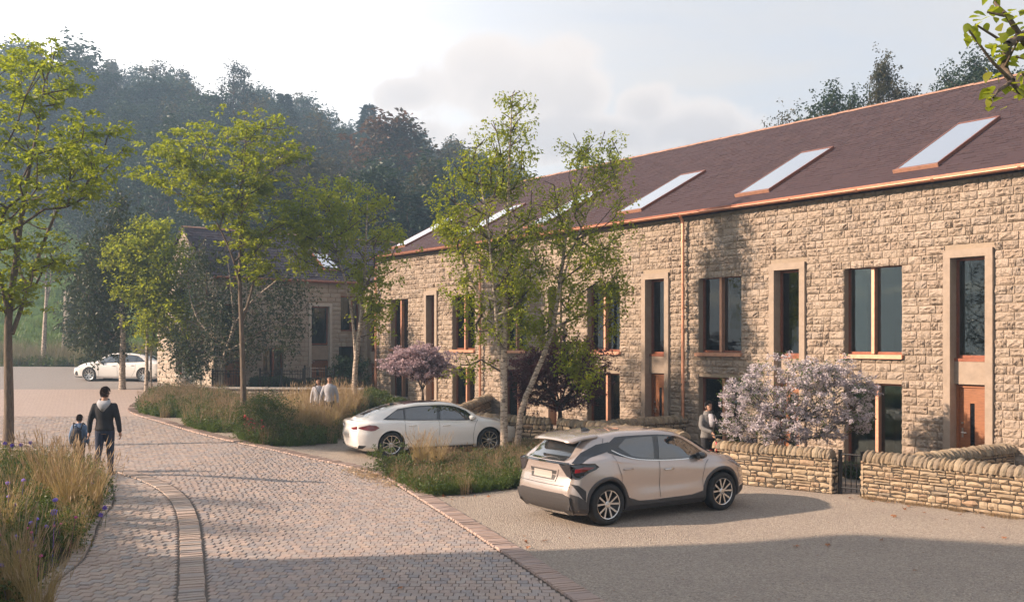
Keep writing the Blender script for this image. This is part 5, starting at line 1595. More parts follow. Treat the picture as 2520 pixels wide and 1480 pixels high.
def build_saloon(kind, name, loc, rotz, label, paint, group=None):
    cb, zt, belt, wr, WB, L0, L1 = saloon(kind)
    T = Thing(name, label, 'car', loc, rotz, group)
    me = cb.mesh(); me.materials.append(paint); link('body', me, T.o)
    rs = dict(ri=.74, n=10, kind='single', sp=.2) if kind == 'hatch' else dict(ri=.76, n=7, kind='y')
    for side in (-1, 1):
        arch_liner(T, cb, side)
        for wx in (-WB, WB): make_wheel(T, wx, side*.905, wr, .22, side, rs)
        tb = lambda x: float(belt(x))
        tl = lambda x: float(belt(x)+(zt(x)-belt(x)-.03)*.93)-.03
        xe = -1.62 if kind == 'hatch' else -1.50
        fr_x = 1.08
        out = [(xe, tb(xe)+.025)]+[(x, tb(x)+.012) for x in np.linspace(xe+.1, fr_x-.05, 12)]+[(fr_x, tb(fr_x)+.015), (.82, tl(.82))]+[(x, tl(x)) for x in np.linspace(.62, xe+.45, 12)]+[(xe+.2, (tl(xe+.25)+tb(xe))/2+.02)]
        V, F = cb.patch(out, .005, side, .05); T.raw('window_surround', V, F, M['blackgloss'])
        f1 = [(.0, tb(0)+.03), (.95, tb(.95)+.03), (.74, tl(.74)-.03), (.5, tl(.5)-.03), (.25, tl(.25)-.03), (.05, tl(.05)-.03)]
        V, F = cb.patch(f1, .010, side, .05); T.raw('front_side_window', V, F, M['carglass'])
        f2 = [(-.10, tb(-.1)+.03), (-.06, tl(-.06)-.03), (-.45, tl(-.45)-.03), (-.80, tl(-.80)-.035), (-.97, tl(-.97)-.05), (-1.0, tb(-1.)+.03)]
        V, F = cb.patch(f2, .010, side, .05); T.raw('rear_side_window', V, F, M['carglass'])
        f3 = [(-1.05, tb(-1.05)+.03), (-1.03, tl(-1.03)-.045), (-1.25, tl(-1.25)-.045), (xe+.12, tb(xe)+.05)]
        V, F = cb.patch(f3, .010, side, .05); T.raw('quarter_window', V, F, M['carglass'])
        for ln in ([(-.05,.24),(-.06,.5),(-.04,.8),(-.05, tb(0))], [(.98,.24),(.95,.5),(1.02,.8),(1.12,.92)], [(-.80,.24),(-.98,.5),(-1.04,.7),(-1.03, tb(-1))]):
            V, F = cb.strip(ln, .009, .0035, side); T.raw('door_seam', V, F, M['blackplastic'])
        handle_obj(T, cb, .16, .80, side, paint); handle_obj(T, cb, -.83, .83, side, paint)
        mirror_obj(T, .92, side*(float(cb.side_y([.9],[.93])[0])-.01), .96, side, paint)
        V, F = cb.patch([(-.95,.17),(.98,.17),(.96,.235),(-.94,.235)], .014, side); T.raw('sill', V, F, M['cladding'] if kind == 'hatch' else paint)
        if kind == 'hatch':
            V, F = cb.patch([(-1.78,.80),(-1.86,.86),(-2.05,.885),(-2.28,.83),(-2.33,.80),(-2.2,.76),(-2.0,.725),(-1.9,.735)], .016, side, .04); t_ = T.raw('tail_light', V, F, M['redlens'], True)
        else:
            V, F = cb.patch([(-2.2,.80),(-2.22,.90),(-2.44,.92),(-2.45,.80)], .016, side, .04); T.raw('tail_light', V, F, M['redlens'], True)
            V, F = cb.patch([(1.98,.70),(2.02,.735),(2.30,.725),(2.42,.69),(2.3,.665)], .016, side, .04); T.raw('headlight', V, F, M['headlens'])
            V, F = cb.patch([(1.92,.72),(2.0,.735),(2.04,.70),(1.99,.695)], .018, side, .04); T.raw('indicator', V, F, M['ridge'])
            V, F = cb.patch([(2.1,.30),(2.14,.50),(2.24,.52),(2.36,.34),(2.32,.28)], .014, side, .04); T.raw('bumper_vent', V, F, M['blackplastic'])
            V, F = cb.patch([(1.9,.17),(1.9,.22),(2.44,.24),(2.44,.20)], .02, side, .04); T.raw('splitter', V, F, M['blackplastic'])
        V, F = cb.patch([(L0+.12,.24),(L0+.20,.33),(L0+.02,.34),(L0-.0,.26)], .01, side, .04); T.raw('bumper_vent', V, F, M['blackplastic'])
        V, F = cb.patch([(-.9,.42),(.9,.42),(.9,.43),(-.9,.43)], .004, side, .1); T.raw('crease', V, F, paint)
    # glass front/back
    def glass(nm, xa, xb, wa, wb_, drop=.05):
        V = []
        for x in np.linspace(xa, xb, 12):
            hw_ = np.interp(x, sorted((xa, xb)), (wa, wb_) if xa < xb else (wb_, wa))
            for w in np.linspace(-1, 1, 9): V.append((x, hw_*w, float(zt(x))+.009-drop*w*w))
        T.raw(nm, V, [(i*9+k, i*9+k+1, (i+1)*9+k+1, (i+1)*9+k) for i in range(11) for k in range(8)], M['carglass'], True)
    glass('windscreen', .42, 1.20, .52, .66); glass('rear_window', -2.0 if kind == 'hatch' else -1.68, -1.05, .50, .50, .045)
    glass('glass_roof', -.95, .40, .47, .50, .018)
    V, F = cb.end_patch([(-.3,.52),(.3,.52),(.3,.63),(-.3,.63)], .01); T.raw('number_plate', V, F, M['plate'])
    V, F = cb.end_patch([(-.6,.19),(.6,.19),(.6,.28),(-.6,.28)], .01); T.raw('diffuser', V, F, M['blackplastic'])
    for s_ in (-1, 1):
        V, F = cb.end_patch([(s_*.36,.79),(s_*.68,.84),(s_*.68,.76),(s_*.5,.745)], .012); T.raw('tail_light', V, F, M['redlens'])
        if kind != 'hatch':
            V, F = cb.end_patch([(s_*.42,.64),(s_*.62,.67),(s_*.62,.70),(s_*.45,.70)], .012, 'front'); T.raw('headlight', V, F, M['headlens'])
    V, F = cb.end_patch([(-.32,.38),(.32,.38),(.36,.60),(-.36,.60)], .012, 'front'); T.raw('grille', V, F, M['blackplastic'])
    m = MB(); m.add([(-1.0,.01,float(zt(-1.0))),(-1.18,.012,float(zt(-1.18))+.055),(-1.22,.01,float(zt(-1.2))),(-1.0,-.01,float(zt(-1.0))),(-1.18,-.012,float(zt(-1.18))+.055),(-1.22,-.01,float(zt(-1.2)))], [(0,1,2),(3,5,4),(0,3,4,1),(1,4,5,2)]); T.mb('aerial_fin', m, M['blackgloss'])
    return T
hd2 = np.array([.906, .423]); lf2 = np.array([-hd2[1], hd2[0]])
rw2 = np.array([(964-1260)/FPX*26.05, 26.05]); c2 = rw2+hd2*1.4375+lf2*.905
build_saloon('hatch', 'parked_hatchback', (c2[0], c2[1], float(gz(*c2))+.0), math.atan2(hd2[1], hd2[0]), 'shiny white fastback car with dark red tail light, parked behind the tall grasses', M['white'])
pf = np.array([(214-1260)/FPX*48.7, 48.7]); pr_ = np.array([(357-1260)/FPX*48.2, 48.2]); h3 = (pf-pr_)/np.linalg.norm(pf-pr_); l3 = np.array([-h3[1], h3[0]])
c3 = (pf+pr_)/2-l3*.9
T3 = build_saloon('saloon', 'parked_saloon', (c3[0], c3[1], 0), math.atan2(h3[1], h3[0]), 'white four door saloon parked across the far road, nose to the left', M['white'])
zf_, zr_ = float(gz(*pf)), float(gz(*pr_))
T3.o.location.z = (zf_+zr_)/2; T3.o.rotation_euler = (0, -math.atan2(zf_-zr_, 2.94), math.atan2(h3[1], h3[0]))
# ------------------------------------------------------------------ vegetation
def leaf_geo(P, D, N, L, wid=.5, fold=.15):
    """diamond leaves: base P, direction D, normal N, length L"""
    n = len(P); D = D/np.maximum(np.linalg.norm(D, axis=1, keepdims=True), 1e-6)
    W = np.cross(D, N); W /= np.maximum(np.linalg.norm(W, axis=1, keepdims=True), 1e-6); U = np.cross(W, D)
    L = L[:, None]
    A = P; C = P+D*L; mid = P+D*L*.45
    B = mid+W*L*wid*.5+U*L*fold; E = mid-W*L*wid*.5+U*L*fold
    V = np.stack([A, B, C, E], 1).reshape(-1, 3)
    i = np.arange(n)*4
    F = np.concatenate([np.stack([i, i+1, i+2], 1), np.stack([i, i+2, i+3], 1)])
    return V, F

def blob_leaves(centers, per, rad, flat, size, g, droop=.3, hang=0.0, wid=.6, up=.6):
    n = len(centers)*per
    C = np.repeat(centers, per, 0)
    off = g.normal(0, 1, (n, 3)); off /= np.maximum(np.linalg.norm(off, axis=1, keepdims=True), 1e-6); off *= (g.random(n)**.5)[:, None]*rad
    off[:, 2] *= flat
    if hang: off[:, 2] -= g.random(n)*hang
    P = C+off
    D = g.normal(0, 1, (n, 3)); D[:, 2] = g.normal(-droop, .35, n)
    N = g.normal(0, .55, (n, 3)); N[:, 2] += up*2
    return leaf_geo(P, D, N, size*g.uniform(.6, 1.25, n), wid)

class Skel:
    def __init__(s, trunk, seed, clear=.3):
        """trunks: list of polylines (local coords)"""
        s.P = []; s.par = []; s.g = np.random.default_rng(seed); s.ok = []; s.path = []
        for tr in trunk:
            L = smooth_line(np.array(tr, float), .3) if len(tr) > 2 else np.array([np.array(tr[0])+(np.array(tr[1])-np.array(tr[0]))*t for t in np.linspace(0, 1, 10)])
            zc = L[0][2]+(L[-1][2]-L[0][2])*clear
            for i, p in enumerate(L):
                s.P.append(p); s.par.append(len(s.P)-2 if i else -1); s.ok.append(p[2] > zc); s.path.append(s.path[-1]+.3 if i else 0)
        s.ntr = len(s.P); s.tips = []
    def attach(s, pts, rise=.35, order=True, curve=.12):
        pts = np.asarray(pts); T = np.array(s.P[:s.ntr]); 
        d = np.array([np.min(np.hypot(T[:,0]-p[0], T[:,1]-p[1])+.3*np.abs(T[:,2]-p[2])) for p in pts])
        for k in np.argsort(d):
            q = pts[k]; A = np.array(s.P); ok = np.array(s.ok)
            v = q-A; h = np.hypot(v[:,0], v[:,1]); dist = np.linalg.norm(v, axis=1)
            pen = np.maximum(0, h*rise-v[:,2])*2.2
            cost = dist+pen+.12*np.array(s.path)+np.where(ok, 0, 100)
            i = int(np.argmin(cost)); a = A[i]; L = dist[i]
            if L < .12: continue
            m = max(1, int(L/.45)); prev = i
            bend = s.g.normal(0, 1, 3)*L*curve; bend[2] = -abs(bend[2])*.2-L*.06
            for j in range(1, m+1):
                t = j/m; p = a+(q-a)*t+bend*math.sin(math.pi*t)
                s.P.append(p); s.par.append(prev); s.ok.append(True); s.path.append(s.path[prev]+L/m); prev = len(s.P)-1
            s.tips.append(prev)
        return s
    def radii(s, r0, rt=.006, ex=.46, bf=.34):
        n = len(s.P); c = np.zeros(n); par = s.par
        for t in s.tips: c[t] += 1
        for i in range(n-1, -1, -1):
            if par[i] >= 0: c[par[i]] += c[i]
        P = np.array(s.P); r = np.zeros(n); z0 = P[:s.ntr,2].min(); H_ = P[:s.ntr,2].max()-z0
        # stems: taper with height; side stems thinner
        stem = 0
        for i in range(s.ntr):
            if par[i] < 0: stem += 1
            h = (P[i,2]-z0)/H_; r[i] = r0*(1.0 if stem == 1 or P[i,2]-z0 < .4 else .62)*(1-.88*h**1.1)
        cb = c[s.ntr:]; m = max(cb.max(), 1) if len(cb) else 1
        for i in range(s.ntr, n):
            v = rt+r0*bf*(max(c[i], .3)/m)**ex
            r[i] = min(v, r[par[i]]*.92)
        return np.maximum(r, rt*.8)
    def tubes(s, r0, rt=.006, ex=.60, sides=6, taper_base=1.35):
        r = s.radii(r0, rt, ex); P = np.array(s.P); par = np.array(s.par)
        idx = np.where(par >= 0)[0]; A = P[par[idx]]; B = P[idx]; ra = r[par[idx]].copy(); rb_ = r[idx].copy()
        isb = idx >= s.ntr; ra = np.where(isb, np.minimum(ra, rb_*1.5), ra)
        rootz = P[:,2].min(); fl = lambda p, rr: rr*(1+(taper_base-1)*np.exp(-(p[:,2]-rootz)/.25))
        ra = fl(A, ra); rb_ = fl(B, rb_)
        t = B-A; t /= np.maximum(np.linalg.norm(t, axis=1, keepdims=True), 1e-6)
        ref = np.where(np.abs(t[:, 2:3]) < .9, [[0, 0, 1.]], [[1., 0, 0]]); a = np.cross(t, ref); a /= np.linalg.norm(a, axis=1, keepdims=True); b = np.cross(t, a)
        th = np.linspace(0, 2*np.pi, sides, endpoint=False); cs = np.cos(th); sn = np.sin(th)
        ringv = a[:, None]*cs[None, :, None]+b[:, None]*sn[None, :, None]
        # thin twigs with 3 sides would save, keep uniform
        VA = A[:, None]-t[:, None]*(ra*.3)[:, None, None]+ringv*ra[:, None, None]; VB = B[:, None]+ringv*rb_[:, None, None]
        V = np.concatenate([VA, VB], 1).reshape(-1, 3); n = len(idx); base = (np.arange(n)*2*sides)[:, None]
        k = np.arange(sides); k2 = (k+1) % sides
        F = np.stack([base+k, base+k2, base+sides+k2, base+sides+k], 2).reshape(-1, 4)
        s.thick = np.repeat((r[idx] > .034) | ~isb, sides)
        return V, F

def envelope(n, g, zlo, zhi, rfun, cx=0, cy=0, lean=(0, 0), hollow=.25):
    out = []
    while len(out) < n:
        t = g.random(); z = zlo+(zhi-zlo)*t; a = g.uniform(0, 2*math.pi)
        R_ = rfun(t)*(1+.22*math.sin(a*2+t*7)+.14*math.sin(a*5-t*11)); rr = R_*math.sqrt(hollow+(1-hollow)*g.random())
        out.append((cx+lean[0]*t+rr*math.cos(a), cy+lean[1]*t+rr*math.sin(a), z+g.normal(0, .15)))
    return np.array(out)

def tree(name, label, base, trunks, tips, r0, leaf, barkm, seed, per=60, rad=.45, flat=.45, size=.13, droop=.3, hang=0, clear=.3, rise=.35, midleaf=True, group=None, wid=.6, twigs=0, extra=None, cat='tree', rt=.006, up=.6, crown='crown', trunkname='trunk', curve=.12):
    g = np.random.default_rng(seed); T = Thing(name, label, cat, base, 0, group)
    sk = Skel(trunks, seed, clear).attach(tips, rise, curve=curve)
    V, F = sk.tubes(r0, rt); T.raw(trunkname, V, F[sk.thick], barkm, True)
    if (~sk.thick).any(): T.raw('branches', V, F[~sk.thick], M['twigbark'], True, kind='stuff')
    P = np.array(sk.P); tp = P[sk.tips]
    if midleaf:
        md = P[[sk.par[t] for t in sk.tips if sk.par[t] >= sk.ntr]]
        cen = np.vstack([tp, md[g.random(len(md)) < .6]]) if len(md) else tp
    else: cen = tp
    # each tip carries a few sub-clusters so that gaps remain
    sub = 3; c2 = np.repeat(cen, sub, 0)+g.normal(0, 1, (len(cen)*sub, 3))*np.array([rad*.75, rad*.75, rad*.35])
    V, F = blob_leaves(c2, max(3, per//sub), rad*.55, flat, size, g, droop, hang, wid, up)
    T.raw(crown, V, F, leaf)
    return T, sk

# ---- near maple at the left edge
def L_(b, x, y, Y=None, dy=0.0):
    """local coordinates (relative to base b) of the point seen at pixel x,y at depth Y (default: the base's)"""
    Y = (b[1] if Y is None else Y)+dy
    return np.array([(x-1260)/FPX*Y-b[0], Y-b[1], CAM_H+(HZN-y)/FPX*Y-b[2]])

def px_env(b, polys, n, g, ydep, shrink=.9, bias=None):
    """tips filling a silhouette at the tree's own distance with real depth"""
    out = []
    P = np.array(polys, float); x0, y0 = P.min(0); x1, y1 = P.max(0); cx = (x0+x1)/2
    rowc = {}
    while len(out) < n:
        x, y = g.uniform(x0, x1), g.uniform(y0, y1)
        if not inpoly(np.array([x]), np.array([y]), P)[0]: continue
        # half depth limited by the silhouette's width at that height
        ky = int(y/20)
        if ky not in rowc:
            xs = np.arange(x0, x1, 6.); m = inpoly(xs, np.full(len(xs), y), P); rowc[ky] = (xs[m].min(), xs[m].max()) if m.any() else (x-5, x+5)
        a, c = rowc[ky]; hw_ = max((c-a)/2, 10); u = min(1, abs(x-(a+c)/2)/hw_)
        dmax = hw_/FPX*b[1]*ydep*math.sqrt(max(.05, 1-u*u)); dy = g.uniform(-1, 1)*dmax
        p = L_(b, x, y, dy=dy)
        # keep real size: no perspective stretch from the depth offset
        out.append(p)
    return np.array(out)

g = np.random.default_rng(51)
b1 = at(20, 1100)
sil = [(-260,250),(-120,120),(20,105),(130,110),(190,175),(210,260),(265,290),(285,340),(240,370),(310,360),(290,420),(230,420),(235,480),(180,500),(215,560),(225,600),(150,620),(160,660),(110,720),(60,760),(20,745),(-30,760),(-150,700),(-260,600),(-330,420)]
tips = px_env(b1, sil, 250, g, .9)
tree('maple_tree', 'large sunlit yellow green maple at the left edge with rough brown trunk', b1, [[(0,0,-.2), L_(b1,22,1000), L_(b1,20,860), L_(b1,22,770)]+[L_(b1,40,640,dy=.1), L_(b1,60,480,dy=.2), L_(b1,90,330), L_(b1,110,200)],
      [L_(b1,24,800), L_(b1,5,700,dy=-.3), L_(b1,-40,560,dy=-.8), L_(b1,-80,420,dy=-1), L_(b1,-90,260)],
      [L_(b1,30,820), L_(b1,62,730,dy=.4), L_(b1,110,590,dy=.9), L_(b1,170,450,dy=1.0)]],
     tips, .135, M['maple'], M['bark'], 52, per=57, rad=.36, flat=.42, size=.135, droop=.35, clear=.3, rise=.25)
b2 = at(600, 1022)
sil = [(600,262),(640,250),(690,290),(705,345),(742,350),(735,400),(690,430),(745,470),(760,560),(720,590),(690,600),(690,680),(650,640),(630,720),(600,650),(570,600),(560,560),(505,545),(480,510),(450,480),(385,470),(340,440),(335,415),(400,430),(440,410),(360,365),(350,340),(410,350),(455,365),(430,320),(470,320),(520,290),(540,265)]
tips = px_env(b2, sil, 210, g, .85)
tree('maple_tree', 'slender forked maple in the middle of the planting bed, brown trunk rimmed with light', b2, [[(0,0,-.2), L_(b2,598,920), L_(b2,594,800), L_(b2,590,700), L_(b2,592,600,dy=.1), L_(b2,598,450), L_(b2,605,340)],
      [L_(b2,592,700), L_(b2,568,620,dy=-.2), L_(b2,540,560,dy=-.3)], [L_(b2,596,790), L_(b2,612,740,dy=.2), L_(b2,628,680,dy=.3)]],
     tips, .11, M['maple2'], M['bark'], 53, per=45, rad=.38, flat=.42, size=.15, droop=.35, clear=.28, rise=.25)
b3 = at(874, 1024)
sil = [(790,430),(815,415),(850,440),(900,450),(935,430),(950,470),(930,500),(975,560),(990,600),(950,620),(985,670),(990,740),(940,760),(960,800),(920,800),(900,740),(860,700),(880,640),(830,650),(850,690),(800,640),(740,650),(700,610),(740,580),(720,560),(745,490),(770,500)]
tips = px_env(b3, sil, 135, g, .85)
tree('birch_tree', 'twin stemmed birch with pale trunk standing behind the white car boot', b3, [[(0,0,-.2), L_(b3,873,930), L_(b3,880,850), L_(b3,893,740), L_(b3,900,600), L_(b3,905,480)], [L_(b3,876,900), L_(b3,868,790), L_(b3,850,690,dy=-.2), L_(b3,820,600,dy=-.4), L_(b3,805,500,dy=-.4)]],
     tips, .12, M['birchleaf'], M['birchbark'], 54, per=45, rad=.34, flat=.6, size=.14, droop=.7, hang=.25, clear=.35, rise=.3)
b4 = at(1241, 1121)
sil = [(1235,260),(1262,205),(1310,240),(1320,290),(1285,320),(1310,360),(1290,400),(1330,480),(1320,560),(1350,620),(1330,700),(1300,760),(1290,860),(1250,800),(1200,840),(1190,900),(1150,920),(1120,900),(1170,850),(1150,760),(1110,740),(1130,640),(1100,600),(1080,520),(1110,500),(1070,490),(1100,400),(1130,400),(1170,330),(1200,340),(1210,270)]
tips = px_env(b4, sil, 245, g, .7)
tree('birch_tree', 'tall upright birch at the front of the bed between the two parked cars', b4, [[(0,0,-.2), L_(b4,1240,1000), L_(b4,1240,860), L_(b4,1245,700), L_(b4,1250,520), L_(b4,1255,360), L_(b4,1262,230)], [L_(b4,1242,930), L_(b4,1228,860), L_(b4,1218,740,dy=-.2), L_(b4,1200,560,dy=-.3), L_(b4,1180,430)]],
     tips, .125, M['birchleaf'], M['birchbark'], 55, per=42, rad=.30, flat=.8, size=.10, droop=.7, hang=.28, clear=.22, rise=.35)
b5 = at(1270, 1117)
sil = [(1400,320),(1440,345),(1480,315),(1530,340),(1535,400),(1500,420),(1565,460),(1560,500),(1530,540),(1540,600),(1520,660),(1530,740),(1500,820),(1470,780),(1480,700),(1440,660),(1420,720),(1440,800),(1460,900),(1440,960),(1400,900),(1370,830),(1330,820),(1300,860),(1290,800),(1340,740),(1350,640),(1300,560),(1320,470),(1350,430),(1380,380),(1390,340)]
tips = px_env(b5, sil, 205, g, .7)
tree('birch_tree', 'leaning birch with bent white trunk just left of the beige car', b5, [[(0,0,-.2), L_(b5,1283,1010), L_(b5,1310,940), L_(b5,1350,840), L_(b5,1372,740), L_(b5,1385,640), L_(b5,1400,540), L_(b5,1430,430), L_(b5,1450,350)], [L_(b5,1376,720), L_(b5,1400,640,dy=.2), L_(b5,1430,560,dy=.4), L_(b5,1490,430,dy=.4)]],
     tips, .105, M['birchleaf'], M['birchbark'], 56, per=42, rad=.30, flat=.8, size=.10, droop=.7, hang=.3, clear=.4, rise=.35)
b6 = at(301, 957)
sil = [(290,460),(330,480),(345,540),(330,600),(350,700),(360,790),(330,830),(310,790),(270,800),(260,850),(235,830),(200,830),(175,800),(190,740),(180,640),(215,610),(235,560),(255,540),(262,500)]
tips = px_env(b6, sil, 110, g, .8)
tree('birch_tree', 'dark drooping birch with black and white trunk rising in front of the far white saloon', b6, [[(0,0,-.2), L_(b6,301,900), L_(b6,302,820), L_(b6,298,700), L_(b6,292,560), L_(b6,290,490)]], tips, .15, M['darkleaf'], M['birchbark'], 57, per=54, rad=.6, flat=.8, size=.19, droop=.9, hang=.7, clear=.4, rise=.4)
b7 = at(365, 962)
sil = [(330,560),(345,525),(370,545),(400,530),(420,570),(430,620),(445,640),(440,700),(460,750),(455,800),(430,830),(400,780),(380,840),(355,800),(340,740),(300,720),(275,690),(290,640),(270,600),(300,570)]
tips = px_env(b7, sil, 180, g, .8)
tree('birch_tree', 'bright green young birch with two thin white stems by the tail of the far saloon', b7, [[(-.1,0,-.2), L_(b7,362,860), L_(b7,362,760), L_(b7,345,640), L_(b7,345,560)], [(.12,0,-.2), L_(b7,372,870), L_(b7,382,780), L_(b7,395,680), L_(b7,402,570)]], tips, .085, M['birchleaf'], M['birchbark'], 58, per=56, rad=.5, flat=.6, size=.17, droop=.6, hang=.3, clear=.4, rise=.3)
b8 = pin(545, 41.0); b8[2] = max(b8[2], 1.0)
sil = [(500,575),(560,585),(600,620),(690,640),(740,680),(760,740),(770,800),(740,850),(700,900),(700,820),(660,790),(640,850),(600,860),(560,830),(520,850),(500,900),(470,880),(430,900),(390,920),(400,880),(440,840),(420,800),(470,760),(450,700),(500,660),(460,640),(490,600)]
tips = px_env(b8, sil, 105, g, .5)
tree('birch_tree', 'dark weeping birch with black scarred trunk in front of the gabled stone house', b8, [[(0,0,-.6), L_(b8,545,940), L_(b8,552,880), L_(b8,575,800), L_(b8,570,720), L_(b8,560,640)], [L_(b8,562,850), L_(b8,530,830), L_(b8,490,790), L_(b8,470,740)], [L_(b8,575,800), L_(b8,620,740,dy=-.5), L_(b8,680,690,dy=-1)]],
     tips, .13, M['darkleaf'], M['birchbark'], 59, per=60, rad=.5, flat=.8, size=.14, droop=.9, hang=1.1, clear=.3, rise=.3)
b9 = at(258, 906); b9 = pin(258, 56.5)
sil = [(230,600),(270,600),(290,680),(280,760),(290,860),(250,850),(240,890),(215,880),(235,840),(195,820),(175,790),(190,720),(200,650)]
tips = px_env(b9, sil, 120, g, .7)
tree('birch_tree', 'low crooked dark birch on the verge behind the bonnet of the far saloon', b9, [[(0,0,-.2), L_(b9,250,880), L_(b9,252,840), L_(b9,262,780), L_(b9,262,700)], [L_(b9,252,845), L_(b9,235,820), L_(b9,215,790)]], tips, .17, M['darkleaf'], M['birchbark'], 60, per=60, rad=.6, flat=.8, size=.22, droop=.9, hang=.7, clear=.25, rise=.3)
b10 = pin(106, 61.0)
tips = px_env(b10, [(60,560),(140,540),(180,620),(150,700),(110,680),(70,690),(50,620)], 46, g, .7)
tree('birch_tree', 'thin pale forked birch with sparse leaves on the grassy bank at the left', b10, [[(0,0,-.3), L_(b10,110,800), L_(b10,114,720), L_(b10,112,620)], [L_(b10,112,760), L_(b10,124,690), L_(b10,128,610)]], tips, .17, M['woods'], M['birchbark'], 61, per=14, rad=.6, flat=.7, size=.2, clear=.5)
# old stump-like grey trunk on the bank
m = MB(); bb = pin(172, 66); m.tube([(0,0,-.4),(.05,0,1.2),(0,.1,3.2),(-.1,.1,4.2)], [.62,.5,.44,.34], 12)
T = Thing('tree_stump', 'broad grey dead trunk on the grassy bank beside the thin pale birch', 'tree stump', bb); T.mb('trunk', m, M['greybark'], True)

# branch with big leaves hanging in at the top right, its trunk outside the frame
bt = np.array([7.2, 8.2, 0.0])
TB = Thing('overhanging_tree', 'broad leaved branch hanging into the top right corner from a tree beside the camera', 'tree', bt)
g = np.random.default_rng(77)
tips = []
for (x, y, Y) in [(2400,60,7.2),(2385,75,7.0),(2430,30,7.3),(2450,10,7.4),(2480,40,7.3),(2500,80,7.4),(2460,110,7.2),(2440,150,7.1),(2470,170,7.3),(2500,140,7.5),(2490,200,7.2),(2455,225,7.1),(2445,240,7.0),(2510,230,7.4),(2515,30,7.6),(2515,180,7.5),(2520,110,7.6),(2540,60,7.5),(2550,150,7.5),(2560,220,7.5),(2600,100,7.6),(2600,-60,7.6),(2500,-60,7.6),(2440,-50,7.5),(2475,90,7.0),(2505,100,7.0)]:
    tips.append(L_(bt, x, y, Y))
tips = np.array(tips)
far_t = envelope(60, g, 5.2, 8.5, lambda t: 2.2*math.sin(math.pi*min(1, t+.15)), 1.2, 1.0)
far_t = far_t[(far_t[:,0]+bt[0])/(far_t[:,1]+bt[1]) > .62]
sk = Skel([[(0,0,-.2),(.1,.1,2.5),(.2,.2,4.5),(.3,.4,7.0)], [(.15,.15,4.2), tuple(L_(bt,2640,40,7.7)), tuple(L_(bt,2545,70,7.5)), tuple(L_(bt,2480,110,7.25))]], 77, .35).attach(np.vstack([tips, far_t]), .1)
V, F = sk.tubes(.16, .0035, .95); TB.raw('trunk', V, F, M['bark'], True)
V, F = blob_leaves(far_t, 60, .5, .6, .1, g); TB.raw('crown', V, F, M['maple2'])
def big_leaf(seed):
    q = np.random.default_rng(seed); n = 9; V = []
    for i in range(n):
        t = i/(n-1); w = .46*math.sin(math.pi*t**.72)**.9*(1-.25*t); z = -.12*t*t
        V += [(t, -w, z+.16*w+q.normal(0,.012)), (t, 0, z), (t, w, z+.16*w+q.normal(0,.012))]
    F = [(i*3+k, i*3+k+1, (i+1)*3+k+1, (i+1)*3+k) for i in range(n-1) for k in range(2)]
    return np.array(V), np.array(F)
LM = [mk('leaf', *big_leaf(i), M['maple'], True) for i in range(5)]
for p in tips:
    for k in range(g.integers(4, 7)):
        o = link('leaf', LM[g.integers(0, 5)], TB.o); q = p+g.normal(0, .045, 3)
        d = Vector(g.normal(0, 1, 3)); d.z = g.normal(-.7, .4); d.normalize()
        o.location = q; o.rotation_mode = 'QUATERNION'; o.rotation_quaternion = d.to_track_quat('X', 'Z') @ Vector((1, 0, 0)).rotation_difference(Vector((1, g.normal(0, .5), g.normal(0, .5))).normalized())
        s_ = g.uniform(.065, .105); o.scale = (s_, s_*g.uniform(.8, 1), s_)

# flowering shrubs
def shrub(name, label, base, sil, n, r0, leaf, barkm, seed, stems, **k):
    g_ = np.random.default_rng(seed); tips = px_env(base, sil, n, g_, k.pop('dep', .8)); green = k.pop('green', None)
    T, sk = tree(name, label, base, stems, tips, r0, leaf, barkm, seed, cat='shrub', **k)
    if green:
        P = np.array(sk.P); V, F = blob_leaves(P[sk.tips][g_.random(len(sk.tips)) < .6], 26, .22, .8, .06, g_); T.raw('leaves', V, F, green)
    return T
bs = np.array([(1955-1260)/FPX*21.9, 21.9, 0.02])
st = [[(0,0,-.1), L_(bs,1950,1060), L_(bs,1940+dx,1000,dy=dy), L_(bs,1940+dx*2,930,dy=dy*2)] for dx, dy in ((-60,-.1),(-30,.15),(0,-.2),(30,.2),(60,-.05),(90,.1))]
shrub('lilac_bush', 'big pale lilac blossoming bush behind the garden wall, left of the black gate', bs, [(1765,985),(1790,960),(1775,940),(1800,930),(1850,915),(1870,885),(1900,900),(1920,870),(1960,885),(1985,880),(2030,890),(2070,870),(2090,880),(2080,910),(2130,930),(2165,945),(2140,975),(2120,1000),(2155,1035),(2120,1060),(2075,1050),(2080,1075),(2000,1090),(1930,1085),(1850,1085),(1790,1070),(1770,1045),(1810,1020)],
      330, .06, M['lilac'], M['greybark'], 81, st, per=84, rad=.15, flat=.8, size=.042, droop=.0, clear=.15, rise=.1, wid=.9, dep=.5, green=M['herb'], up=.2, midleaf=True, rt=.004, crown='blossom')
bs = pin(1040, 31.2); bs[2] += .0
st = [[(0,0,-.1), L_(bs,1040,960), L_(bs,1040+dx,920,dy=dy), L_(bs,1040+dx*2,880,dy=dy*2)] for dx, dy in ((-25,-.1),(-8,.15),(12,-.2),(26,.2))]
shrub('flowering_tree', 'small pink blossoming tree in front of the far bays of the terrace', bs, [(945,885),(975,870),(990,855),(1030,850),(1075,860),(1095,880),(1112,900),(1100,920),(1070,925),(1050,935),(1010,925),(985,915),(960,905)], 190, .06, M['pink'], M['darkbark'], 82, st, per=80, rad=.24, flat=.55, size=.07, droop=.1, clear=.3, rise=.1, wid=.9, dep=.6, up=.2, rt=.005, crown='blossom')
bs = pin(1372, 28.6)
st = [[(0,0,-.1), L_(bs,1378,1010), L_(bs,1378+dx,950,dy=dy), L_(bs,1378+dx*2.2,890,dy=dy*2)] for dx, dy in ((-36,-.1),(-12,.2),(14,-.2),(36,.2))]
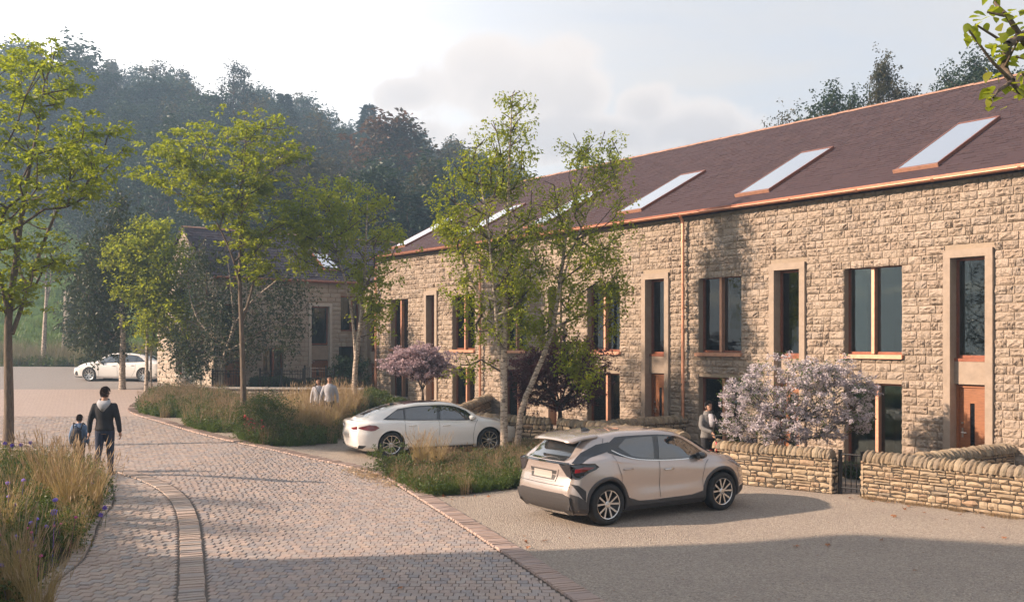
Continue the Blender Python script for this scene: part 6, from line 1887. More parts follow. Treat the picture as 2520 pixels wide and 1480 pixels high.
shrub('purple_tree', 'dark purple leaved small tree against the terrace behind the leaning birch', bs, [(1265,900),(1290,870),(1330,850),(1370,825),(1420,830),(1470,850),(1490,885),(1480,930),(1490,960),(1450,985),(1400,1000),(1350,985),(1310,1000),(1275,960),(1260,930)], 260, .10, M['purple'], M['darkbark'], 83, st, per=60, rad=.26, flat=.6, size=.08, droop=.3, clear=.25, rise=.1, dep=.7, rt=.005)
bs = np.array([(858-1260)/FPX*41.3, 41.3, 1.2])
st = [[(0,0,-.1), L_(bs,858+dx,920,dy=dy), L_(bs,858+dx*1.6,900,dy=dy)] for dx, dy in ((-15,0),(12,.2))]
shrub('dark_shrub', 'dark green shrub filling the corner behind the twin birch trunk', bs, [(820,900),(850,872),(890,880),(893,950),(830,950)], 90, .05, M['hedge'], M['darkbark'], 84, st, per=60, rad=.3, flat=.8, size=.1, clear=.2, dep=.8)

# ---- hedges and low garden planting
def leafbox(name, label, cat, pts, w, h, n, size, mat, seed, z=None, kind=None):
    g_ = np.random.default_rng(seed); L = np.array(pts, float); d = np.r_[0, np.cumsum(np.linalg.norm(np.diff(L, axis=0), axis=1))]
    s_ = g_.uniform(0, d[-1], n); x = np.interp(s_, d, L[:,0]); y = np.interp(s_, d, L[:,1]); a = g_.uniform(0, 2*np.pi, n); rr = g_.uniform(.6, 1.05, n)
    t = np.arctan2(*(L[-1]-L[0])[::-1]); nx, ny = -math.sin(t), math.cos(t)
    off = np.cos(a)*w/2*rr; zz = (h/2+np.sin(a)*h/2*rr)*(1+.12*np.sin(s_*2.1)+.08*np.sin(s_*5.7))
    P = np.c_[x+nx*off, y+ny*off, np.maximum(zz, 0)]; P[:,2] += (gz(P[:,0], P[:,1]) if z is None else z)
    D = g_.normal(0, 1, (n,3)); N = g_.normal(0, 1, (n,3)); N[:,2] += .6
    V, F = leaf_geo(P, D, N, size*g_.uniform(.6, 1.3, n), .6)
    T = Thing(name, label, cat, (*L.mean(0), float(P[:,2].min()))); T.raw('foliage', V, F, mat, world=True)
    m = MB(); k = [tuple([*p, (float(gz(*p)) if z is None else z)+h*.4]) for p in L]; m.tube(k, w*.30, 8); T.mb('twigs', m, M['darkbark'], world=True)
leafbox('hedge', 'low clipped grey green hedge along the foot of the far terrace bays', 'hedge', [pin(905, 37.6)[:2], pin(1000, 35.0)[:2]], .8, .75, 9000, .06, M['herb'], 91)
leafbox('border_planting', 'soft green border planting behind the black railings of the stone house', 'plant', [pin(620, 41.3)[:2], pin(800, 40.9)[:2]], .9, .45, 9000, .07, M['hedge'], 92, z=1.22)
leafbox('border_planting', 'small green border planting at the right end of the railings', 'plant', [pin(822, 40.7)[:2], pin(890, 40.3)[:2]], .7, .35, 4000, .07, M['hedge'], 93, z=1.22)
leafbox('garden_plants', 'low green plants inside the garden behind the little black gate', 'plant', [TF.w([(-2.6, -1.4, 0)])[0][:2], TF.w([(-1.2, -1.6, 0)])[0][:2]], .7, .30, 4000, .05, M['hedge'], 94)

# ---- grasses
def blades(n, g, H, spread, width, lean=.35, seg=3, seedhead=0.0, bend=.3):
    """one clump of blades as V,F (and seed heads V,F)"""
    a = g.uniform(0, 2*np.pi, n); r = spread*np.sqrt(g.random(n))*.4; h = H*g.uniform(.55, 1.05, n)
    bx = np.cos(a)*r; by = np.sin(a)*r; a2 = a+g.normal(0, .6, n); ln = lean*h*g.uniform(.2, 1.2, n)
    V = []; t = np.linspace(0, 1, seg+1)
    wdir = np.stack([-np.sin(a2+g.normal(0,.8,n)), np.cos(a2), np.zeros(n)], 1)
    for k, tt in enumerate(t):
        c = np.stack([bx+np.cos(a2)*ln*tt**2, by+np.sin(a2)*ln*tt**2, h*(tt-bend*.5*tt**3*ln/np.maximum(h,.01))], 1); w = width*(1-tt*.85)
        V += [c-wdir*w/2, c+wdir*w/2]
    tipc = c
    V = np.stack(V, 1).reshape(-1, 3); m = 2*(seg+1); base = (np.arange(n)*m)[:, None]
    F = np.concatenate([np.stack([base[:,0]+2*k, base[:,0]+2*k+1, base[:,0]+2*k+3, base[:,0]+2*k+2], 1) for k in range(seg)])
    S = None
    if seedhead:
        sel = g.random(n) < seedhead; P = tipc[sel]; k = len(P); dirn = np.stack([np.cos(a2[sel])*.35, np.sin(a2[sel])*.35, np.ones(k)], 1)+g.normal(0, .12, (k,3)); dirn /= np.linalg.norm(dirn, axis=1, keepdims=True)
        L = H*g.uniform(.09, .15, k)[:, None]; q = np.cross(dirn, [0,0,1.])+1e-3; q /= np.linalg.norm(q, axis=1, keepdims=True); q2 = np.cross(dirn, q); w = .0058*max(1, H)
        p0 = P-dirn*L*.4; p1 = P+dirn*L*.1; p2 = P+dirn*L*.9
        VV = np.stack([p0, p1+q*w, p1+q2*w, p1-q*w, p1-q2*w, p2], 1).reshape(-1,3); b_ = (np.arange(k)*6)[:, None]
        FF = np.concatenate([b_+np.array(f) for f in ((0,1,2),(0,2,3),(0,3,4),(0,4,1),(5,2,1),(5,3,2),(5,4,3),(5,1,4))])
        S = (VV, FF)
    return V, F, S

def clump_thing(name, label, base, H, n, mat, seed, spread=.35, width=.008, lean=.35, seedhead=.35, seedmat=None, group=None):
    g_ = np.random.default_rng(seed); V, F, S = blades(n, g_, H, spread, width, lean, 4, seedhead)
    T = Thing(name, label, 'grass clump', base, 0, group); T.raw('blades', V, F, mat, kind='stuff')
    if S: T.raw('seed_heads', S[0], S[1], seedmat or M['seed'], kind='stuff')
    return T

def bed_scatter(name, poly, n, make, mats, seed, label, hscale=(.7, 1.2), dens=None, cat='plants'):
    g_ = np.random.default_rng(seed); P = np.asarray(poly)[:, :2]; x0, y0 = P.min(0); x1, y1 = P.max(0)
    pts = []
    while len(pts) < n:
        x = g_.uniform(x0, x1, n); y = g_.uniform(y0, y1, n); m = inpoly(x, y, P)
        if dens is not None: m &= g_.random(n) < dens(x, y)
        pts += list(zip(x[m], y[m]))
    pts = np.array(pts[:n]); z = gz(pts[:,0], pts[:,1]); var = [make(np.random.default_rng(seed*31+k)) for k in range(6)]
    vi = g_.integers(0, 6, n); acc = {}
    for k, vs in enumerate(var):
        sel = np.where(vi == k)[0]
        if not len(sel): continue
        a = g_.uniform(0, 2*np.pi, len(sel)); s_ = g_.uniform(*hscale, len(sel)); c, s = np.cos(a)*s_, np.sin(a)*s_
        for j, vf in enumerate(vs):
            if vf is None: continue
            V, F = vf
            W = np.stack([V[None,:,0]*c[:,None]-V[None,:,1]*s[:,None]+pts[sel,0][:,None], V[None,:,0]*s[:,None]+V[None,:,1]*c[:,None]+pts[sel,1][:,None], V[None,:,2]*s_[:,None]+z[sel][:,None]], 2)
            FF = F[None]+(np.arange(len(sel))*len(V))[:,None,None]
            acc.setdefault(j, []).append((W.reshape(-1,3), FF.reshape(-1, F.shape[1])))
    T0 = None
    for j, L in acc.items():
        n0 = 0; Vs = []; Fs = []
        for W, FF in L: Vs.append(W); Fs.append(FF+n0); n0 += len(W)
        o = link(name if j == 0 else name+'_heads', mk(name, np.concatenate(Vs), np.concatenate(Fs), mats[j]), T0, 'stuff')
        if T0 is None: T0 = o; tag(o, label, cat)
    return T0
def mk_grass(H, n, spread, width, lean, sh=0.0):
    def f(g_):
        V, F, S = blades(n, g_, H, spread, width, lean, 3, sh); return (V, F), S
    return f
def mk_herb(H, n, rad, size):
    def f(g_):
        r = rad*np.sqrt(g_.random(n)); a = g_.uniform(0, 2*np.pi, n); P = np.c_[r*np.cos(a), r*np.sin(a), H*(1-(r/rad)**2*.5)*g_.random(n)**.6]
        D = g_.normal(0, 1, (n,3)); D[:,2] += .3; N = g_.normal(0, .6, (n,3)); N[:,2] += 1
        return (leaf_geo(P, D, N, size*g_.uniform(.6, 1.3, n), .55),)
    return f
def mk_flower(H, r, k):
    def f(g_):
        V = []; F = []; n = 0
        for i in range(k):
            c = np.array([g_.normal(0,.12), g_.normal(0,.12), H*g_.uniform(.8,1.15)])
            pts = []
            for th, ph in [(0,0)]+[(1.1, p) for p in np.linspace(0, 2*np.pi, 6)[:-1]]+[(2.0, p+.6) for p in np.linspace(0, 2*np.pi, 6)[:-1]]+[(math.pi,0)]:
                pts.append(c+r*g_.uniform(.85,1.15)*np.array([math.sin(th)*math.cos(ph), math.sin(th)*math.sin(ph), math.cos(th)*.8]))
            f_ = [(0,1+j,1+(j+1)%5) for j in range(5)]+[(1+j,6+j,1+(j+1)%5) for j in range(5)]+[(6+j,6+(j+1)%5,1+(j+1)%5) for j in range(5)]+[(11,6+(j+1)%5,6+j) for j in range(5)]
            V += pts; F += [tuple(n+q for q in t_) for t_ in f_]; n += 12
            V += [c+[.003,0,0], c+[-.003,0,0], np.array([c[0]*.6-.003, c[1]*.6, 0]), np.array([c[0]*.6+.003, c[1]*.6, 0])]; F += [(n, n+1, n+2), (n, n+2, n+3)]; n += 4
        return ((np.array(V), np.array(F)),)
    return f
bedA = np.vstack([offset_line(edge_bed, -.15)[3:], [at(-250, 1300)[:2]], [at(-250,1480)[:2]], [at(-120,1600)[:2]]])
sheet('bed_soil', np.vstack([offset_line(edge_bed, -.19), [at(-400,1120)[:2]+[0,-.5]], [at(-400,1600)[:2]]]), .7, .012, M['soil'])
d_low = lambda x, y: .35+.65*(np.sin(x*1.3+y*.9) > -.3)
bed_scatter('herb_planting', bedA, 620, mk_herb(.48, 150, .26, .055), [M['herb']], 101, 'leafy green perennials filling the bed left of the paved path')
bed_scatter('dry_grass_planting', bedA, 90, mk_grass(.75, 60, .3, .006, .4, .3), [M['drygrass'], M['seed']], 102, 'thin golden grasses scattered through the left planting bed')
bed_scatter('violet_flowers', bedA, 24, mk_flower(.56, .034, 2), [M['flower_v']], 103, 'small violet flowers in the left planting bed', dens=lambda x, y: (y < 17)*1.0)
bed_scatter('magenta_flowers', bedA, 22, mk_flower(.50, .024, 2), [M['flower_m']], 104, 'tiny magenta flowers low in the left planting bed', dens=lambda x, y: (y < 14)*1.0)
gc = 'golden grass clumps in the left bed'
for i, (x, y, H, n, lab) in enumerate([(165,1290,1.30,330,'largest golden feathery grass clump in front of the boy'), (228,1275,1.05,200,'golden grass clump leaning over the paved path edge below the man'), (110,1240,1.25,220,'golden grass clump at the left of the largest one, in front of the paving'),
                                       (35,1500,1.15,260,'golden arching grass clump in the bottom left corner'), (95,1540,.95,160,'smaller golden grass clump right of the corner one'), (5,1330,1.0,90,'sparse golden grass clump cut by the left edge')]):
    clump_thing('grass_clump', lab, at(x, y), H, int(n*1.25), M['drygrass'], 110+i, .32, .009, .42, .5, M['seed'])
# purple flower heads one can count
g = np.random.default_rng(120)
for i, (x, y) in enumerate([(126,1262),(160,1258),(175,1270),(200,1262),(215,1270),(248,1266),(258,1248),(20,1345),(60,1330),(12,1090),(52,1093),(75,1088),(30,1095)]):
    Y = 13.6 if y > 1300 else (15.4 if y > 1200 else 19.5)
    X = (x-1260)/FPX*Y; z = CAM_H+(HZN-y)/FPX*Y; zg = float(gz(X, Y)); (V, F), = mk_flower(1, 1, 1)(g)
    T = Thing('violet_flower', 'round violet flower head on a thin stem in the left planting bed', 'flower', (X, Y, zg), 0, 'violet flower heads in the left bed')
    m = MB(); m.tube([(0,0,0),(.02,.01,(z-zg)*.6),(0,0,z-zg)], .004, 4); T.mb('stem', m, M['herb'])
    n_ = 60; D = g.normal(0, 1, (n_,3)); D /= np.linalg.norm(D, axis=1, keepdims=True); V, F = leaf_geo(np.tile([[0,0,z-zg]], (n_,1))+D*.008, D, g.normal(0,1,(n_,3)), np.full(n_, .036), .5); T.raw('flower_head', V, F, M['flower_v'])

bedM = np.array([at(*p)[:2] for p in [(346,1018),(400,1027),(454,1027),(464,1050),(508,1063),(585,1064),(594,1085),(649,1097),(722,1097),(823,1090),(850,1058),(905,1020),(900,1006),(700,1003),(590,992),(540,975),(400,968),(362,985),(345,1000)]])
sheet('bed_soil', bedM, .8, .012, M['soil'])
near = lambda a, b: (lambda x, y: ((y > a) & (y < b))*1.0)
bed_scatter('herb_planting', bedM, 900, mk_herb(.46, 110, .3, .07), [M['herb']], 131, 'leafy green perennials in the long bed round the slender maple')
bed_scatter('rust_grass_planting', bedM, 380, mk_grass(.66, 46, .35, .011, .3, .4), [M['rustgrass'], M['rustgrass']], 132, 'reddish brown seeding grasses in the long bed round the slender maple')
bedM2 = np.array([at(*p)[:2] for p in [(700,1085),(820,1080),(845,1050),(900,1015),(820,1000),(700,1030)]])
bed_scatter('dry_grass_planting', bedM2, 150, mk_grass(1.0, 60, .35, .011, .3, .5), [M['drygrass'], M['seed']], 133, 'tall straw coloured grasses behind the boot of the white car')
edgeM = np.array([at(*p)[:2] for p in [(346,1018),(400,1027),(454,1027),(464,1050),(508,1063),(585,1064),(594,1085),(649,1097),(722,1097),(823,1090),(826,1080),(722,1085),(649,1086),(600,1075),(585,1054),(508,1052),(470,1040),(454,1018),(400,1016),(350,1010)]])
bed_scatter('green_grass_edge', edgeM, 420, mk_grass(.26, 50, .28, .010, .7), [M['grass']], 134, 'short green grass along the kerb of the long bed')
bed_scatter('red_flowers', np.array([at(*p)[:2] for p in [(597,1084),(650,1094),(650,1076),(600,1066)]]), 22, mk_flower(.50, .03, 2), [M['flower_r']], 135, 'small red flowers at the left tip of the bushy planting')
bb = at(660, 1078); g_ = np.random.default_rng(136)
P = envelope(150, g_, .1, 1.15, lambda t: .95*math.sqrt(max(0, 1-(t*.92)**2)), 0, 0)
T, sk = tree('round_shrub', 'rounded yellow green shrub at the kerb left of the white car', bb, [[(0,0,-.05),(0,0,.2),(.05,0,.5)]], P, .03, M['herb'], M['darkbark'], 137, per=54, rad=.26, flat=.8, size=.055, clear=.1, rise=.0, cat='shrub', rt=.004)
bedC = np.array([at(*p)[:2] for p in [(942,1166),(978,1190),(1060,1222),(1150,1216),(1300,1198),(1335,1188),(1400,1150),(1440,1090),(1400,1072),(1330,1098),(1200,1134),(950,1152)]])
sheet('bed_soil', bedC, .7, .012, M['soil'])
bed_scatter('herb_planting', bedC, 460, mk_herb(.36, 150, .26, .05), [M['herb']], 141, 'leafy green perennials in the bed between the two parked cars')
bed_scatter('rust_grass_planting', bedC, 260, mk_grass(.44, 60, .32, .007, .35, .35), [M['rustgrass'], M['rustgrass']], 142, 'reddish brown grasses in the bed between the two parked cars')
edgeC = np.array([at(*p)[:2] for p in [(985,1188),(1060,1220),(1150,1214),(1300,1196),(1335,1186),(1330,1170),(1290,1180),(1150,1195),(1070,1200),(1010,1180)]])
bed_scatter('green_grass_edge', edgeC, 330, mk_grass(.30, 60, .26, .007, .7), [M['grass']], 143, 'bright green grass tufts along the gravel edge of the front bed')
for i, (x, y, H, n, lab) in enumerate([(1035,1168,1.05,340,'tall straw coloured grass clump in front of the rear wheel of the white car'), (1075,1160,.95,220,'straw grass clump just right of the tall one by the white car'), (1395,1092,.95,120,'straw grass clump at the stone wall left of the beige car roof'), (1350,1130,.7,120,'thin rusty grass clump behind the boot of the beige car'), (775,1075,1.05,260,'straw grass clump directly left of the white car bumper')]):
    clump_thing('grass_clump', lab, at(x, y), H, n, M['drygrass'], 150+i, .36, .008, .32, .4, M['seed'])
bb = at(960, 1170); P = envelope(50, g_, .08, .62, lambda t: .42, 0, 0)
tree('low_shrub', 'small loose green shrub at the kerb tip of the front bed', bb, [[(0,0,-.05),(0,0,.15),(.02,0,.3)]], P, .012, M['herb'], M['darkbark'], 138, per=44, rad=.16, flat=.8, size=.05, clear=.05, rise=0, cat='shrub', rt=.003)
# weeds and litter at the foot of walls
for k, (a, b, lab) in enumerate(((WA0, WA1, 'low weeds at the foot of the sunlit wall right of the gate'), (WG[-1], WG[0], 'brown weeds at the foot of the wall behind the leaning birch'))):
    a = np.asarray(a); b = np.asarray(b); t = dir2(a, b); n_ = np.array([t[1], -t[0]]); n_ = n_ if n_ @ (-a) > 0 else -n_
    ply = np.array([a+n_*.17, b+n_*.17, b+n_*(.3 if k == 0 else 1.2), a+n_*(.3 if k == 0 else 1.2)])
    bed_scatter('weeds', ply, 60 if k == 0 else 160, mk_grass(.10 if k == 0 else .28, 20, .2, .007, .6), [M['rustgrass']], 160+k, lab)
# verge along the far road: rough pale grasses
vg = np.array([(-62.,61.2),(-30,60.4),(-19,59.6),(-12,58.8),(-12,61),(-20,63),(-34,64.5),(-62,66)])
bed_scatter('verge_grass', vg, 900, mk_grass(1.25, 40, .8, .022, .25, .3), [M['verge'], M['verge']], 171, 'tall pale rough grass along the verge beyond the far road')
bed_scatter('verge_herbs', vg, 500, mk_herb(.6, 60, .6, .16), [M['herb']], 172, 'dark low scrub along the verge beyond the far road')

mdw = np.array([(-64.,66.),(-18,62.),(-21,76),(-30,96),(-62,106)])
bed_scatter('meadow_grass', mdw, 1900, mk_grass(.55, 14, 1.1, .07, .6), [M['grass']], 175, 'rough tufted green grass on the sloping meadow at the left')
# ---- fallen leaves
g = np.random.default_rng(180)
def dead(seed):
    q = np.random.default_rng(seed); n = 10; V = [(0,0,.012)]
    for i in range(n):
        a = 2*math.pi*i/n; r = (.05 if i % 2 == 0 else .024)*q.uniform(.8,1.2); V.append((math.cos(a)*r, math.sin(a)*r, abs(q.normal(0,.014))+.003))
    return mk('leaf_shape', V, [(0, 1+i, 1+(i+1) % n) for i in range(n)], M['deadleaf'])
DL = [dead(i) for i in range(5)]
spots = [(1075,1213),(1100,1209),(1125,1203),(1095,1222),(1113,1230),(1140,1224),(1165,1220),(1203,1222),(1222,1325),(1246,1330),(1262,1350),(1250,1356),(1294,1335),(1288,1321),(1340,1332),(1300,1348),(1362,1245),(1360,1407),(1402,1327),(2140,1235),(2190,1238),(2225,1254),(2240,1247),(2270,1262),(2330,1280),(2360,1268),(2420,1300),(2470,1325),(2090,1228),(2200,1272),(1960,1345),(2035,1342),(2170,1330),(985,1452),(945,1430),(2250,1405)]
for (x, y) in spots:
    p = at(x+g.normal(0,3), y); o = link('fallen_leaf', DL[g.integers(0,5)]); o.location = (p[0], p[1], p[2]+(.03 if x < 1000 else .012)); o.rotation_euler = (g.normal(0,.2), g.normal(0,.2), g.uniform(0,6)); s_ = g.uniform(.7,1.2); o.scale = (s_,)*3
    tag(o, 'curled brown dead leaf lying on the ground by the parking bays', 'leaf', 'fallen brown leaves on the gravel and paving')
P = np.array([at(*p)[:2] for p in [(860,1150),(940,1172),(990,1198),(975,1205),(910,1180),(850,1160)]])
def mk_lit(g_):
    n = 16; Q = np.c_[g_.normal(0,.16,(n,2)), g_.uniform(.03,.045,n)]; return (leaf_geo(Q, g_.normal(0,1,(n,3))*[1,1,.1], g_.normal(0,.3,(n,3))+[0,0,1], g_.uniform(.03,.07,n), .7),)
bed_scatter('leaf_litter', P, 60, mk_lit, [M['seed']], 181, 'pale leaf litter gathered along the kerb at the tip of the front bed')
bed_scatter('leaf_crumbs', grav_poly, 260, lambda g_: ((leaf_geo(np.c_[g_.normal(0,.5,(5,2)), np.full(5,.008)], g_.normal(0,1,(5,3))*[1,1,.05], g_.normal(0,.2,(5,3))+[0,0,1], g_.uniform(.015,.035,5), .6)),), [M['deadleaf']], 182, 'small dry leaf fragments and twigs scattered over the gravel')

# ---- woods on the hill
def conifer_proto(seed, H=15):
    g_ = np.random.default_rng(seed); n = 1500; t = g_.random(n)**.8; z = H*(.12+.88*t); lay = np.sin(z*3.1)*.25; r = (1-t)**.85*H*.20*(1+lay)*np.sqrt(g_.random(n))+.1; a = g_.uniform(0, 2*np.pi, n)
    P = np.c_[r*np.cos(a), r*np.sin(a), z-r*.25]; D = np.c_[np.cos(a), np.sin(a), g_.normal(-.3,.3,n)]; V, F = leaf_geo(P, D, g_.normal(0,.4,(n,3))+[0,0,1], g_.uniform(.5,1.2,n), .4)
    m = MB(); m.tube([(0,0,-1),(0,0,H*.5),(0,0,H*.99)], [.24,.14,.02], 6); Vt, Ft = m.get(); return (V, F), (Vt, Ft)
def wood_proto(seed, H=12, R_=3.4, n=160, per=26, size=.42, lo=.15, rad=.8, clear=.2):
    g_ = np.random.default_rng(seed)
    tips = envelope(n, g_, H*lo, H*.98, lambda t: R_*math.sin(math.pi*min(1, .18+t*.8))**.8, 0, 0)
    sk = Skel([[(0,0,-1.5),(.1,0,H*.3),(0,.1,H*.6),(.1,0,H*.9)]], seed, clear).attach(tips, .35); Vt, Ft = sk.tubes(.24, .02, sides=4)
    P = np.array(sk.P)[sk.tips]; c2 = np.repeat(P, 3, 0)+g_.normal(0,1,(len(P)*3,3))*rad*.6
    return blob_leaves(c2, max(2, per//3), rad*.6, .8, size, g_, .3), (Vt, Ft)
protos = {}
def proto_objs(key, vf, mat, barkm):
    (V, F), (Vt, Ft) = vf
    nV = len(V); Ft = np.asarray(tri(Ft) if not isinstance(Ft, np.ndarray) or Ft.shape[1] != 3 else Ft)+nV
    me = mk('wood_tree', np.vstack([V, Vt]), np.vstack([np.asarray(F), Ft]), None, False, [mat, barkm], np.r_[np.zeros(len(F), int), np.ones(len(Ft), int)])
    protos[key] = (me, mk('crown', V, F, mat), mk('trunk', Vt, Ft-nV, barkm, True))
for i in range(3): proto_objs('w%d' % i, wood_proto(200+i, 12+i, 3.6), M['woods'], M['darkbark'])
proto_objs('r0', wood_proto(210, 12, 3.2), M['woods_red'], M['darkbark'])
proto_objs('r1', wood_proto(213, 14, 3.4, 190, 24), M['bronze'], M['darkbark'])
proto_objs('c0', conifer_proto(211, 15), M['conifer'], M['darkbark'])
proto_objs('s0', wood_proto(212, 13, 3.0, 110, 9, .38, .3, .8), M['bronze'], M['darkbark'])      # thin, airy
NPR = len(protos)
proto_objs('p0', wood_proto(240, 15, 2.6, 150, 15, .26, .30, .55), M['conifer'], M['darkbark'])
proto_objs('f0', wood_proto(221, 12, 3.6, 420, 60, .17, .15, .55), M['woods'], M['darkbark'])
proto_objs('f1', wood_proto(222, 14, 3.0, 420, 60, .17, .15, .5), M['bronze'], M['darkbark'])
proto_objs('f2', wood_proto(223, 12, 3.0, 150, 26, .16, .3, .6), M['bronze'], M['darkbark'])
pc = bpy.data.collections.new('wood_tree_shapes')
order = []
for i, (k, (me, _, _)) in enumerate(list(protos.items())[:NPR]):
    o = bpy.data.objects.new('wood_tree_shape_%d' % i, me); pc.objects.link(o); order.append(k)
g = np.random.default_rng(230)
pts = []; 
for row, Yr in enumerate(np.arange(66, 168, 3.6)):
    for x in np.arange(-.70, .36, 3.3/Yr):
        r = x+g.normal(0, .25/Yr*3)
        Y = Yr+g.normal(0, 1.2); X = r*Y
        # open meadow at the lower left
        if r < -.30 and Y < np.interp(r, [-.55,-.45,-.38,-.30], [104,98,86,70]): continue
        if r > .02 and Y < 75: continue
        if r > .02 and g.random() < .5: continue
        if abs(r+.29) < .09 and Y < 64: continue
        pts.append((X, Y, float(gz(X, Y))-.3))
pts = np.array(pts)
pm = bpy.data.meshes.new('hill_woods'); pm.vertices.add(len(pts)); pm.vertices.foreach_set('co', pts.astype(np.float32).ravel())
pr = np.array([.25,.22,.22,.05,.09,.05,.12]); idx = g.choice(7, len(pts), p=pr/pr.sum())
rr_ = pts[:,0]/pts[:,1]; idx[(idx == 5) & (pts[:,1] < 125)] = 0
at_ = pm.attributes.new('pick', 'INT', 'POINT'); at_.data.foreach_set('value', idx.astype(np.int32))
at_ = pm.attributes.new('size', 'FLOAT', 'POINT'); at_.data.foreach_set('value', g.uniform(.55, 1.08, len(pts)).astype(np.float32))
at_ = pm.attributes.new('turn', 'FLOAT', 'POINT'); at_.data.foreach_set('value', g.uniform(0, 6.28, len(pts)).astype(np.float32))
wo = link('hill_woods', pm, None, 'stuff'); tag(wo, 'hazy blue green wood covering the hillside behind the houses', 'woods')
ng = bpy.data.node_groups.new('scatter', 'GeometryNodeTree'); ng.interface.new_socket('Geometry', in_out='INPUT', socket_type='NodeSocketGeometry'); ng.interface.new_socket('Geometry', in_out='OUTPUT', socket_type='NodeSocketGeometry')
N_ = ng.nodes; gi = N_.new('NodeGroupInput'); go = N_.new('NodeGroupOutput'); iop = N_.new('GeometryNodeInstanceOnPoints'); ci = N_.new('GeometryNodeCollectionInfo'); ci.inputs['Collection'].default_value = pc; ci.inputs['Separate Children'].default_value = True; ci.inputs['Reset Children'].default_value = True
def na_(name, ty):
    n = N_.new('GeometryNodeInputNamedAttribute'); n.data_type = ty; n.inputs['Name'].default_value = name; return [s for s in n.outputs if s.enabled and s.name == 'Attribute'][0]
ng.links.new(gi.outputs[0], iop.inputs['Points']); ng.links.new(ci.outputs[0], iop.inputs['Instance']); iop.inputs['Pick Instance'].default_value = True
ng.links.new(na_('pick', 'INT'), iop.inputs['Instance Index']); ng.links.new(na_('size', 'FLOAT'), iop.inputs['Scale'])
cx_ = N_.new('ShaderNodeCombineXYZ'); ng.links.new(na_('turn', 'FLOAT'), cx_.inputs[2]); ng.links.new(cx_.outputs[0], iop.inputs['Rotation']); ng.links.new(iop.outputs[0], go.inputs[0])
md = wo.modifiers.new('scatter', 'NODES'); md.node_group = ng

def hill_tree(name, label, x, ytop, Y, key, wscale=1.0, H0=None, cat='tree'):
    me, mc, mt = protos[key]; X = (x-1260)/FPX*Y; zg = float(gz(X, Y)); zt_ = CAM_H+(HZN-ytop)/FPX*Y
    H0 = max(v.co.z for v in mc.vertices); s_ = (zt_-zg)/H0
    T = Thing(name, label, cat, (X, Y, zg), g.uniform(0, 6)); a = link('trunk', mt, T.o); b = link('crown', mc, T.o)
    T.o.scale = (s_*wscale, s_*wscale, s_); return T
ht = [('broadleaf_tree','tallest hazy tree on the left of the hill crest against the glare',188,80,118,'w1',1.3),('broadleaf_tree','hazy crest tree at the far left behind the big maple top',40,115,116,'w0',1.3),
 ('broadleaf_tree','rounded crest tree right of the tallest left one, lit from behind',262,160,122,'w2',1.3),('broadleaf_tree','broad crest tree left of the twin topped pine',390,180,122,'w0',1.4),
 ('thin_tree','thin brownish crest tree just left of the twin topped pine',470,192,120,'s0',1.1),('pine_tree','tall twin topped bare pine standing clear above the wood',576,138,112,'p0',.8),('pine_tree','second bare pine close beside the twin topped one',600,150,113,'p0',.7),
 ('broadleaf_tree','dark tree on the crest behind the slender maple',520,205,112,'w1',1.2),('thin_tree','thin airy crest tree right of the bare pines',640,225,110,'s0',1.0),('pine_tree','narrow dark crest tree over the crown of the slender maple',715,262,106,'p0',1.1),
 ('thin_tree','wispy brown crest tree between the pine and the red topped tree',780,268,105,'s0',1.1),('thin_tree','low wispy crest tree left of the red topped tree',850,330,104,'s0',1.0),
 ('red_topped_tree','tall tree with reddish top in the middle of the skyline',955,262,96,'r0',1.15),('red_topped_tree','second reddish crowned tree just right of the tall red one',995,275,97,'r1',1.0),
 ('thin_tree','spiky bare topped tree right of the red topped pair',1085,345,95,'s0',1.1),('broadleaf_tree','dark low crest tree touching the left edge of the terrace roof',1130,388,95,'w1',1.1),
 ('birch_tree','thin golden leaved tree over the middle of the terrace ridge',1935,232,46,'f2',.62),('broadleaf_tree','dark green tree over the ridge right of the golden one',2040,190,44,'f0',.75),
 ('conifer_tree','tall pointed tree rising highest over the terrace ridge',2175,97,42,'f1',.5),('broadleaf_tree','dark filler tree right of the pointed tree behind the ridge',2110,205,43,'f0',.6),('broadleaf_tree','bronze tinged tree right of the tall pointed one',2235,180,42,'f1',.6),
 ('broadleaf_tree','large dark tree over the ridge at the right, behind the hanging branch',2420,100,40,'f0',.72),('broadleaf_tree','lower dark tree left of the large right hand one over the ridge',2350,140,41,'f0',.6)]
for (nm, lb, x, yt, Y, k, ws) in ht: hill_tree(nm, lb, x, yt, Y, k, ws)
# trees across the road outside the frame: they cast the dappled shade on the paving and facade
for (X, Y, k, s_, lb) in ((-22., 15.5, 's0', .62, 'thin tree across the road outside the left edge'),):
    me, mc, mt = protos[k]; T = Thing('roadside_tree', lb, 'tree', (X, Y, float(gz(X, Y)))); link('trunk', mt, T.o); link('crown', mc, T.o); T.o.scale = (s_,)*3
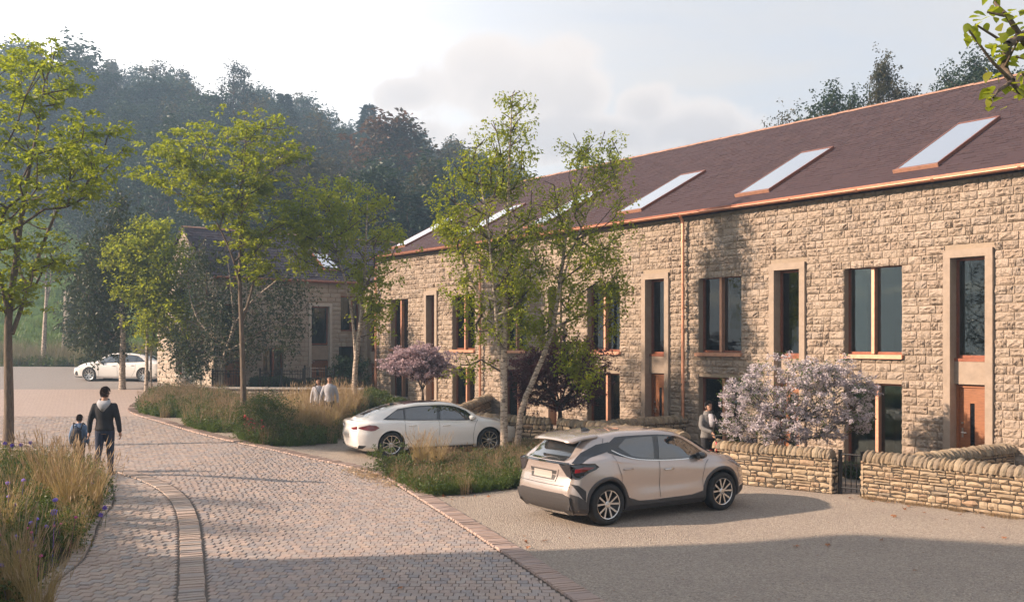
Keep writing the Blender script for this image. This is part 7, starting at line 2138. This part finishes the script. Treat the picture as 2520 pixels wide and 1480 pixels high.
# ------------------------------------------------------------------ people
def skinmesh(name, J, E, rad, mat, T, root='pelvis', sub=2, parent=None):
    keys = list(J); idx = {k: i for i, k in enumerate(keys)}
    me = bpy.data.meshes.new(name); me.from_pydata([tuple(J[k]) for k in keys], [(idx[a], idx[b]) for a, b in E], [])
    bm = bmesh.new(); bm.from_mesh(me); lay = bm.verts.layers.skin.verify(); bm.verts.ensure_lookup_table()
    for k in keys:
        r = rad[k]; r = (r, r) if not isinstance(r, tuple) else r
        bm.verts[idx[k]][lay].radius = r; bm.verts[idx[k]][lay].use_root = (k == root)
    bm.to_mesh(me); bm.free()
    o = bpy.data.objects.new(name, me); COL.objects.link(o)
    m = o.modifiers.new('Skin', 'SKIN'); m.use_smooth_shade = True; m.branch_smoothing = .6
    s_ = o.modifiers.new('Sub', 'SUBSURF'); s_.levels = sub; s_.render_levels = sub
    dg = bpy.context.evaluated_depsgraph_get(); me2 = bpy.data.meshes.new_from_object(o.evaluated_get(dg)); me2.name = name
    bpy.data.objects.remove(o); me2.materials.clear(); me2.materials.append(mat)
    me2.polygons.foreach_set('use_smooth', np.ones(len(me2.polygons), bool))
    return link(name, me2, parent or T.o)

def lathe_ell(prof, n=16):
    """prof rows: (cx, cy, cz, rx, ry)"""
    th = np.linspace(0, 2*np.pi, n, endpoint=False); V = []
    for cx, cy, cz, rx, ry in prof: V += [(cx+rx*math.cos(t), cy+ry*math.sin(t), cz) for t in th]
    F = [(i*n+k, i*n+(k+1) % n, (i+1)*n+(k+1) % n, (i+1)*n+k) for i in range(len(prof)-1) for k in range(n)]+[tuple(range(n))[::-1], tuple((len(prof)-1)*n+k for k in range(n))]
    return V, F

def union_mesh(name, parts, mat, T, vox, smooth=4, parent=None):
    m = MB()
    for V, F in parts: m.add(V, F)
    me = m.mesh(name); o = bpy.data.objects.new(name, me); COL.objects.link(o)
    r = o.modifiers.new('Remesh', 'REMESH'); r.mode = 'VOXEL'; r.voxel_size = vox
    s_ = o.modifiers.new('Smooth', 'SMOOTH'); s_.iterations = smooth; s_.factor = .6
    dg = bpy.context.evaluated_depsgraph_get(); me2 = bpy.data.meshes.new_from_object(o.evaluated_get(dg)); me2.name = name
    bpy.data.objects.remove(o); me2.materials.clear(); me2.materials.append(mat)
    me2.polygons.foreach_set('use_smooth', np.ones(len(me2.polygons), bool))
    return link(name, me2, parent or T.o)
def ball(c, r):
    r = np.ones(3)*r; V, F = lathe_ell([(0,0,math.cos(p),max(math.sin(p), 1e-3),max(math.sin(p), 1e-3)) for p in np.linspace(math.pi, 0, 9)], 12)
    return np.array(V)*r+np.array(c), F
def limb(pts, rad, n=12):
    m = MB(); P = smooth_line(np.array(pts), .03) if len(pts) > 2 else np.array([np.array(pts[0])+(np.array(pts[1])-np.array(pts[0]))*t for t in np.linspace(0,1,5)])
    d0 = np.r_[0, np.cumsum(np.linalg.norm(np.diff(np.array(pts), axis=0), axis=1))]; d = np.r_[0, np.cumsum(np.linalg.norm(np.diff(P, axis=0), axis=1))]
    m.tube(P, np.interp(d/d[-1], d0/d0[-1], rad), n); V, F = m.get(); out = [(V, F)]
    return out+[ball(pts[0], rad[0]), ball(pts[-1], rad[-1])]

def person(label, loc, face, H, pose, cl, group=None, female=False):
    """local: facing +x, left +y. pose overrides joints (fractions of height)"""
    T = Thing('person', label, 'person', loc, face, group); S = H
    w = .92 if female else 1.0
    J = dict(pelvis=(0,0,.52), waist=(0,0,.60), chest=(.005,0,.72), neckb=(-.005,0,.815), neck=(0,0,.855), head=(.01,0,.905), crown=(.012,0,.955),
             hipL=(0,.052,.50), kneeL=(.01,.055,.285), ankL=(-.01,.055,.045), toeL=(.075,.06,.018), hipR=(0,-.052,.50), kneeR=(.01,-.055,.285), ankR=(-.01,-.055,.045), toeR=(.075,-.06,.018),
             shL=(-.005,.092*w,.80), elL=(-.02,.135*w,.63), wrL=(.02,.145*w,.485), shR=(-.005,-.092*w,.80), elR=(-.02,-.135*w,.63), wrR=(.02,-.145*w,.485))
    J.update(pose.get('J', {}))
    J = {k: np.array(v)*S for k, v in J.items()}
    # hands: palm + fingers + thumb
    E = [('pelvis','waist'),('waist','chest'),('chest','neckb'),('neckb','neck'),('neck','head'),('head','crown')]
    rad = dict(pelvis=(.075,.06), waist=(.068,.05), chest=(.082,.058), neckb=(.045,.042), neck=(.030,.030), head=(.043,.052), crown=(.036,.042))
    for s_ in 'LR':
        E += [('pelvis','hip'+s_),('hip'+s_,'knee'+s_),('knee'+s_,'ank'+s_),('ank'+s_,'toe'+s_),('neckb','sh'+s_),('sh'+s_,'el'+s_),('el'+s_,'wr'+s_)]
        rad.update({'hip'+s_: .052, 'knee'+s_: .032, 'ank'+s_: .021, 'toe'+s_: .018, 'sh'+s_: .032, 'el'+s_: .022, 'wr'+s_: .014})
        sg = 1 if s_ == 'L' else -1
        d = (J['wr'+s_]-J['el'+s_]); d /= np.linalg.norm(d); fw = np.array(pose.get('grip'+s_, (0,0,0)), float)
        d = d*(1-min(1, np.linalg.norm(fw)))+fw; d /= np.linalg.norm(d)
        side = np.cross(d, [0, sg, 0.]); 
        if np.linalg.norm(side) < .1: side = np.array([1., 0, 0])
        side /= np.linalg.norm(side); inn = np.cross(side, d); p0 = J['wr'+s_]+d*.035*S
        J['palm'+s_] = p0; E.append(('wr'+s_, 'palm'+s_)); rad['palm'+s_] = (.016,.012)
        for f, (o_, L) in enumerate(((-.016,.036),(-.006,.042),(.005,.040),(.015,.032))):
            a = p0+side*o_*S+d*.010*S; b = a+d*L*.55*S+inn*sg*.004*S; c = b+d*L*.35*S+inn*sg*.014*S
            for q, P_ in zip('abc', (a, b, c)): J['f%d%s%s' % (f, q, s_)] = P_
            E += [('palm'+s_, 'f%da%s' % (f, s_)), ('f%da%s' % (f, s_), 'f%db%s' % (f, s_)), ('f%db%s' % (f, s_), 'f%dc%s' % (f, s_))]
            rad.update({'f%da%s' % (f, s_): .0052, 'f%db%s' % (f, s_): .0048, 'f%dc%s' % (f, s_): .004})
        a = J['wr'+s_]+d*.02*S-side*.014*S; b = a-side*.012*S+d*.018*S; J['ta'+s_] = a; J['tb'+s_] = b; E += [('palm'+s_, 'ta'+s_), ('ta'+s_, 'tb'+s_)]; rad.update({'ta'+s_: .006, 'tb'+s_: .005})
    def torso(bulk, lo=.47, hi=.87, add=0.0):
        pr = [(.47,.050,.070),(.50,.062,.088),(.53,.064,.090),(.57,.058,.080),(.62,.055,.076),(.67,.060,.083),(.72,.065,.092),(.765,.060,.092),(.79,.052,.084),(.81,.042,.064),(.828,.033,.044),(.85,.029,.034),(.87,.028,.030),(.89,.028,.030)]
        zz = [p[0] for p in pr]; fw_ = w if female else 1
        zs_ = sorted({lo, hi, *[z for z in zz if lo < z < hi]}); out = []
        for z in zs_:
            rx = np.interp(z, zz, [p[1] for p in pr]); ry = np.interp(z, zz, [p[2] for p in pr])*fw_
            out.append((-.004, 0, z, (rx*bulk+add), (ry*bulk+add)))
        V, F = lathe_ell(out, 20); return (np.array(V)*S, F)
    parts = [torso(1.0)]
    hc = J['head']+np.array([.006,0,.018])*S
    parts += [ball(hc, np.array([.050,.0415,.061])*S), ball(hc+np.array([.016,0,-.030])*S, np.array([.032,.030,.030])*S)]
    for s_ in 'LR':
        parts += limb([J['hip'+s_], J['knee'+s_], J['ank'+s_]], np.array([.050,.034,.022])*S)
        parts += limb([J['ank'+s_]-[0,0,.015*S], J['toe'+s_]], np.array([.021,.015])*S)
        parts += limb([J['sh'+s_]-[0,0,.012*S], J['el'+s_], J['wr'+s_]], np.array([.029,.022,.0155])*S)
        parts += limb([J['wr'+s_], J['palm'+s_]], np.array([.0145,.0165])*S, 10)
        for f in range(4): parts += limb([J['palm'+s_], J['f%da%s' % (f, s_)], J['f%db%s' % (f, s_)], J['f%dc%s' % (f, s_)]], np.array([.006,.0056,.0052,.0044])*S, 7)
        parts += limb([J['palm'+s_], J['ta'+s_], J['tb'+s_]], np.array([.007,.0062,.005])*S, 7)
    body = union_mesh('body', parts, M['skin'], T, .0042*S, 3)
    hd_ = J['head']; hy = pose.get('turn', 0.0); c, s = math.cos(hy), math.sin(hy)
    def HR_(V): V = np.array(V, float); return np.c_[V[:,0]*c-V[:,1]*s, V[:,0]*s+V[:,1]*c, V[:,2]]*S+hd_
    # face: nose, ears, brows, mouth as small parts on the head
    m = MB(); m.add(HR_([(.050,-.006,.004),(.050,.006,.004),(.052,0,.022),(.066,0,.0),(.048,-.010,-.006),(.048,.010,-.006)]), [(0,2,3),(2,1,3),(0,3,4),(3,1,5),(4,3,5)]); T.mb('nose', m, M['skin'], True)
    for sg in (-1, 1):
        V, F = lathe_ell([(0,0,-.014,.001,.001),(0,0,-.008,.009,.004),(0,0,.006,.011,.005),(0,0,.014,.002,.002)], 8); m = MB(); m.add(HR_(np.array(V)+[-.002, sg*.043, .002]), F); T.mb('ear', m, M['skin'], True)
        V, F = lathe_ell([(0,0,-.004,.001,.001),(0,0,0,.003,.007),(0,0,.004,.001,.001)], 8); m = MB(); m.add(HR_(np.array(V)+[.050, sg*.018, .012]), F); T.mb('eye', m, M['hairblack'], True)
        m = MB(); m.box((.050, sg*.018-.010, .021), (.053, sg*.018+.010, .025)); V, F = m.get(); m = MB(); m.add(HR_(V), F); T.mb('brow', m, cl['hairm'])
    m = MB(); m.box((.047, -.012, -.026), (.052, .012, -.022)); V, F = m.get(); m = MB(); m.add(HR_(V), F); T.mb('mouth', m, M['redlens'])
    # hair: cap over the skull made of many short tufts
    g_ = np.random.default_rng(int(H*1000)); n = 900; D = g_.normal(0, 1, (n*3,3)); D /= np.linalg.norm(D, axis=1, keepdims=True)
    keep = (D[:,2] > .55-.95*(D[:,0] < .25)-.3*(np.abs(D[:,1]) > .5)) | ((D[:,0] < -.1) & (D[:,2] > -.65)); D = D[keep]
    P = D*np.array([.0525,.0445,.0625])+[.003,0,.024]; tz = np.array([-.5,0,-.6]); Dl = tz-D*(D@tz)[:,None]+D*.45+g_.normal(0,.22,(len(D),3))
    V, F = leaf_geo(P*1.0, Dl, g_.normal(0,1,(len(D),3)), g_.uniform(.009,.015,len(D)), .7)
    Vc = []; nn = 14
    th = np.linspace(0, 2*np.pi, nn, endpoint=False)
    for phi in (.08,.4,.75,1.1,1.4):
        for t in th:
            lim = phi*(1.0 if math.cos(t) < .2 else .72); Vc.append((.003+.0535*math.sin(lim)*math.cos(t), .0455*math.sin(lim)*math.sin(t), .022+.0645*math.cos(lim)))
    Fc = [(i*nn+k, i*nn+(k+1) % nn, (i+1)*nn+(k+1) % nn, (i+1)*nn+k) for i in range(4) for k in range(nn)]+[tuple(range(nn))]
    m = MB(); m.add(HR_(V), F); m.add(HR_(Vc), Fc)
    if female:
        V = []; 
        for z_, r1, xo in ((.02,.052,-.012),(-.03,.056,-.018),(-.08,.058,-.022),(-.13,.050,-.026),(-.155,.03,-.028)):
            for t in np.linspace(math.radians(65), math.radians(295), 12): V.append((xo+r1*.75*math.cos(t), r1*math.sin(t), z_))
        m.add(HR_(V), [(i*12+k, i*12+k+1, (i+1)*12+k+1, (i+1)*12+k) for i in range(4) for k in range(11)])
    T.mb('hair', m, cl['hairm'], False)
    # trousers
    parts = [torso(1.04, .475, .575, .004*S/S)]
    for s_ in 'LR': parts += limb([J['hip'+s_]+[0,0,.0], J['knee'+s_], J['ank'+s_]+(J['knee'+s_]-J['ank'+s_])*.04], np.array([.056,.040,.030])*S)
    union_mesh('trousers', parts, cl['trousers'], T, .009*S, 5)
    b_ = cl.get('bulk', 1.0); hem = .52-cl.get('hem', .015)
    parts = [torso(b_, hem, .84, .006)]
    for s_ in 'LR': parts += limb([J['sh'+s_]-[0,0,.018*S], J['el'+s_], J['wr'+s_]-(J['wr'+s_]-J['el'+s_])*.10], np.array([.033,.029,.023])*S*b_)
    union_mesh('top', parts, cl['top'], T, .009*S, 6)
    for s_ in 'LR':
        a, t = J['ank'+s_], J['toe'+s_]; dx = t-a; dx[2] = 0; dx /= np.linalg.norm(dx); heel = a-dx*.035*S; sy = np.array([-dx[1], dx[0], 0]); up = np.array([0,0,1.]); L = .155*S; zb = min(a[2]-.045*S, t[2]-.018*S)
        def shoe(prof):
            V = []; 
            for u, hw_, zt_ in prof:
                c_ = np.array([heel[0], heel[1], zb])+dx*u*L; V += [c_-sy*hw_*S, c_+sy*hw_*S, c_+sy*hw_*.75*S+up*zt_*S, c_-sy*hw_*.75*S+up*zt_*S]
            F = [(i*4+k, i*4+(k+1) % 4, (i+1)*4+(k+1) % 4, (i+1)*4+k) for i in range(len(prof)-1) for k in range(4)]+[(0,1,2,3)[::-1], tuple(len(V)-4+k for k in range(4))]
            return np.array(V), F
        V, F = shoe([(0,.020,.045),(.15,.025,.055),(.4,.026,.045),(.75,.029,.028),(.95,.02,.016),(1,.008,.008)]); o = T.raw('shoe', V+[0,0,.008*S], F, M['shoe'])
        V, F = shoe([(-.01,.022,.010),(.15,.027,.010),(.4,.028,.010),(.75,.031,.010),(.97,.021,.010),(1.02,.01,.008)]); T.raw('sole', V, F, M['white_sole'], parent=o)
    return T, J, S

g_h = 0.0
# man walking away
pm_ = at(258, 1172)
T, J, S = person('man in black sweater with grey hood and dark jeans walking away on the paving', tuple(pm_+[0,0,.01]), math.radians(98), 1.93,
    dict(J=dict(kneeL=(-.01,.062,.285), ankL=(-.10,.075,.075), toeL=(-.03,.085,.024), kneeR=(.035,-.05,.285), ankR=(.04,-.05,.045), toeR=(.12,-.055,.018), elL=(-.02,.145,.64), wrL=(.0,.165,.49), elR=(-.03,-.145,.64), wrR=(-.01,-.162,.49), shL=(-.005,.102,.80), shR=(-.005,-.102,.80)), turn=-.55),
    dict(hairm=M['hairbrown'], trousers=M['jeans'], top=M['navy'], bulk=1.12))
V = []; n = 12
for (x, z, rx, ry) in ((-.012,.855,.052,.056),(-.030,.835,.070,.070),(-.048,.81,.070,.075),(-.066,.775,.040,.055),(-.078,.735,.012,.018)):
    for k in range(n): t = 2*math.pi*k/n; V.append(((x+rx*.75*math.cos(t)), ry*math.sin(t), z+(.014*math.cos(t))))
V = np.array(V)*S; T.raw('hood', V, [(i*n+k, i*n+(k+1) % n, (i+1)*n+(k+1) % n, (i+1)*n+k) for i in range(4) for k in range(n)]+[tuple(range(4*n, 5*n))], M['greyhood'], True)
# boy
pb = at(195, 1163)
T, J, S = person('small boy in light denim jacket with dark backpack walking beside the man', tuple(pb+[0,0,.01]), math.radians(94), 1.30,
    dict(J=dict(head=(.01,0,.895), crown=(.012,0,.955), kneeL=(.02,.05,.28), ankL=(.03,.05,.05), toeL=(.1,.05,.02), kneeR=(-.01,-.05,.28), ankR=(-.07,-.05,.06), toeR=(0,-.05,.02)), turn=-.2),
    dict(hairm=M['hairbrown'], trousers=M['blacktrouser'], top=M['denim'], bulk=1.12))
m = MB(); V, F = lathe_ell([(-.125,0,.50,.03,.055),(-.135,0,.53,.055,.085),(-.14,0,.62,.06,.09),(-.135,0,.70,.055,.085),(-.12,0,.76,.035,.06),(-.11,0,.775,.01,.02)], 14); m.add(np.array(V)*S, F)
bp = Thing('backpack', 'dark navy backpack worn by the small boy', 'backpack', tuple(T.loc), math.radians(94)); bp.mb('bag', m, M['backpack'], True)
for sg in (-1, 1):
    m = MB(); m.tube(np.array([(-.10,sg*.06,.74),(-.05,sg*.075,.845),(.03,sg*.078,.82),(.085,sg*.085,.74),(.06,sg*.09,.62),(-.09,sg*.075,.56)])*S, .012*S, 6); bp.mb('strap', m, M['backpack'], True)
m = MB(); m.box((-.215*S,-.055*S,.54*S), (-.18*S,.055*S,.63*S)); bp.mb('pocket', m, M['backpack'])
m = MB(); m.tube(np.array([(-.13,-.02,.775),(-.15,-.018,.80),(-.15,.018,.80),(-.13,.02,.775)])*S, .006*S, 6); bp.mb('loop', m, M['backpack'])
# couple
pc1 = pin(783, 31.2); pc2 = pin(811, 31.0)
T, J, S = person('dark haired woman in loose white cardigan with shoulder strap walking beside the man', tuple(pc1), math.radians(-80), 1.62,
    dict(turn=.3), dict(hairm=M['hairblack'], trousers=M['jeans'], top=M['shirt'], bulk=1.1, hem=.06), female=True)
m = MB(); m.tube(np.array([(-.03,-.09,.83),(.05,-.06,.82),(.105,.0,.72),(.11,.07,.60),(.06,.12,.52),(-.06,.12,.52),(-.09,.03,.66),(-.06,-.06,.80)])*S, .006*S, 5, closed=True); T.mb('bag_strap', m, M['backpack'], True)
T, J, S = person('man in pale shirt and dark trousers strolling by the straw grasses', tuple(pc2), math.radians(-85), 1.75,
    dict(turn=.35, J=dict(elR=(-.02,-.15,.63), wrR=(.03,-.17,.49))), dict(hairm=M['hairblack'], trousers=M['blacktrouser'], top=M['shirt'], bulk=1.04, hem=.02))
# man with the bicycle
pm2 = pin(1742, 22.9); fc = math.radians(-62)
T, J, S = person('man in grey jacket standing behind the beige car and holding a bicycle', tuple(pm2), fc, 1.80,
    dict(J=dict(elR=(.05,-.145,.655), wrR=(.19,-.085,.60), elL=(.03,.155,.66), wrL=(.15,.20,.60)), gripR=(.3,0,-.8), gripL=(.5,.3,-.3), turn=-.05),
    dict(hairm=M['hairblack'], trousers=M['blacktrouser'], top=M['jacket'], bulk=1.14, hem=.01))
V, F = lathe_ell([(.02,0,.66,.072,.035),(.025,0,.74,.075,.04),(.02,0,.80,.06,.035),(.012,0,.83,.04,.03)], 14); V = np.array(V); V[:,0] += .028; m = MB(); m.add(V*S*[1,1,1], F); T.mb('shirt_front', m, M['shirt'], True)
m = MB(); V, F = lathe_ell([(0,0,.815,.062,.068),(0,0,.85,.050,.056),(0,0,.865,.050,.056),(0,0,.85,.042,.048)], 16); m.add(np.array(V)*S, F[:-2]); T.mb('collar', m, M['jacket'], True)
# bicycle: roughly parallel to the car, beside the man
bc = pm2+np.array([.38, -.50, 0]); ba = math.radians(-150)
B = Thing('bicycle', 'red bicycle with black handlebars, basket box and rear light beside the man in grey', 'bicycle', tuple(bc), ba)
for x, nm in ((-.52, 'wheel'), (.52, 'wheel')):
    m = MB(); th = np.linspace(0, 2*np.pi, 36, endpoint=False); m.tube(np.c_[x+.335*np.cos(th), 0*th, .345+.335*np.sin(th)], .018, 8, closed=True); wo_ = B.mb(nm, m, M['tyre'], True)
    m = MB(); m.tube(np.c_[x+.312*np.cos(th), 0*th, .345+.312*np.sin(th)], .010, 6, closed=True)
    for t in th[::2]: m.tube([(x, .02, .345), (x+.31*math.cos(t), 0, .345+.31*math.sin(t))], .0015, 3)
    m.tube([(x,-.05,.345),(x,.05,.345)], .018, 8); B.mb('rim', m, M['steel'], parent=wo_)
    m = MB(); t2 = np.linspace(.3, 2.9, 16); Vm = []
    for t in t2: Vm += [(x+.375*math.cos(t), -.028, .345+.375*math.sin(t)), (x+.375*math.cos(t), .028, .345+.375*math.sin(t))]
    m.add(Vm, [(2*i, 2*i+1, 2*i+3, 2*i+2) for i in range(15)]); B.mb('mudguard', m, M['redpaint'])
m = MB()
for p in ([(-.12,0,.30),(-.22,0,.82)], [(-.12,0,.30),(.36,0,.74)], [(-.20,0,.70),(.37,0,.80)], [(-.12,0,.30),(-.52,.02,.345)], [(-.21,0,.76),(-.52,.02,.345)], [(.345,0,.70),(.385,0,.90)], [(.36,0,.74),(.52,.03,.345)]): m.tube(p, .018, 8)
B.mb('frame', m, M['redpaint'], True)
m = MB(); m.tube([(.385,0,.88),(.40,0,1.02)], .014, 8); m.tube([(.30,.30,1.06),(.36,.26,1.07),(.44,.12,1.05),(.42,0,1.03),(.44,-.12,1.05),(.36,-.26,1.07),(.30,-.30,1.06)], .012, 8); B.mb('handlebar', m, M['blackplastic'], True)
m = MB(); V, F = lathe_ell([(-.24,0,.88,.10,.05),(-.25,0,.91,.13,.075),(-.26,0,.93,.12,.07)], 12); m.add(V, F); B.mb('saddle', m, M['blackplastic'], True)
m = MB(); m.box((-.80,-.11,.74), (-.46,.11,.94)); bx = B.mb('rear_box', m, M['blackplastic']); m = MB(); m.box((-.81,-.115,.935), (-.45,.115,.955)); B.mb('box_lid', m, M['alloy'], parent=bx)
m = MB(); m.box((-.815,-.09,.77), (-.80,.09,.80)); B.mb('rear_reflector', m, M['redpaint'], parent=bx)
m = MB(); m.tube([(-.12,-.06,.30),(-.12,.06,.30)], .03, 8); m.tube([(-.12,.08,.30),(-.03,.08,.16)], .012, 6); m.tube([(-.12,-.08,.30),(-.21,-.08,.44)], .012, 6); B.mb('crank', m, M['steel'], True)

# ------------------------------------------------------------------ haze in the air
t = NT('haze_air'); t.n.remove(t.b); vol = t.new('ShaderNodeVolumePrincipled')
vol.inputs['Color'].default_value = (.50, .74, 1.0, 1); vol.inputs['Density'].default_value = HAZE; vol.inputs['Anisotropy'].default_value = .3
t.lk(vol.outputs[0], t.out.inputs['Volume'])
m = MB(); m.box((-151, -61, -14), (151, 261, 58))
me = m.mesh('haze', t.m); 
if HAZE > 0: tag(link('haze', me, None, 'stuff'), 'thin pale haze filling the valley air', 'haze')
